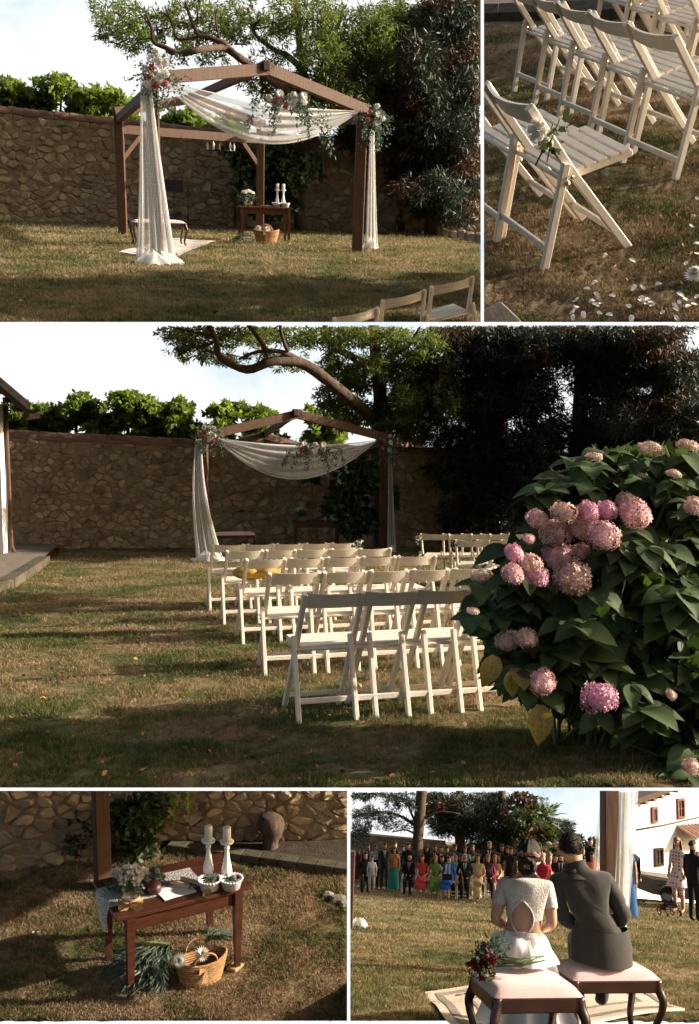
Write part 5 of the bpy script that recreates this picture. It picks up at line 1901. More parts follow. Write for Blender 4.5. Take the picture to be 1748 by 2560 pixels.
# mustard shawls left on a chair of the middle row
for k, (px, py, lb) in enumerate([(625, 1432, "mustard cloth bundle on the left of the first middle-row seat"), (668, 1430, "mustard cloth bundle on the second middle-row seat")]):
    p = S3.at(px, py, 9.4)
    solo("shawl", MB().grid(16, 10, lambda u, v: (.17 * math.cos(6.283 * u) * math.sin(math.pi * v) ** .7, .1 * math.sin(6.283 * u) * math.sin(math.pi * v) ** .7, .08 * (1 - 2 * v) * .8 + .015 * math.sin(u * 25 + v * 6))), M['yellow'], lb, "shawl", None, p)
# small posies tied to the aisle chairs
for px, py, d, lb in [(900, 1365, 11.0, "posy tied to the aisle end of the fourth row"), (1060, 1405, 9.6, "white posy on the aisle end of the middle row"), (1048, 1352, 14.4, "posy on the first chair right of the aisle"), (1136, 1365, 12.5, "posy on the right front row's first chair"), (1200, 1418, 8.3, "posy on the aisle end of the second row")]:
    bouquet(S3, S3.at(px, py, d), .07, lb, 60, 3, 'rose', 'pet_white', .04, "posy", (1, .8, 1.2))

# ------------------------------------------------------------------ hydrangea
HB = S3.g(1560, 1905)
hyd = thing("hydrangea_bush", "big hydrangea bush with pink mophead blooms at the right foreground", "bush", HB)
HT = Matrix.Translation(HB)
def hyd_leaf_mesh(k):
    mb = MB()
    w = .30 + .04 * k
    def f(u, v):
        prof = math.sin(math.pi * min(1, .06 + v * .94)) ** .8 * (1 - .35 * v) * 1.15
        x = (u - .5) * 2 * w * prof
        e = .02 * math.sin(v * 26 + k) * (abs(u - .5) * 2)
        return (x + e * .3, v, .16 * abs(u - .5) * prof - (.28 + .08 * k) * v * v + .015 * math.sin(v * 18) * (1 - abs(2 * u - 1)))
    mb.grid(4, 6, f, 0, True)
    return mb
LM = {}
for mk in ('hyd_leaf', 'hyd_yel'):
    LM[mk] = [hyd_leaf_mesh(k).mesh("leaf", M[mk]) for k in range(4)]
blob = [(1500, 1330, 5.3, 170, 200), (1650, 1290, 5.3, 150, 170), (1420, 1450, 5.0, 170, 150), (1600, 1500, 5.0, 190, 210), (1310, 1530, 5.0, 110, 95), (1680, 1700, 4.8, 130, 200), (1480, 1660, 4.9, 180, 110), (1600, 1180, 5.4, 120, 60), (1330, 1640, 4.9, 90, 70), (1700, 1880, 4.7, 70, 110)]
def in_blob(px, py):
    return any(((px - x) / rx) ** 2 + ((py - y) / ry) ** 2 < 1 for x, y, _, rx, ry in blob)
heads = [(1344, 1299, 28, 'a'), (1410, 1282, 31, 'o'), (1470, 1278, 29, 'v'), (1517, 1276, 27, 'v'), (1564, 1253, 26, 'o'), (1587, 1287, 41, 'a'), (1387, 1332, 38, 'o'), (1455, 1321, 34, 'o'), (1510, 1340, 41, 'a'), (1321, 1347, 15, 'a'), (1284, 1383, 25, 'v'), (1325, 1408, 27, 'o'),
         (1399, 1393, 41, 'a'), (1429, 1444, 50, 'o'), (1340, 1440, 31, 'v'), (1282, 1434, 29, 'a'), (1203, 1438, 26, 'f'), (1455, 1378, 22, 'o'), (1485, 1142, 20, 'f'), (1628, 1123, 33, 'f'), (1719, 1114, 27, 'f'), (1606, 1189, 12, 'f'), (1685, 1185, 20, 'f'), (1736, 1265, 26, 'o'), (1182, 1528, 16, 'f'),
         (1267, 1602, 29, 'o'), (1316, 1596, 29, 'o'), (1357, 1703, 34, 'a'), (1498, 1745, 43, 'v'), (1677, 1737, 14, 'o'), (1728, 1918, 24, 'o')]
HD = lambda px, py: 4.72 + .25 * math.sin(px * .021) * math.sin(py * .017) + max(0, (1500 - py)) * .0012
made = 0
# leaves stand in opposite pairs round shoot tips
shoots = [(px, py + r * .9) for px, py, r, _ in heads]
while len(shoots) < 250:
    px, py = R.uniform(1190, 1790), R.uniform(1120, 1960)
    if in_blob(px, py): shoots.append((px, py))
nl = 0
deep = MB()
for si, (px, py) in enumerate(shoots):
    d = HD(px, py) + (R.uniform(-.1, .15) if si < 72 else R.uniform(.05, .45))
    c = S3.at(px, py, d) - HB
    k = 4 if si < len(heads) else 5
    a0 = R.uniform(0, 6.28)
    for j in range(k):
        
        a = a0 + j * 6.283 / k + R.uniform(-.35, .35)
        out = Vector((math.cos(a), math.sin(a) - .35, R.uniform(-.55, .35))).normalized()
        L = R.uniform(.125, .2) * (.8 if si < len(heads) else 1)
        x = out.cross(Vector((R.uniform(-.25, .25), R.uniform(-.6, -.1), 1))).normalized()
        z = x.cross(out)
        m = Matrix(((x.x * L, out.x * L, z.x * L, c.x), (x.y * L, out.y * L, z.y * L, c.y), (x.z * L, out.z * L, z.z * L, c.z), (0, 0, 0, 1)))
        yel = (py > 1560 and px < 1420 and R.random() < .14)
        lm = LM['hyd_yel' if yel else 'hyd_leaf'][R.randrange(4)]
        if nl < 296:
            tag(link("leaf", lm, hyd, mat4=m), "yellowed leaf" if yel else None)
        else:
            deep.add([m @ v.co for v in lm.vertices], [tuple(p.vertices) for p in lm.polygons], 1 if yel else 0, True)
        nl += 1
for (px, py, ang, L, lb) in [(1240, 1640, 3.9, .16, 1), (1352, 1762, 4.6, .19, 1), (1700, 1930, 5.2, .17, 1), (1275, 1680, 4.9, .12, 1)]:
    c = S3.at(px, py, 4.6) - HB
    out = Vector((math.cos(ang) * .5, -.35, -.75)).normalized()
    x = out.cross(Vector((0, -1, .3))).normalized(); z = x.cross(out)
    tag(link("leaf", LM['hyd_yel'][1], hyd, mat4=Matrix(((x.x * L, out.x * L, z.x * L, c.x), (x.y * L, out.y * L, z.y * L, c.y), (x.z * L, out.z * L, z.z * L, c.z), (0, 0, 0, 1)))), "large yellowed leaf")
part('leaves', deep, [M['hyd_leaf'], M['hyd_yel']], hyd, kind='stuff')
# inner leaves that close the bush
Pn, Dn = [], []
for x, y, d, rx, ry in blob:
    n = int(rx * ry / 16)
    c = S3.at(x, y, d + .35)
    s = d / FPX
    v = unit(n) * (NR.random(n) ** .4)[:, None] * np.array([rx * s * .95, .42, ry * s * .95])
    Pn.append(v + np.array(c - HB))
    dd = unit(n); dd[:, 2] -= .5; dd[:, 1] -= .4
    Dn.append(dd / np.linalg.norm(dd, axis=1, keepdims=True))
Pn, Dn = np.concatenate(Pn), np.concatenate(Dn)
part("inner_leaves", leaf_mesh("inner_leaves", Pn, Dn, .17, .10, M['hyd_leaf'], S3, HT, None, 5, .12), None, hyd, kind="stuff")
root = Vector((0, .25, 0))
sm = MB()
for si, (px, py) in enumerate(shoots[:80:2]):
    c = S3.at(px, py, HD(px, py) + .1) - HB
    sm = MB().tube(smooth_path([root + Vector((R.uniform(-.3, .3), R.uniform(0, .4), -.05)), Vector((c.x * .55, c.y * .5 + .3, c.z * .55)), c], 4), [.011, .011, .010, .010, .009, .009, .008, .007, .006], 5)
    part("stem", sm, M['hyd_stem'], hyd)
FM = {'a': ['pet_hyd'], 'v': ['pet_viv'], 'o': ['pet_old', 'pet_hyd'], 'f': ['pet_grn', 'pet_hyd']}
def mophead(r, kind, seed):
    rr = random.Random(seed)
    mats = FM[kind]
    mb = MB()
    n = int(100 + r * 950)
    a0 = rr.uniform(0, 6)
    fl = r * .23
    mb.ball((0, 0, 0), (r * .74, r * .74, r * (.34 if kind == 'f' else .6)), 12, 8)
    for i in range(n):
        z = 1 - 2 * (i + .5) / n
        if z < -.55: continue
        a = i * 2.39996
        s = math.sqrt(max(0, 1 - z * z))
        d = Vector((s * math.cos(a), s * math.sin(a), z))
        sq = .5 if kind == 'f' else .82
        c = Vector((d.x, d.y, d.z * sq)) * r * rr.uniform(.84, 1.02) * (1 + .09 * math.sin(3 * a0 + 2.2 * math.atan2(d.y, d.x)) + .07 * math.sin(5 * d.z + 4 * d.x + a0))
        u = (d + Vector((rr.uniform(-.35, .35), rr.uniform(-.35, .35), rr.uniform(-.35, .35)))).normalized()
        q = u.to_track_quat('Z', 'Y').to_matrix() @ Matrix.Rotation(rr.uniform(0, 1.6), 3, 'Z')
        f = fl * rr.uniform(.75, 1.15)
        mi = 0 if len(mats) == 1 else (1 if rr.random() < .35 else 0)
        vs = [(0, 0, 0)]
        for k in range(4):
            b = k * 1.5708
            vs += [(f * .75 * math.cos(b - .42), f * .75 * math.sin(b - .42), f * .12), (f * math.cos(b), f * math.sin(b), f * .2), (f * .75 * math.cos(b + .42), f * .75 * math.sin(b + .42), f * .12)]
        mb.add([q @ Vector(p) + c for p in vs], [(0, 1 + 3 * k, 2 + 3 * k, 3 + 3 * k) for k in range(4)], mi)
    return mb.mesh("flower_head", [M[x] for x in mats])
LB = {'a': "full pale pink flower head", 'v': "vivid pink flower head", 'o': "faded cream and brown flower head", 'f': "flat greenish flower head just opening"}
for i, (px, py, r, kd) in enumerate(heads):
    d = HD(px, py) - .24
    c = S3.at(px, py, d) - HB
    part("flower_head", mophead(r * d / FPX * 1.03, kd, i), None, hyd, LB[kd], mat4=Matrix.Translation(c) @ Matrix.Rotation(.45 if kd != 'f' else .12, 4, 'X') @ Matrix.Rotation(R.uniform(-.3, .3), 4, 'Y'))

# unseen tree added right of the lawn to cast shade across it
added_shade_tree(S3, "tall shade tree added out of view to the right beyond the hydrangea", (6.8, 13.0, 0), [((0, 0, 4.6), (1.3, 2.4, .9)), ((.2, 1.8, 5.6), (1.3, 1.8, .8))], 5, 5200)

litter(S3, 0, 1180, 1420, 1960, 500, .035)
# =================================================================== the ceremony table seen from above
ST = S4
lawn(S4, -120, 868, 1977, 2552, 13.5, M['lawn'], .02)
grass(S4, -110, 868, 2110, 2552, 230000, M['blade'], .026, None, .0032)
def on(st, px, py, z):
    """point at height z above the lawn under picture point"""
    p = top_at(st, px, py, z)
    return p + Vector((0, 0, z))
wa, wb = S4.g(-60, 2182), S4.g(330, 2140)
stone_wall(S4, wa, wb, 1.5, 1.5, "rubble wall with rounded stones left of the brown post, table view", .17, .105, False, 31, 250, thick=.4)
wc, wd = S4.g(330, 2112), S4.g(940, 2105)
stone_wall(S4, wc, wd, 1.5, 1.5, "dim rubble wall behind the stump and the candlesticks, table view", .16, .10, False, 32, 300, thick=.4)
# planting bed kerb and stump
for k in range(11):
    p, q2 = S4.g(425 + k * 46, 2124 + k * 6.2), S4.g(425 + (k + .96) * 46, 2124 + (k + .96) * 6.2)
    setting("kerb", MB().bar(p + Vector((0, 0, .03)), q2 + Vector((0, 0, .03)), .16, .12), M['kerb'])
bd = [S4.g(425, 2126), S4.g(960, 2198), S4.g(960, 2098), S4.g(400, 2105)]
setting("planting_bed", MB().add([p + Vector((0, 0, .05)) for p in bd], [(0, 1, 2, 3)]), M['soil'])
solo("tree_stump", MB().tube(smooth_path([(0, 0, -.02), (.0, 0, .12), (.02, 0, .24), (.0, 0, .34), (0, 0, .42)], 3), [.10, .095, .09, .09, .10, .115, .13, .15, .15, .15, .14, .13, .10], 12), M['bark'], "dark mushroom-shaped stump in the bed before the dim wall, table view", "stump", None, S4.g(676, 2128))
et = thing("stone_edging", "half-buried pale stones at the right edge of the table view", "edging", S4.g(850, 2255))
for i, (x, y, sx, sy) in enumerate([(845, 2250, .16, .1), (820, 2240, .12, .08), (868, 2264, .16, .12), (740, 2150, .18, .1), (800, 2165, .2, .1)]):
    p = S4.g(x, y) - S4.g(850, 2255)
    part("stone", MB().box(p + Vector((0, 0, .01)), (sx, sy, .07), (R.uniform(-.1, .1), R.uniform(-.1, .1), R.uniform(-.5, .5)), bev=.025), M['rocks'], et)
# post, ivy, pale trunk
pb = S4.g(258, 2218)
t = thing("timber_post", "square brown pergola post behind the left end of the table", "post", pb, .35)
part("shaft", MB().bar((0, 0, -.05), (-.06, 0, 2.6), .15, .15, (0, 1, 0), bev=.01), M['wood'], t)
D = 10.7
b = S4.g(345, 2165)
cl = [(330, 2010, 45, 40, 1500), (350, 2060, 45, 40, 1500), (320, 2100, 40, 35, 1200), (370, 2110, 35, 30, 900), (335, 2140, 45, 25, 1000), (285, 2050, 25, 60, 900), (385, 2000, 30, 30, 700), (280, 1995, 40, 25, 700), (220, 2030, 30, 50, 500), (195, 2080, 25, 30, 250)]
leafy_tree(S4, "ivy_shrub", "dense dark ivy shrub behind the post and jar, table view", "shrub", [([b, S4.at(345, 2080, D), S4.at(340, 2000, D)], .03, .02)], cl, D, .22, M['leaf_dark'], .075, .055, base=b)
b = S4.g(385, 2150)
t = thing("leaning_tree", "pale leaning tree trunk beside the ivy, table view", "trunk", b)
m = MB(); limb(m, [(0, 0, -.05), S4.at(392, 2080, D + .2) - b, S4.at(405, 2010, D + .1) - b, S4.at(400, 1960, D) - b], .085, .06)
part("trunk", m, M['bark'], t)
cl = [(440, 1990, 18, 12, 70), (462, 2003, 14, 14, 70), (468, 1985, 10, 8, 30)]
leafy_tree(S4, "leafy_twig", "sunlit leafy twig dangling at the top of the table view", "twig", [([S4.at(440, 1975, 10), S4.at(455, 1992, 10), S4.at(470, 2012, 10)], .008, .004)], cl, 10, .1, M['leaf_hedge'], .07, .045, base=S4.at(440, 1978, 10))

# table
TB4 = make_table(1.22, .74, .75, .13)
feet = [S4.g(340, 2488), S4.g(592, 2418), S4.g(280, 2405), S4.g(505, 2341)]
tc = sum(feet, Vector()) / 4
tyaw = math.radians(19.5)
TB4.put("table", "dark red wooden ceremony table with lace runner, seen from above", "table", tc, tyaw)
T4 = Matrix.Translation(tc) @ Matrix.Rotation(tyaw, 4, 'Z')
rn = MB()
def run(u, v):
    y = (v - .5) * .36 + .02
    s = -.27 + u * 1.12
    if s < 0:
        return (-.614 - .015 * math.sin(u * 12), y * (1 - .12 * (s / -.27)) - .01, .752 + s * (1 - .5 * abs(v - .4)))
    return (-.614 + s, y, .7535 + .001 * math.sin(u * 30 + v * 9))
rn.grid(40, 12, run)
ru = thing("lace_runner", "white lace runner hanging over the left end of the table", "table runner", mat4=T4)
part("lace", rn, M['lace'], ru)
hm = MB()
for v in (0, 1):
    hm.grid(40, 1, lambda u, w, v=v: Vector(run(u, v)) + Vector((0, (w - .5) * .014, .0015)))
hm.grid(1, 12, lambda u, v: Vector(run(0, v)) + Vector((-.003, 0, (u - .5) * .012)))
part("hem", hm, M['veil2'], ru)
solo("sheet", MB().grid(8, 6, lambda u, v: ((u - .5) * .3, (v - .5) * .22, .002 + .004 * math.sin(u * 5 + v * 3))), M['satin'], "pale sheet lying on the lace in the middle of the table", "paper", None, mat4=Matrix.Translation(on(S4, 440, 2228, .757)) @ Matrix.Rotation(tyaw + .1, 4, 'Z'))
CANDLE.put("candlestick", "white turned candlestick with the taller candle, left one, table view from above", "candlestick", on(S4, 521, 2203, .757), 0, "white candlesticks")
CANDLE.put("candlestick", "white turned candlestick on the right, nearer the table's end, view from above", "candlestick", on(S4, 567, 2206, .757), 0, "white candlesticks")
BOWL.put("bowl", "white beaded bowl filled with dried petals, left of two, seen from above", "bowl", on(S4, 524, 2222, .757), 0, "white bowls")
BOWL.put("bowl", "white beaded bowl, right of two at the table end, seen from above", "bowl", on(S4, 578, 2220, .757), .4, "white bowls")
for k, (x, y, lb) in enumerate([(452, 2216, "longer rolled parchment scroll on the lace, nearer the viewer"), (478, 2208, "parchment scroll half behind the longer one")]):
    s = MB().tube([(-.10, 0, .02), (.10, 0, .02)], .02, 12, cap=False)
    s.tube([(-.10, 0, .02), (.10, 0, .02)], .013, 10, cap=False)
    solo("scroll", s, M['paper'], lb, "scroll", None, on(S4, x, y, .757), -.62)
rb = thing("ring_box", "tiny brass and glass ring box before the left bowl", "box", on(S4, 519, 2240, .757), .3)
fr = MB()
for x in (-.03, .03):
    for y in (-.03, .03):
        fr.bar((x, y, 0), (x, y, .05), .005, .005)
for z in (.002, .05):
    for x in (-.03, .03): fr.bar((x, -.03, z), (x, .03, z), .005, .005)
    for y in (-.03, .03): fr.bar((-.03, y, z), (.03, y, z), .005, .005)
part("frame", fr, M['gold'], rb)
part("glass", MB().box((0, 0, .026), (.054, .054, .045)), M['glass'], rb)
vase(S4, on(S4, 328, 2262, .757), "glass jar wrapped with a burlap bow at the table's left end", 1.25)
bouquet(S4, on(S4, 325, 2212, .80), .17, "white roses and eucalyptus in the jar with the burlap bow", 420, 12, 'rose', 'pet_white', .05)
vase(S4, on(S4, 383, 2230, .757), "tall dark glass jar without ribbon behind the burlap-bow jar", 1.3, False, True)
bouquet(S4, on(S4, 382, 2196, .78), .095, "small eucalyptus sprigs and a white rose in the dark jar", 180, 2, 'rose', 'pet_white', .05)
# basket and what it holds
bk = S4.g(503, 2452)
basket(S4, bk, .30, "straw basket on the grass under the table, seen from above", .85)
flower_solo(S4, 'daisy', on(S4, 450, 2396, .26) + Vector((0, -.06, .02)), .066, (-.25, -.9, .45), "white gerbera at the left rim of the basket, seen from above", "gerberas in the basket", name="gerbera")
flower_solo(S4, 'daisy', on(S4, 505, 2384, .27) + Vector((0, -.04, .02)), .066, (.1, -.9, .5), "white gerbera at the right rim of the basket, seen from above", "gerberas in the basket", name="gerbera")
fern_bundle(S4, on(S4, 425, 2400, .02), math.radians(232), .58, "grey-green acacia fronds spilling from the basket toward the table leg", 16)
fern_bundle(S4, bk + Vector((.05, .12, .12)), math.radians(52), .34, "feathery sprigs standing in the back of the basket", 7)
solo("wooden_block", MB().box((0, 0, .012), (.13, .10, .03), bev=.006), M['burlap'], "thin pale block under the table's right front leg", "block", None, S4.g(588, 2420), .9)
for x, y in ((82, 2338), (95, 2333)):
    solo("petal", pm[0], None, "white petal on the shaded grass left of the table", "petal", "petals left of the table", S4.g(x, y) + Vector((0, 0, .01)), R.uniform(0, 6))

litter(S4, 0, 860, 2190, 2545, 260, .024)
# =================================================================== the couple from behind, the guests facing them
ST = S5
lawn(S5, 876, 1900, 1977, 2552, 60, M['lawn_g'], .03)
rugp = [S5.g(1062, 2486), S5.g(1120, 2600), S5.g(1735, 2525), S5.g(1540, 2440)]
grass(S5, 876, 1850, 2185, 2552, 210000, M['blade_g'], .030, [[(1130, 2620), (1715, 2532), (1548, 2434), (1058, 2482)]], .004)
rug(S5, [S5.g(1150, 2610), S5.g(1712, 2527), S5.g(1545, 2436), S5.g(1062, 2484)], "faded oriental rug under the couple's stools", 7, RUGM)

# stools
BN = make_bench(.62, .44, .47)
byaw = math.radians(20)
c1 = S5.col(1314, 5.9)
c2 = S5.col(1512, 7.1)
BN1 = make_bench(.52, .46, .47)
BN1.put("stool", "pink velvet stool under the bride with the bouquet lying on it", "stool", c1, byaw, "pink velvet stools")
BN.put("stool", "pink velvet stool under the man in the dark suit", "stool", c2, byaw, "pink velvet stools")

def shell(name, data, pick, off, m, parent, thick=None):
    _, J, vs, fs, reg = data
    nrm = [Vector() for _ in vs]
    for f in fs:
        n = (vs[f[1]] - vs[f[0]]).cross(vs[f[2]] - vs[f[0]])
        for i in f: nrm[i] += n
    keep = [f for f, r in zip(fs, reg) if pick(sum((vs[i] for i in f), Vector()) / len(f), r)]
    ids = sorted({i for f in keep for i in f})
    mp = {k: j for j, k in enumerate(ids)}
    mb = MB().add([vs[i] + nrm[i].normalized() * (off(vs[i]) if callable(off) else off) for i in ids], [tuple(mp[i] for i in f) for f in keep], 0, True)
    return part(name, mb, m, parent)

def figure(label, loc, rz, fem, lean, hair):
    global ST
    ST = S5
    J, E = skeleton("sit", lean, "lap", fem)
    vs, fs, reg = grow(J, E, 3 if fem else 2)
    me = bpy.data.meshes.new("person")
    me.from_pydata(vs, [], fs)
    me.materials.append(M['skin'])
    me.polygons.foreach_set("use_smooth", [True] * len(fs))
    o = tag(link("person", me, mat4=Matrix.Translation(loc) @ Matrix.Rotation(rz, 4, 'Z') @ Matrix.Scale(.755 if fem else .88, 4)), label, "person")
    return o, (me, J, vs, fs, reg)

# groom, back to us, leaning towards the bride
gl = c2 + Matrix.Rotation(byaw, 3, 'Z') @ Vector((-.02, .02, 0))
groom, gd = figure("man in a charcoal suit sitting with his back turned, short dark hair", gl + Vector((0, 0, .07)), math.pi + .12, False, (.19, -.02), 'hair_b')
gJ = gd[1]
shell("jacket", gd, lambda c, r: r in (2, 3, 4, 5) , lambda v: .02 + .007 * math.sin(v.z * 48 + v.x * 22 + 2 * math.sin(v.x * 11)) * (1 if v.z < .9 else .35) + .004 * math.sin(v.x * 40 - v.z * 19), M['suit_g'], groom)
shell("trousers", gd, lambda c, r: r in (7, 8), .012, M['suit_g'], groom)
shell("shoes", gd, lambda c, r: r == 9, .01, M['black'], groom)
gp = Vector(gJ["pelvis"][0])
def tail(u, v):
    a = math.pi * (-.22 + 1.44 * u)
    k = 1 + .35 * v
    return (gp.x + (.185 * k + .02 * math.sin(9 * u + v * 3)) * math.cos(a), gp.y + .145 * k * math.sin(a) + .01 * math.sin(u * 14) * v, gp.z + .12 - .235 * v + .012 * math.sin(u * 8))
part("jacket_tail", MB().grid(30, 8, tail), M['suit_g'], groom)
co = Vector(gJ["neck"][0])
part("shirt_collar", MB().lathe([(.074, -.045), (.068, -.01), (.064, .012)], 20, co, 1, 1.05, cap=False), M['satin'], groom)
part("jacket_collar", MB().lathe([(.125, -.085), (.095, -.05), (.08, -.018), (.074, -.024)], 20, co, 1.05, 1.05, cap=False), M['suit_g'], groom)
sk = Vector(gJ["skull"][0])
def hair_g(u, v):
    a, b = u * 2 * math.pi, v * 2.05
    back = .5 + .5 * math.sin(a)
    b *= .68 + .32 * back ** .7
    n = 1 + .025 * math.sin(u * 60 + v * 31) + .02 * math.sin(v * 50 + u * 17)
    return sk + Vector((.089 * n * math.sin(b) * math.cos(a), .016 + .106 * n * math.sin(b) * math.sin(a), .038 + .102 * n * math.cos(b)))
part("hair", MB().grid(44, 18, hair_g), M['hair_b'], groom)
n = 1500
u_, v_ = NR.random(n), NR.random(n) ** .6
P = np.array([hair_g(a, b) for a, b in zip(u_, v_)])
Dn = P - np.array(sk); Dn /= np.linalg.norm(Dn, axis=1, keepdims=True)
Dn *= .35; Dn[:, 2] -= .9; Dn += NR.normal(size=Dn.shape) * .25; Dn /= np.linalg.norm(Dn, axis=1, keepdims=True)
part("hair_tufts", leaf_mesh("hair_tufts", P, Dn, .022, .005, M['hair_b'], None), None, groom)
for s in (-1, 1):
    part("ear", MB().ball(sk + Vector((s * .093, .0, .0)), (.014, .026, .036), 8, 6), M['skin'], groom)

# bride
bl_ = c1 + Matrix.Rotation(byaw, 3, 'Z') @ Vector((.05, .20, 0))
bride, bd_ = figure("bride in a white lace dress with open back and flower crown, seen from behind", bl_ + Vector((0, 0, .125)), math.pi - .08, True, (-.05, -.02), 'hair_b')
bJ = bd_[1]
bw = Vector(bJ["waist"][0]); bc = Vector(bJ["chest"][0]); bp = Vector(bJ["pelvis"][0])
def open_back(c):
    if c.y < bw.y: return False
    z = (c.z - (bw.z - .045)) / .225
    if z < 0 or z > 1: return False
    return abs(c.x - bw.x) < .082 * math.sin(math.pi * min(1, z * .9 + .12)) ** .7
shell("lace_bodice", bd_, lambda c, r: (r == 2 or r == 1 and c.z < bc.z + .13) and not open_back(c) and c.z < bc.z + .15 or (r == 4 and c.z > bc.z - .06), .011, M['lacedress'], bride)
def back_y(x, z):
    best = min((v for v in bd_[2] if v.y > bw.y), key=lambda v: (v.x - x) ** 2 + (v.z - z) ** 2)
    return best.y
for s in (-1, 1):
    pts = []
    for k in range(15):
        z = k / 14
        x = bw.x + s * (.088 * math.sin(math.pi * min(1, z * .9 + .12)) ** .7)
        zz = bw.z - .05 + .235 * z
        pts.append((x, back_y(x, zz) + .012, zz))
    part("lace_trim", MB().tube(pts, .0065, 8), M['lacedress'], bride)
part("lace_trim", MB().tube([(bw.x - .05 + .02 * k, back_y(bw.x - .05 + .02 * k, bw.z - .05) + .012, bw.z - .052) for k in range(6)], .0065, 8), M['lacedress'], bride)
shell("skirt_lining", bd_, lambda c, r: r in (3, 7, 8) and c.z < bw.z - .085, .014, M['satin'], bride)
part("waistband", MB().lathe([(.142, -.02), (.146, 0), (.142, .022)], 28, (bw.x, bw.y, bw.z - .075), 1, .80, cap=False), M['lacedress'], bride)
def bskirt(u, v):
    a = u * 2 * math.pi
    rad = .148 + .095 * v ** .6 + .018 * math.sin(v * 5) * math.sin(a * 5 + 1)
    f = 1 + .035 * math.sin(23 * a + 2 * v) * (.3 + v) + .03 * math.sin(9 * a + v * 3)
    return (bp.x + rad * f * math.cos(a) * 1.05, bp.y - .03 + rad * f * math.sin(a) * .82, bw.z - .08 - .205 * v ** 1.3)
part("skirt", MB().grid(60, 12, bskirt), M['satin'], bride)
def bfall(u, v):
    x = (u - .5) * (.46 + .45 * v)
    return (bp.x + x, bp.y - .50 - .1 * v - .05 * math.sin(u * 22) * (.4 + v), .43 - .60 * v ** .8)
part("skirt_fall", MB().grid(44, 10, bfall), M['satin'], bride)
sk = Vector(bJ["skull"][0])
def hair_w(u, v):
    a, b = u * 2 * math.pi, v * 2.35
    back = .5 + .5 * math.sin(a)
    b *= .62 + .38 * back ** .7
    n = 1 + .03 * math.sin(u * 70 + v * 6)
    return sk + Vector((.095 * n * math.sin(b) * math.cos(a), .02 + .115 * n * math.sin(b) * math.sin(a), .04 + .112 * n * math.cos(b)))
part("hair", MB().grid(44, 18, hair_w), M['hair_b'], bride)
bun = MB()
for k in range(7):
    a = k * .9
    bun.tube([sk + Vector((.055 * math.cos(a + t * .35) * (1 - .04 * t), .125 + .03 * math.sin(t * .5), -.045 + .05 * math.sin(a + t * .35))) for t in range(8)], [.02 + .006 * math.sin(t) for t in range(8)], 7)
part("low_bun", bun, M['hair_b'], bride)
for i in range(26):
    a = math.pi * (.0 + i / 25)
    c = sk + Vector((.105 * math.cos(a), .03 + .115 * math.sin(a), .045 + R.uniform(-.012, .012)))
    mb = MB(); rose(mb, c, R.uniform(.011, .018), (math.cos(a), math.sin(a), .3), 0, 2)
    part("crown_flower", mb, M[R.choice(['pet_white', 'pet_pink', 'pet_old', 'euca'])], bride)

# bouquet on the stool
bq = S5.col(1212, 5.8) + Vector((0, 0, .52))
t = thing("bouquet", "wild bridal bouquet of red, pink and violet flowers lying on the stool", "bouquet", bq)
Tq = Matrix.Translation(bq)
sprig_leaves(420, (0, 0, .02), .08, .12, .034, 'leaf_dark', "foliage", t, S5, Tq, .35, .15, .2, (1, .8, .8))
sprig_leaves(200, (.02, 0, .05), .08, .13, .034, 'euca', "foliage", t, S5, Tq, .35, .0, .3, (.9, .8, 1))
for i in range(34):
    v = Vector((R.gauss(-.01, .045), R.uniform(-.09, -.02), R.gauss(.01, .05)))
    k = 'red_fl' if v.z < .03 else R.choice(['pet_pink', 'pet_hyd', 'pet_white', 'violet', 'red_fl'])
    mb = MB(); rose(mb, v, R.uniform(.012, .022), (R.uniform(-.5, .5), -1, .4), 0, 3)
    part("flower", mb, M[k], t)
sm = MB()
for i in range(12):
    sm.tube([(.05, .0, .0 + R.uniform(-.02, .04)), (.2, .03, -.0 + R.uniform(-.02, .03)), (.28 + R.uniform(-.06, .06), .05 + R.uniform(-.03, .05), .01 + R.uniform(-.01, .03))], .004, 5)
part("stems", sm, M['hyd_stem'], t)

# posts and tulle
pb = S5.col(1524, 10.6)
t = thing("timber_post", "weathered dark timber post rising behind the couple", "post", pb, .3)
part("shaft", MB().bar((0, 0, -.2), (.06, 0, 3.4), .155, .155, (0, 1, 0), bev=.01), M['wood'], t)
def veil5(label, px0, px1, y0, y1, d, w0, w1, seed, m='veil2'):
    global ST
    ST = S5
    a, b = S5.at(px0, y0, d), S5.at(px1, y1, d)
    t = thing("tulle_drape", label, "drape", b, 0, "tulle on the post behind the couple")
    part("cloth", MB().grid(24, 24, lambda u, v: (a - b) * v + Vector(((u - .5) * (w1 + (w0 - w1) * v), .04 * math.sin(u * 20 + seed + v * 2), 0))), M[m], t)
veil5("white tulle hanging along the right side of the post", 1564, 1551, 1940, 2330, 10.35, .10, .13, 1)
veil5("sheer tulle edge spreading right of the post", 1580, 1556, 1940, 2300, 10.5, .16, .12, 5, 'veil')
veil5("sheer tulle seen left of the post between the men's heads", 1506, 1490, 1980, 2200, 10.9, .03, .1, 3, 'veil')
pb2 = S5.g(868, 2322)
t = thing("timber_post", "edge of a timber post at the far left above pooled tulle", "post", pb2, .2)
part("shaft", MB().bar((0, 0, -.1), (0, 0, 1.1), .16, .16, (0, 1, 0), bev=.01), M['wood'], t)
solo("tulle_drape", MB().grid(24, 8, lambda u, v: (.13 * (1 - v * .6) * math.cos(u * 6.283) * (1 + .15 * math.sin(u * 19)), .09 * (1 - v * .6) * math.sin(u * 6.283), .12 * v ** .8 + .02 * math.sin(u * 31))), M['veil2'], "white tulle pooled on grass at the left edge of the guests' view", "drape", None, S5.g(898, 2318))

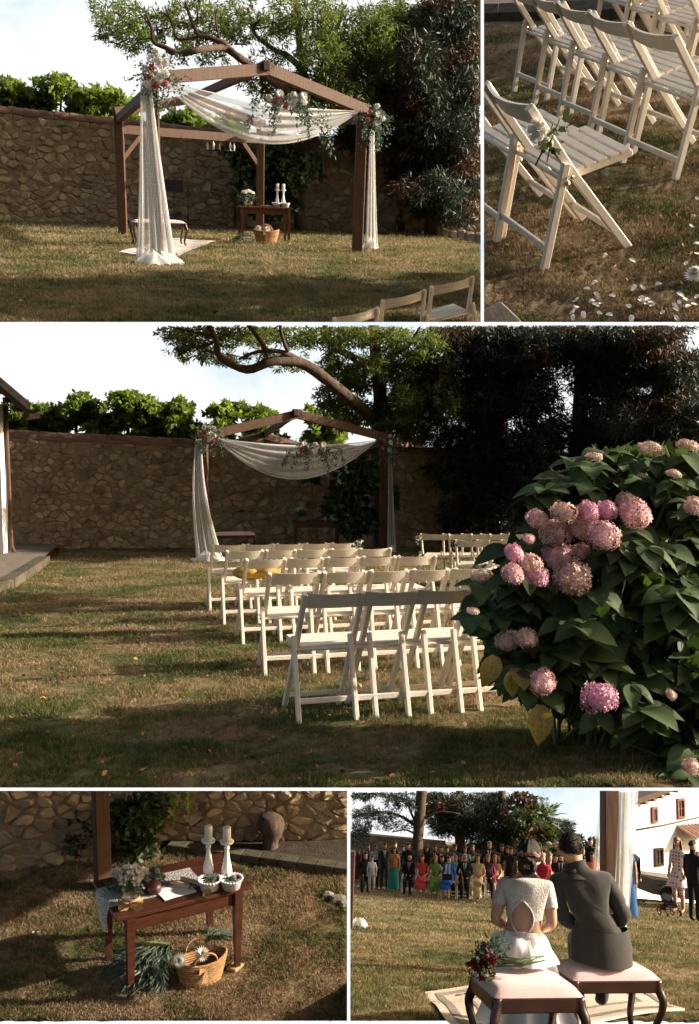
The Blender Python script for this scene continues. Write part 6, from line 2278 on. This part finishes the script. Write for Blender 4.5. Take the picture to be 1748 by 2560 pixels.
# guests
SK = {}
def suit_cols(j, t=None): 
    c = cloth(j); d = cloth(t or j)
    return dict(torso=c, upperarm=c, forearm=c, pelvis=d, thigh=d, shin=d, foot=M['black'])
def dress_cols(c, sleeve=False, bare=True, shoe=None):
    m = cloth(c)
    r = dict(torso=m, pelvis=m, thigh=m, foot=shoe or M['skin_dk'])
    if sleeve: r.update(upperarm=m, forearm=m)
    return r
navy, blk, char, wht = (.016, .02, .035), (.012, .012, .014), (.03, .03, .034), (.75, .74, .72)
def stand(px, py, d, label, cols, **k):
    """py: top of the head in the picture; the body is scaled to reach it"""
    p = S5.col(px, d)
    h = S5.at(px, py, d).z - p.z
    key = k.pop('key', None) or (k.pop('pose', 'stand'), k.pop('arms', 'side'), k.pop('fem', False))
    full = 1.735 if key[0] == 'stand' else 1.385
    s = max(.72, min(1.1, h / full))
    p.z += h - full * s
    return put_person(S5, label, key, p, k.pop('rz', R.uniform(-.25, .25)), cols, scale=s, group=k.pop('group', "standing guests under the trees"), **k)
Z = lambda x, y: (868 + x * .2848, 1970 + y * .2848)
G = [  # x, y in the detail, depth, label, colours, options
    (95, 545, 34.0, "dark-haired woman in a dim red dress, half hidden at the far left", dress_cols((.16, .02, .03)), dict(fem=True, longhair=True, dress=(cloth((.16, .02, .03)), .55, .05))),
    (175, 500, 33.6, "woman in a grey strapless dress at the left of the standing guests", dress_cols((.10, .10, .11)), dict(fem=True, dress=(cloth((.10, .10, .11)), .6, .06))),
    (240, 508, 33.0, "woman in a black and white striped top", dict(torso='stripe', upperarm='stripe', forearm='stripe', pelvis=cloth(blk), thigh=cloth(blk), shin=cloth(blk), foot=M['black']), dict(fem=True)),
    (322, 490, 33.0, "man in a dark suit with a pale blue tie beside the striped top", suit_cols(char), dict(suit=(cloth(wht), cloth((.25, .35, .48))))),
    (412, 485, 34.5, "man in black wearing a flat cap, behind the colourful dress", suit_cols(blk), dict()),
    (405, 525, 32.6, "woman in an orange and teal patterned dress", dress_cols((.50, .20, .06)), dict(fem=True, longhair=True, dress=(cloth((.03, .26, .24)), .85, .07))),
    (482, 512, 34.0, "young man in a pale blue shirt under the tree", suit_cols((.25, .33, .42), (.2, .24, .3)), dict()),
    (530, 492, 33.5, "bearded man in black left of the tree trunk", suit_cols(blk), dict()),
    (692, 515, 34.0, "woman in a black sleeveless dress right of the tree trunk", dress_cols(blk), dict(fem=True, longhair=True, dress=(cloth(blk), .6, .04))),
    (762, 508, 34.3, "man in a dark suit and tie, first right of the woman in black", suit_cols(char), dict(suit=(cloth(wht), cloth((.08, .06, .05))))),
    (822, 520, 34.0, "man in a black suit with a white shirt, second in the back line", suit_cols(blk), dict(suit=(cloth(wht), None))),
    (872, 522, 34.5, "shorter man in a dark suit with a blue tie in the back line", suit_cols(navy), dict(suit=(cloth(wht), cloth((.05, .1, .3))))),
    (942, 506, 34.0, "man with glasses and a dark blue suit in the back line", suit_cols(navy), dict(suit=(cloth((.4, .45, .55)), None), extra=(sunglasses,))),
    (1030, 520, 34.5, "curly-haired woman in a bottle green top", suit_cols((.02, .10, .06), blk), dict(fem=True, longhair=True)),
    (1098, 508, 35.0, "tall dark guest at the back beside the gap in the trees", suit_cols(blk), dict()),
    (1246, 480, 32.5, "balding man in an open navy suit standing above the seated rows", suit_cols(navy), dict(suit=(cloth(wht), cloth((.03, .04, .12))), hair='hair_g')),
    (1356, 505, 33.5, "woman in dark red at the end of the standing row", dress_cols((.10, .02, .03), True), dict(fem=True, longhair=True)),
    (1406, 520, 33.0, "woman in black holding something to her face", suit_cols(blk), dict(fem=True, longhair=True)),
    (1436, 530, 32.0, "woman in a long black dress near the bride's head", dress_cols(blk), dict(fem=True, dress=(cloth(blk), .85, .05))),
    (1492, 508, 33.5, "man with glasses in a dark grey suit next to the bride", suit_cols(char), dict(extra=(sunglasses,)))]
def stripes():
    m, nt, out = new_mat("striped_knit")
    p = N(nt, "ShaderNodeBsdfPrincipled")
    w = N(nt, "ShaderNodeTexWave"); w.bands_direction = 'Z'; w.inputs["Scale"].default_value = 6.5
    nt.links.new(coords(nt), w.inputs["Vector"])
    nt.links.new(ramp(nt, w.outputs["Fac"], [(.45, (.012, .012, .014)), (.55, (.6, .6, .58))]), p.inputs["Base Color"])
    nt.links.new(p.outputs[0], out.inputs[0])
    return m
def dots_mat():
    m, nt, out = new_mat("polka_dot_cloth")
    p = N(nt, "ShaderNodeBsdfPrincipled")
    v = N(nt, "ShaderNodeTexVoronoi"); v.inputs["Scale"].default_value = 13; v.inputs["Randomness"].default_value = .12
    nt.links.new(coords(nt), v.inputs["Vector"])
    nt.links.new(ramp(nt, v.outputs["Distance"], [(.30, (.32, .02, .05)), (.36, (.78, .66, .62))]), p.inputs["Base Color"])
    nt.links.new(p.outputs[0], out.inputs[0])
    return m
M['stripe'], M['dots'] = stripes(), dots_mat()
for x, y, d, lb, cols, kw in G:
    px, py = Z(x, y)
    cols = {k: (M[v] if isinstance(v, str) else v) for k, v in cols.items()}
    stand(px, py - 3, d, lb, cols, skin=R.choice(['skin', 'skin_dk']), **kw)

def sit(px, py, d, label, cols, chair=True, **k):
    p = S5.col(px, d)
    h = S5.at(px, py, d).z - p.z
    s = max(.85, min(1.12, h / 1.385))
    key = ("sit", "lap", k.pop('fem', False))
    if chair:
        CHAIR.put("folding_chair", "white folding chair under the " + k.pop('seat'), "chair", None, 0, "chairs of the front row of guests", Matrix.Translation(p + Vector((0, .1, 0))) @ Matrix.Rotation(math.pi + R.uniform(-.1, .1), 4, 'Z'))
    put_person(S5, label, key, p, k.pop('rz', R.uniform(-.15, .15)), cols, scale=s, group="seated guests in the front row" if chair else "seated guests in the second row", **k)
F = [(540, 592, 30.5, "seated man in a dark suit and pink tie at the row's left end", suit_cols(blk), dict(suit=(cloth((.6, .55, .56)), cloth((.45, .08, .2))), bald=True, seat="man with the pink tie")),
     (652, 612, 30.2, "seated woman in a coral dress with long brown hair", dress_cols((.60, .06, .06)), dict(fem=True, longhair=True, dress=(cloth((.60, .06, .06)), .12, .0), seat="woman in the coral dress")),
     (770, 608, 30.2, "seated blonde woman in a lime green dress", dress_cols((.16, .32, .05)), dict(fem=True, longhair=True, hair='hair_f', dress=(cloth((.16, .32, .05)), .16, .0), seat="blonde woman in green")),
     (886, 612, 30.0, "seated woman in a bright blue dress and long white scarf", dress_cols((.02, .12, .52), True), dict(fem=True, dress=(cloth((.02, .12, .52)), .05, .0), extra=(scarf(cloth(wht)),), seat="woman in the blue dress")),
     (1030, 588, 30.2, "elderly seated man in sunglasses and dark suit, with a cane", suit_cols(blk), dict(suit=(cloth(wht), cloth((.1, .12, .1))), hair='hair_g', extra=(sunglasses,), seat="elderly man with the cane")),
     (1143, 590, 30.8, "seated woman in a pale cream patterned dress", dress_cols((.55, .45, .26)), dict(fem=True, longhair=True, dress=(cloth((.55, .45, .26)), .26, .0), seat="woman in the cream dress")),
     (1236, 592, 31.6, "seated blonde woman in a magenta jacket", dict(torso=cloth((.06, .02, .04)), upperarm=cloth((.5, .03, .22)), forearm=cloth((.5, .03, .22)), pelvis=cloth(blk), thigh=cloth(blk), shin=cloth(blk), foot=M['black']), dict(fem=True, longhair=True, hair='hair_f', seat="woman in the magenta jacket")),
     (1296, 596, 32.3, "seated woman in a bright red skirt at the row's right end", dress_cols((.45, .18, .10)), dict(fem=True, longhair=True, hair='hair_f', dress=(cloth((.55, .03, .04)), .3, .0), seat="woman in the red skirt"))]
for x, y, d, lb, cols, kw in F:
    px, py = Z(x, y)
    sit(px, py - 3, d, lb, cols, **kw)
for x, y, d, lb, cols, kw in [(828, 598, 32.0, "dark-haired guest peering between the green and blue dresses", suit_cols(char), {}), (914, 582, 31.8, "man in a teal shirt seated behind the blue dress", suit_cols((.05, .25, .26), blk), {}), (950, 598, 32.4, "fair woman seated behind the teal shirt", suit_cols((.3, .26, .24), blk), dict(fem=True, hair='hair_f', longhair=True)),
                              (1000, 590, 32.6, "guest with white collar seated left behind the elderly man", suit_cols(blk), dict(suit=(cloth(wht), None))), (1100, 580, 32.2, "man in black seated right behind the elderly man", suit_cols(blk), {}), (1192, 586, 32.8, "man with grey hair seated behind the cream dress", suit_cols(char), dict(hair='hair_g', suit=(cloth(wht), None))), (1326, 578, 33.0, "guest in white shirt seated behind the red skirt", suit_cols((.5, .48, .46), blk), {})]:
    px, py = Z(x, y)
    sit(px, py - 2, d, lb, cols, chair=False, **kw)
cn = S5.at(*Z(1018, 800), 29.4)
solo("cane", MB().tube(smooth_path([S5.at(*Z(1030, 945), 29.4) - cn, S5.at(*Z(1012, 800), 29.4) - cn, S5.at(*Z(996, 722), 29.4) - cn, S5.at(*Z(986, 712), 29.4) - cn], 3), .014, 6), M['straw'], "crooked wooden cane held by the elderly man", "cane", None, cn)
solo("clutch_bag", MB().box((0, 0, 0), (.3, .05, .17), (-.4, 0, 0), bev=.01), M['black'], "black clutch bag on the blue dress's lap", "bag", None, S5.at(*Z(880, 782), 29.2))
# photographer and toddler
px, py = Z(152, 668)
p = S5.col(px, 30)
put_person(S5, "photographer in black crouching at the left with a camera to the eye", ("sit", "lap", True), p + Vector((0, 0, -.12)), .2, suit_cols(blk), longhair=True, scale=.92)
px, py = Z(212, 735)
p = S5.col(px, 29.5)
put_person(S5, "toddler in a white shirt and pale shorts standing in front of guests", ("stand", "side", True), p, .1, dict(torso=cloth(wht), upperarm=cloth(wht), pelvis=cloth((.5, .47, .42)), thigh=cloth((.5, .47, .42)), foot=M['black']), scale=.60)

# right-hand guests
Y = lambda x, y: (1300 + x * .2823, 1970 + y * .2823)
def right(x, y, d, label, cols, **k):
    px, py = Y(x, y)
    stand(px, py, d, label, cols, group="guests between and beside the couple", **k)
right(200, 572, 25.5, "woman in a red off-shoulder dress with a red feathered headpiece", dress_cols((.42, .015, .03)), fem=True, hair='hair_f', dress=(cloth((.42, .015, .03)), .2, .02), extra=(fascinator,), arms="lap", pose="sit")
right(268, 572, 27.5, "woman with swept-back hair behind the red dress", dress_cols((.45, .3, .28)), fem=True, hair='hair_f', pose='sit', arms='lap')
right(316, 580, 28.5, "woman in pale pink behind the man in sunglasses", dress_cols((.55, .36, .34)), fem=True, longhair=True, pose='sit', arms='lap')
right(366, 550, 26, "man in a navy suit, white shirt and sunglasses facing the couple", suit_cols(navy), suit=(cloth(wht), cloth(blk)), extra=(sunglasses,), hair='hair_g', arms="lap", pose="sit")
right(418, 480, 34, "dark guest just left of the groom's head", suit_cols(blk))
right(632, 440, 34, "short-haired man peering over the groom's right shoulder", suit_cols(blk))
right(684, 500, 35, "man in a dark suit next to the tulle", suit_cols(navy), suit=(cloth(wht), None))
right(648, 570, 28, "woman in an orange dress half behind the groom", dress_cols((.62, .14, .05)), fem=True, longhair=True, dress=(cloth((.62, .14, .05)), .6, .05))
right(956, 495, 26.5, "woman in a long satin blue dress beside the tulle", dress_cols((.02, .09, .24)), fem=True, longhair=True, dress=(cloth((.02, .09, .24)), .93, .1))
right(985, 492, 29, "guest wrapped in a grey shawl right of the tulle", suit_cols(char, (.2, .18, .15)), hair='hair_g', extra=(shawl_on(cloth((.06, .06, .06))),))
right(1412, 438, 28, "woman in a white dress with red polka dots on the sunny lawn", dict(torso=M['dots'], upperarm=M['dots'], pelvis=M['dots'], thigh=M['dots'], foot=M['skin_dk']), fem=True, longhair=True, hair='hair_f', dress=(M['dots'], .34, .12), rz=-.7)
right(1552, 470, 25.5, "man in a dark suit cut by the right edge, turned away", suit_cols(blk), rz=2.2)
# pushchair
pc = S5.col(Y(1330, 0)[0], 28)
t = thing("pushchair", "black pushchair with red side bag beside the polka-dot dress", "pushchair", mat4=Matrix.Translation(pc) @ Matrix.Rotation(.3, 4, "Z") @ Matrix.Scale(.72, 4))
for x in (-.25, .25):
    for y, r in ((-.38, .09), (.34, .14)):
        part("wheel", MB().tube([(x + r * 0, y + r * math.cos(a), r + r * math.sin(a)) for a in [i * .5236 for i in range(13)]], .022, 6), M['black'], t)
part("frame", MB().tube([(-.25, -.38, .1), (-.25, .3, .75), (-.25, .5, 1.0)], .016, 6).tube([(.25, -.38, .1), (.25, .3, .75), (.25, .5, 1.0)], .016, 6).tube([(-.25, .5, 1.0), (.25, .5, 1.0)], .016, 6).tube([(-.25, .34, .14), (-.25, -.1, .5)], .014, 6).tube([(.25, .34, .14), (.25, -.1, .5)], .014, 6), M['black'], t)
part("seat", MB().box((0, 0, .45), (.42, .5, .08), (.25, 0, 0), bev=.03).box((0, .24, .66), (.42, .08, .5), (-.4, 0, 0), bev=.03), M['black'], t)
part("side_bag", MB().box((-.2, .12, .32), (.16, .3, .22), bev=.04), M["red_fl"], t)
part("canopy", MB().grid(12, 8, lambda u, v: (.25 * math.cos(math.pi * u), .2 + .3 * math.sin(math.pi * u) * math.cos(v * 1.5), .75 + .28 * math.sin(math.pi * u) * math.sin(v * 1.5))), M['black'], t)
# petals down the aisle
for i in range(70):
    k = R.random()
    px, py = 1250 + R.gauss(0, 22) + 60 * k, 2195 + 85 * (1 - k) ** 1.2 + R.gauss(0, 3)
    if px > 1300 or px < 1150: continue
    p = S5.g(px, py)
    solo("petal", pm[i % 4], None, "white petal scattered along the aisle beside the seated guests", "petal", "petals along the aisle", mat4=Matrix.Translation(p + Vector((0, 0, .03))) @ Matrix.Rotation(R.uniform(0, 6), 4, 'Z') @ Matrix.Scale(2.4, 4))

# trees behind the guests
b = S5.col(1043, 37)
q = lambda x, y, d=0: S5.at(x, y, 37 + d)
tr = [([b, q(1043, 2130), q(1048, 2060), q(1056, 1950)], .22, .19), ([q(1046, 2070), q(1000, 2040), q(940, 2030), q(880, 2045)], .07, .03), ([q(1048, 2030), q(1000, 1995), q(930, 1985), q(876, 1990)], .06, .03),
      ([q(1046, 2090), q(1015, 2075), q(980, 2080)], .04, .02), ([q(1040, 2060), q(1020, 2010), q(1015, 1970)], .05, .03), ([q(1050, 2050), q(1100, 2030), q(1150, 2035)], .06, .03)]
cl = [(900, 1990, 40, 12, 700), (960, 1985, 40, 10, 600), (905, 2030, 35, 14, 600), (960, 2035, 40, 14, 600), (1000, 2060, 35, 14, 400), (1010, 2010, 30, 14, 400), (900, 2070, 30, 14, 500), (890, 2095, 25, 20, 600), (985, 2005, 25, 10, 300), (940, 2055, 30, 9, 250), (1030, 1985, 25, 12, 400)]
leafy_tree(S5, "pine_tree", "spreading dark pine with bare lower branches over the standing guests", "tree", tr, cl, 37, 1.6, M['needle'], .2, .03, base=b)
for px, lb, cl in [(1150, "dense blue-green conifer behind the seated guests", [(1090 + R.uniform(-20, 120), 1985 + R.uniform(0, 105), 38, 26, 900) for _ in range(18)]),
                   (1255, "dark conifer with rusty patches between the crowd and the sunlit magnolia", [(1215 + R.uniform(-10, 80), 1985 + R.uniform(0, 120), 36, 26, 900) for _ in range(14)])]:
    b = S5.col(px, 40)
    leafy_tree(S5, "conifer_tree", lb, "tree", [([b, S5.at(px, 2060, 40), S5.at(px, 1950, 40)], .25, .15)], cl, 40, 1.5, M['needle'], .22, .035, "conifers behind the guests", base=b, rust=.26)
b = S5.col(1330, 38)
leafy_tree(S5, "magnolia_tree", "broad-leaved tree with sunlit bronze leaves left of the palm", "tree", [([b, S5.at(1325, 2070, 38), S5.at(1310, 1990, 38)], .16, .06)],
           [(1305, 2000, 24, 22, 420), (1320, 2040, 34, 24, 650), (1345, 2070, 38, 24, 750), (1300, 2080, 34, 26, 700), (1375, 2085, 26, 18, 400), (1290, 2030, 20, 30, 400), (1350, 2035, 16, 12, 120)], 38, 1.3, M['leaf_dark'], .22, .11, base=b, rust=.3)
b = S5.col(1385, 46)
leafy_tree(S5, "olive_tree", "pale grey-green olive shrub below the palm", "tree", [([b, S5.at(1410, 2100, 46)], .1, .05)], [(1405, 2080, 26, 20, 700), (1435, 2095, 26, 18, 600), (1380, 2095, 24, 18, 400), (1480, 2110, 20, 12, 300), (1420, 2065, 20, 10, 200)], 46, 1, M['euca'], .2, .06, base=b)
b = S5.col(1378, 48)
t = thing("palm_tree", "palm with arching fronds against the pale sky", "palm", b)
crown = S5.at(1372, 2042, 48) - b
m = MB(); limb(m, [(0, 0, -.2), crown * .5, crown], .22, .2); part("trunk", m, M['bark'], t)
for i in range(26):
    a = i * 2.4
    el = R.uniform(-.2, 1.25)
    d = Vector((math.cos(a) * math.cos(el), math.sin(a) * math.cos(el), math.sin(el)))
    L = R.uniform(.8, 1.15)
    pts = [crown + d * (L * k / 6) - Vector((0, 0, .42 * (k / 6) ** 2 * (1.1 - el * .5))) for k in range(7)]
    Pn, Dn = [], []
    for k in range(44):
        u = R.uniform(.6, 6); j = min(5, int(u)); p = pts[j].lerp(pts[j + 1], u - j)
        s = d.cross(Vector((0, 0, 1))).normalized() * (1 if k % 2 else -1)
        Pn.append(p); Dn.append((d * .8 + s * .7 + Vector((0, 0, -.4))).normalized())
    part("frond", leaf_mesh("frond", np.array(Pn), np.array(Dn), .3, .035, M['leaf_tree'], S5, Matrix.Translation(b), None, 4), None, t)
b = S5.col(1370, 36)
hbush = leafy_tree(S5, "hydrangea_bush", "distant hydrangea bush with pale heads behind the front guests", "bush", [([b, S5.at(1370, 2125, 36)], .04, .02)], [(1370, 2128, 50, 12, 900), (1340, 2138, 40, 14, 700), (1400, 2140, 40, 14, 700), (1480, 2140, 30, 12, 300)], 36, .8, M['hyd_leaf'], .16, .1, base=b)
for i in range(9):
    p = S5.at(R.uniform(1335, 1400), R.uniform(2108, 2130), 35) - b
    part("flower_head", mophead(.10, 'f', 100 + i), None, hbush, mat4=Matrix.Translation(p))
am = S5.col(1350, 40)
solo("stone_arch", MB().grid(20, 6, lambda u, v: (1.15 * math.cos(math.pi * u), .8 * v, 1.0 * math.sin(math.pi * u) + S5.at(1350, 2120, 40).z - am.z)).add([(1.15 * math.cos(math.pi * i / 20), 0, 1.0 * math.sin(math.pi * i / 20) + S5.at(1350, 2120, 40).z - am.z) for i in range(21)], [tuple(range(20, -1, -1))]), M['kerb'], "rounded mossy stone arch behind the distant hydrangeas", "arch", None, am)
wa, wb = S5.col(850, 39.5), S5.col(1110, 39.5)
stone_wall(S5, wa, wb, S5.at(876, 2082, 39.5).z - wa.z, S5.at(1100, 2105, 39.5).z - wa.z - (wb.z - wa.z), "dark garden wall behind the standing guests at the left", .5, .3, False, 41, 120)
wa, wb = S5.col(1110, 42), S5.col(1330, 42)
stone_wall(S5, wa, wb, S5.at(1110, 2108, 42).z - wa.z, S5.at(1330, 2118, 42).z - wb.z, "low dark wall behind the seated rows and conifers", .5, .3, False, 42, 60)

# the white house
A, B = S5.at(1592, 2176, 40), S5.at(1860, 2208, 46)
u = B - A
L = math.hypot(u.x, u.y)
ux = Vector((u.x / L, u.y / L, 0))
yv = Vector((0, 0, 1)).cross(ux)
hm = Matrix(((ux.x, yv.x, 0, A.x), (ux.y, yv.y, 0, A.y), (0, 0, 1, A.z), (0, 0, 0, 1)))
hs = thing("white_house", "large white rendered house with red-framed windows at the right", "house", mat4=hm)
H = S5.at(1592, 2004, 40).z - A.z
H2 = S5.at(1860, 1912, 46).z - A.z
dz = B.z - A.z
vb = hm.to_3x3().inverted() @ S5.ray(1600, 2050)
vb.z = 0
vb = vb.normalized() * 6
wl = MB().add([(0, 0, -1), (L, 0, -1 + dz), (L, 0, H2), (0, 0, H), Vector((0, 0, -1)) + vb, Vector((L, 0, -1 + dz)) + vb, Vector((L, 0, H2)) + vb, Vector((0, 0, H)) + vb], [(0, 1, 2, 3), (5, 4, 7, 6), (3, 2, 6, 7), (1, 5, 6, 2), (4, 0, 3, 7)])
part("wall", wl, M['plaster'], hs)
e, sl = .4, (H2 - H) / L
q0, q1 = Vector((-e, -e, H - e * sl + .02)), Vector((L, -e, H2 + .02))
up, bk = Vector((0, 0, .2)), vb * 1.05
rf = MB().add([q0, q1, q1 + bk, q0 + bk, q0 + up, q1 + up, q1 + bk + up, q0 + bk + up], [(3, 2, 1, 0), (4, 5, 6, 7), (0, 1, 5, 4), (1, 2, 6, 5), (2, 3, 7, 6), (3, 0, 4, 7)])
roof = part("roof", rf, M['roofwood'], hs)
for k in range(14):
    x = .1 + k * L / 14
    part("rafter_end", MB().box((x, -e / 2, H + x * sl - .05), (.09, e, .09)), M['roofwood'], roof)
hi = hm.inverted()
def on_front(px, py):
    d = (hi.to_3x3() @ S5.ray(px, py)); o = hi @ Vector((0, 0, S5.h))
    t = -o.y / d.y
    return o + d * t
M['frame_red'] = mat("red_window_frame", (.22, .07, .05), (.15, .05, .035), 9, .6)
M['pane'] = mat("window_glass", (.05, .06, .07), (.03, .035, .04), 2, .08, spec=.8)
for px, py, w, h_, lb in [(1635, 2037, 11, 34, None), (1701, 2021, 15, 45, None), (1646, 2142, 18, 40, "dark framed lower window"), (1752, 2150, 18, 40, None)]:
    c = on_front(px, py)
    a, b2 = on_front(px - w / 2, py), on_front(px + w / 2, py)
    ww = (b2 - a).length
    hh = (on_front(px, py - h_ / 2) - on_front(px, py + h_ / 2)).length
    fm = M['frame_red'] if lb is None else M['leg_dk']
    f = MB()
    for s in (-1, 1):
        f.box((c.x + s * ww / 2, -.02, c.z), (.09, .1, hh + .09))
        f.box((c.x, -.021, c.z + s * hh / 2), (ww - .09, .1, .09))
    f.box((c.x, -.015, c.z), (.05, .06, hh - .09)).box((c.x - ww / 4, -.012, c.z), (ww / 2 - .12, .05, .04)).box((c.x + ww / 4, -.012, c.z), (ww / 2 - .12, .05, .04))
    wi = part("window", f, fm, hs, lb)
    part("pane", MB().box((c.x, .0, c.z), (ww - .08, .02, hh - .08)), M['pane'], wi)
aw = on_front(1722, 2083)
awn = MB()
for k in range(8):
    awn.grid(6, 1, lambda u, v: (aw.x - .9 + k * .26 + .26 * u, -.9 * (1 - v), aw.z - .1 + .42 * v + .06 * math.sin(math.pi * u)))
part("tiled_awning", awn, M['tile'], hs)
part("cable", MB().tube([on_front(1590, 2074) + Vector((0, -.04, 0)), on_front(1660, 2062) + Vector((0, -.04, 0)), on_front(1800, 2030) + Vector((0, -.04, 0))], .03, 5), M['kerb'], hs)
tp = [S5.at(1582, 2174, 39.9), S5.at(1800, 2200, 39.9), S5.at(1800, 2218, 33), S5.at(1632, 2198, 37), S5.at(1582, 2181, 39)]
for p in tp: pass
setting("terrace", MB().add([p for p in tp] + [p - Vector((0, 0, .5)) for p in tp], [(0, 4, 3, 2, 1), (2, 3, 8, 7), (3, 4, 9, 8), (4, 0, 5, 9)]), M['pave'])

added_shade_tree(S5, "broad cedar added out of view to the right to shade the guests", (7.6, 32, S5.gz(0, 32)), [((-1.6, -1.5, 5.2), (2.2, 2.4, .9)), ((-2.0, 1.8, 5.3), (2.2, 2.4, .9)), ((.6, .5, 5.9), (2.0, 3.0, 1.0))], 6, 12000, .24, 'needle', 90)  # unseen crown, added only to keep the sun off the crowd

litter(S5, 880, 1740, 2260, 2545, 220, .03)
# ------------------------------------------------------------------ cut pieces along camera sight lines through each set's image panel edges
def chain(o):
    m = o.matrix_basis.copy()
    p = o.parent
    while p is not None:
        m = p.matrix_basis @ m
        p = p.parent
    return m

def trim_all():
    dead = []
    for o, st in ALL:
        if o.name in NOTRIM or (o.parent is not None and o.parent.name in NOTRIM):
            continue
        if o.data is None or o.type != 'MESH':
            continue
        if o.name.split(".")[0] in ("grass",):
            continue
        W = chain(o)
        me = o.data
        n = len(me.vertices)
        if n == 0:
            dead.append(o); continue
        co = np.empty(n * 3)
        me.vertices.foreach_get("co", co)
        w = co.reshape(-1, 3) @ np.array(W)[:3, :3].T + np.array(W)[:3, 3]
        y = np.maximum(w[:, 1], .05)
        px, py = CX + FPX * w[:, 0] / y, CY - FPX * w[:, 2] / y
        x0, x1, y0, y1 = st.trim
        lim = [(x0, px, 0, 1), (x1, px, 0, -1), (y0, py, 1, 1), (y1, py, 1, -1)]
        gone, cuts = False, []
        for L, q, ax, sg in lim:
            if L is None: continue
            s = (q - L) * sg
            if (s < 0).all(): gone = True
            elif (s < -.3).any(): cuts.append((L, ax, sg))
        if px.max() < -260 or px.min() > 2010 or py.max() < -260 or py.min() > 2820:
            gone = True
        if gone:
            dead.append(o); continue
        if not cuts: continue
        bm = bmesh.new()
        bm.from_mesh(me)
        Wi = W.inverted()
        for L, ax, sg in cuts:
            nrm = Vector((1, -(L - CX) / FPX, 0)) if ax == 0 else Vector((0, -(CY - L) / FPX, 1)) * -1
            nrm = nrm * sg                                   # pointing inward
            nl = (W.to_3x3().transposed() @ nrm).normalized()
            r = bmesh.ops.bisect_plane(bm, geom=bm.verts[:] + bm.edges[:] + bm.faces[:], plane_co=Wi.translation, plane_no=nl, clear_inner=True, clear_outer=False)
            ed = [e for e in r['geom_cut'] if isinstance(e, bmesh.types.BMEdge)]
            if ed and len(bm.faces) < 900 and not o.name.startswith(("cloth", "lawn", "gather", "pile", "hem", "crown")):
                try: bmesh.ops.holes_fill(bm, edges=ed, sides=0)
                except Exception: pass
        if len(bm.faces) == 0:
            bm.free(); dead.append(o); continue
        new = bpy.data.meshes.new(me.name)
        for m in me.materials: new.materials.append(m)
        bm.to_mesh(new)
        bm.free()
        o.data = new
    gone = set(o.name for o in dead)
    # a part with living sub-parts stays; otherwise remove
    kids = {}
    for o, _ in ALL:
        if o.parent: kids.setdefault(o.parent.name, []).append(o)
    def alive(o):
        return any(k.name not in gone or alive(k) for k in kids.get(o.name, []))
    rem = [o for o in dead if not alive(o)]
    names = set(o.name for o in rem)
    for o, _ in ALL:
        if o.data is None and o.type == 'EMPTY' and o.name not in names:
            ks = kids.get(o.name, [])
            if not any(k.name not in names for k in ks): rem.append(o)
    for o in rem:
        bpy.data.objects.remove(o, do_unlink=True)
trim_all()
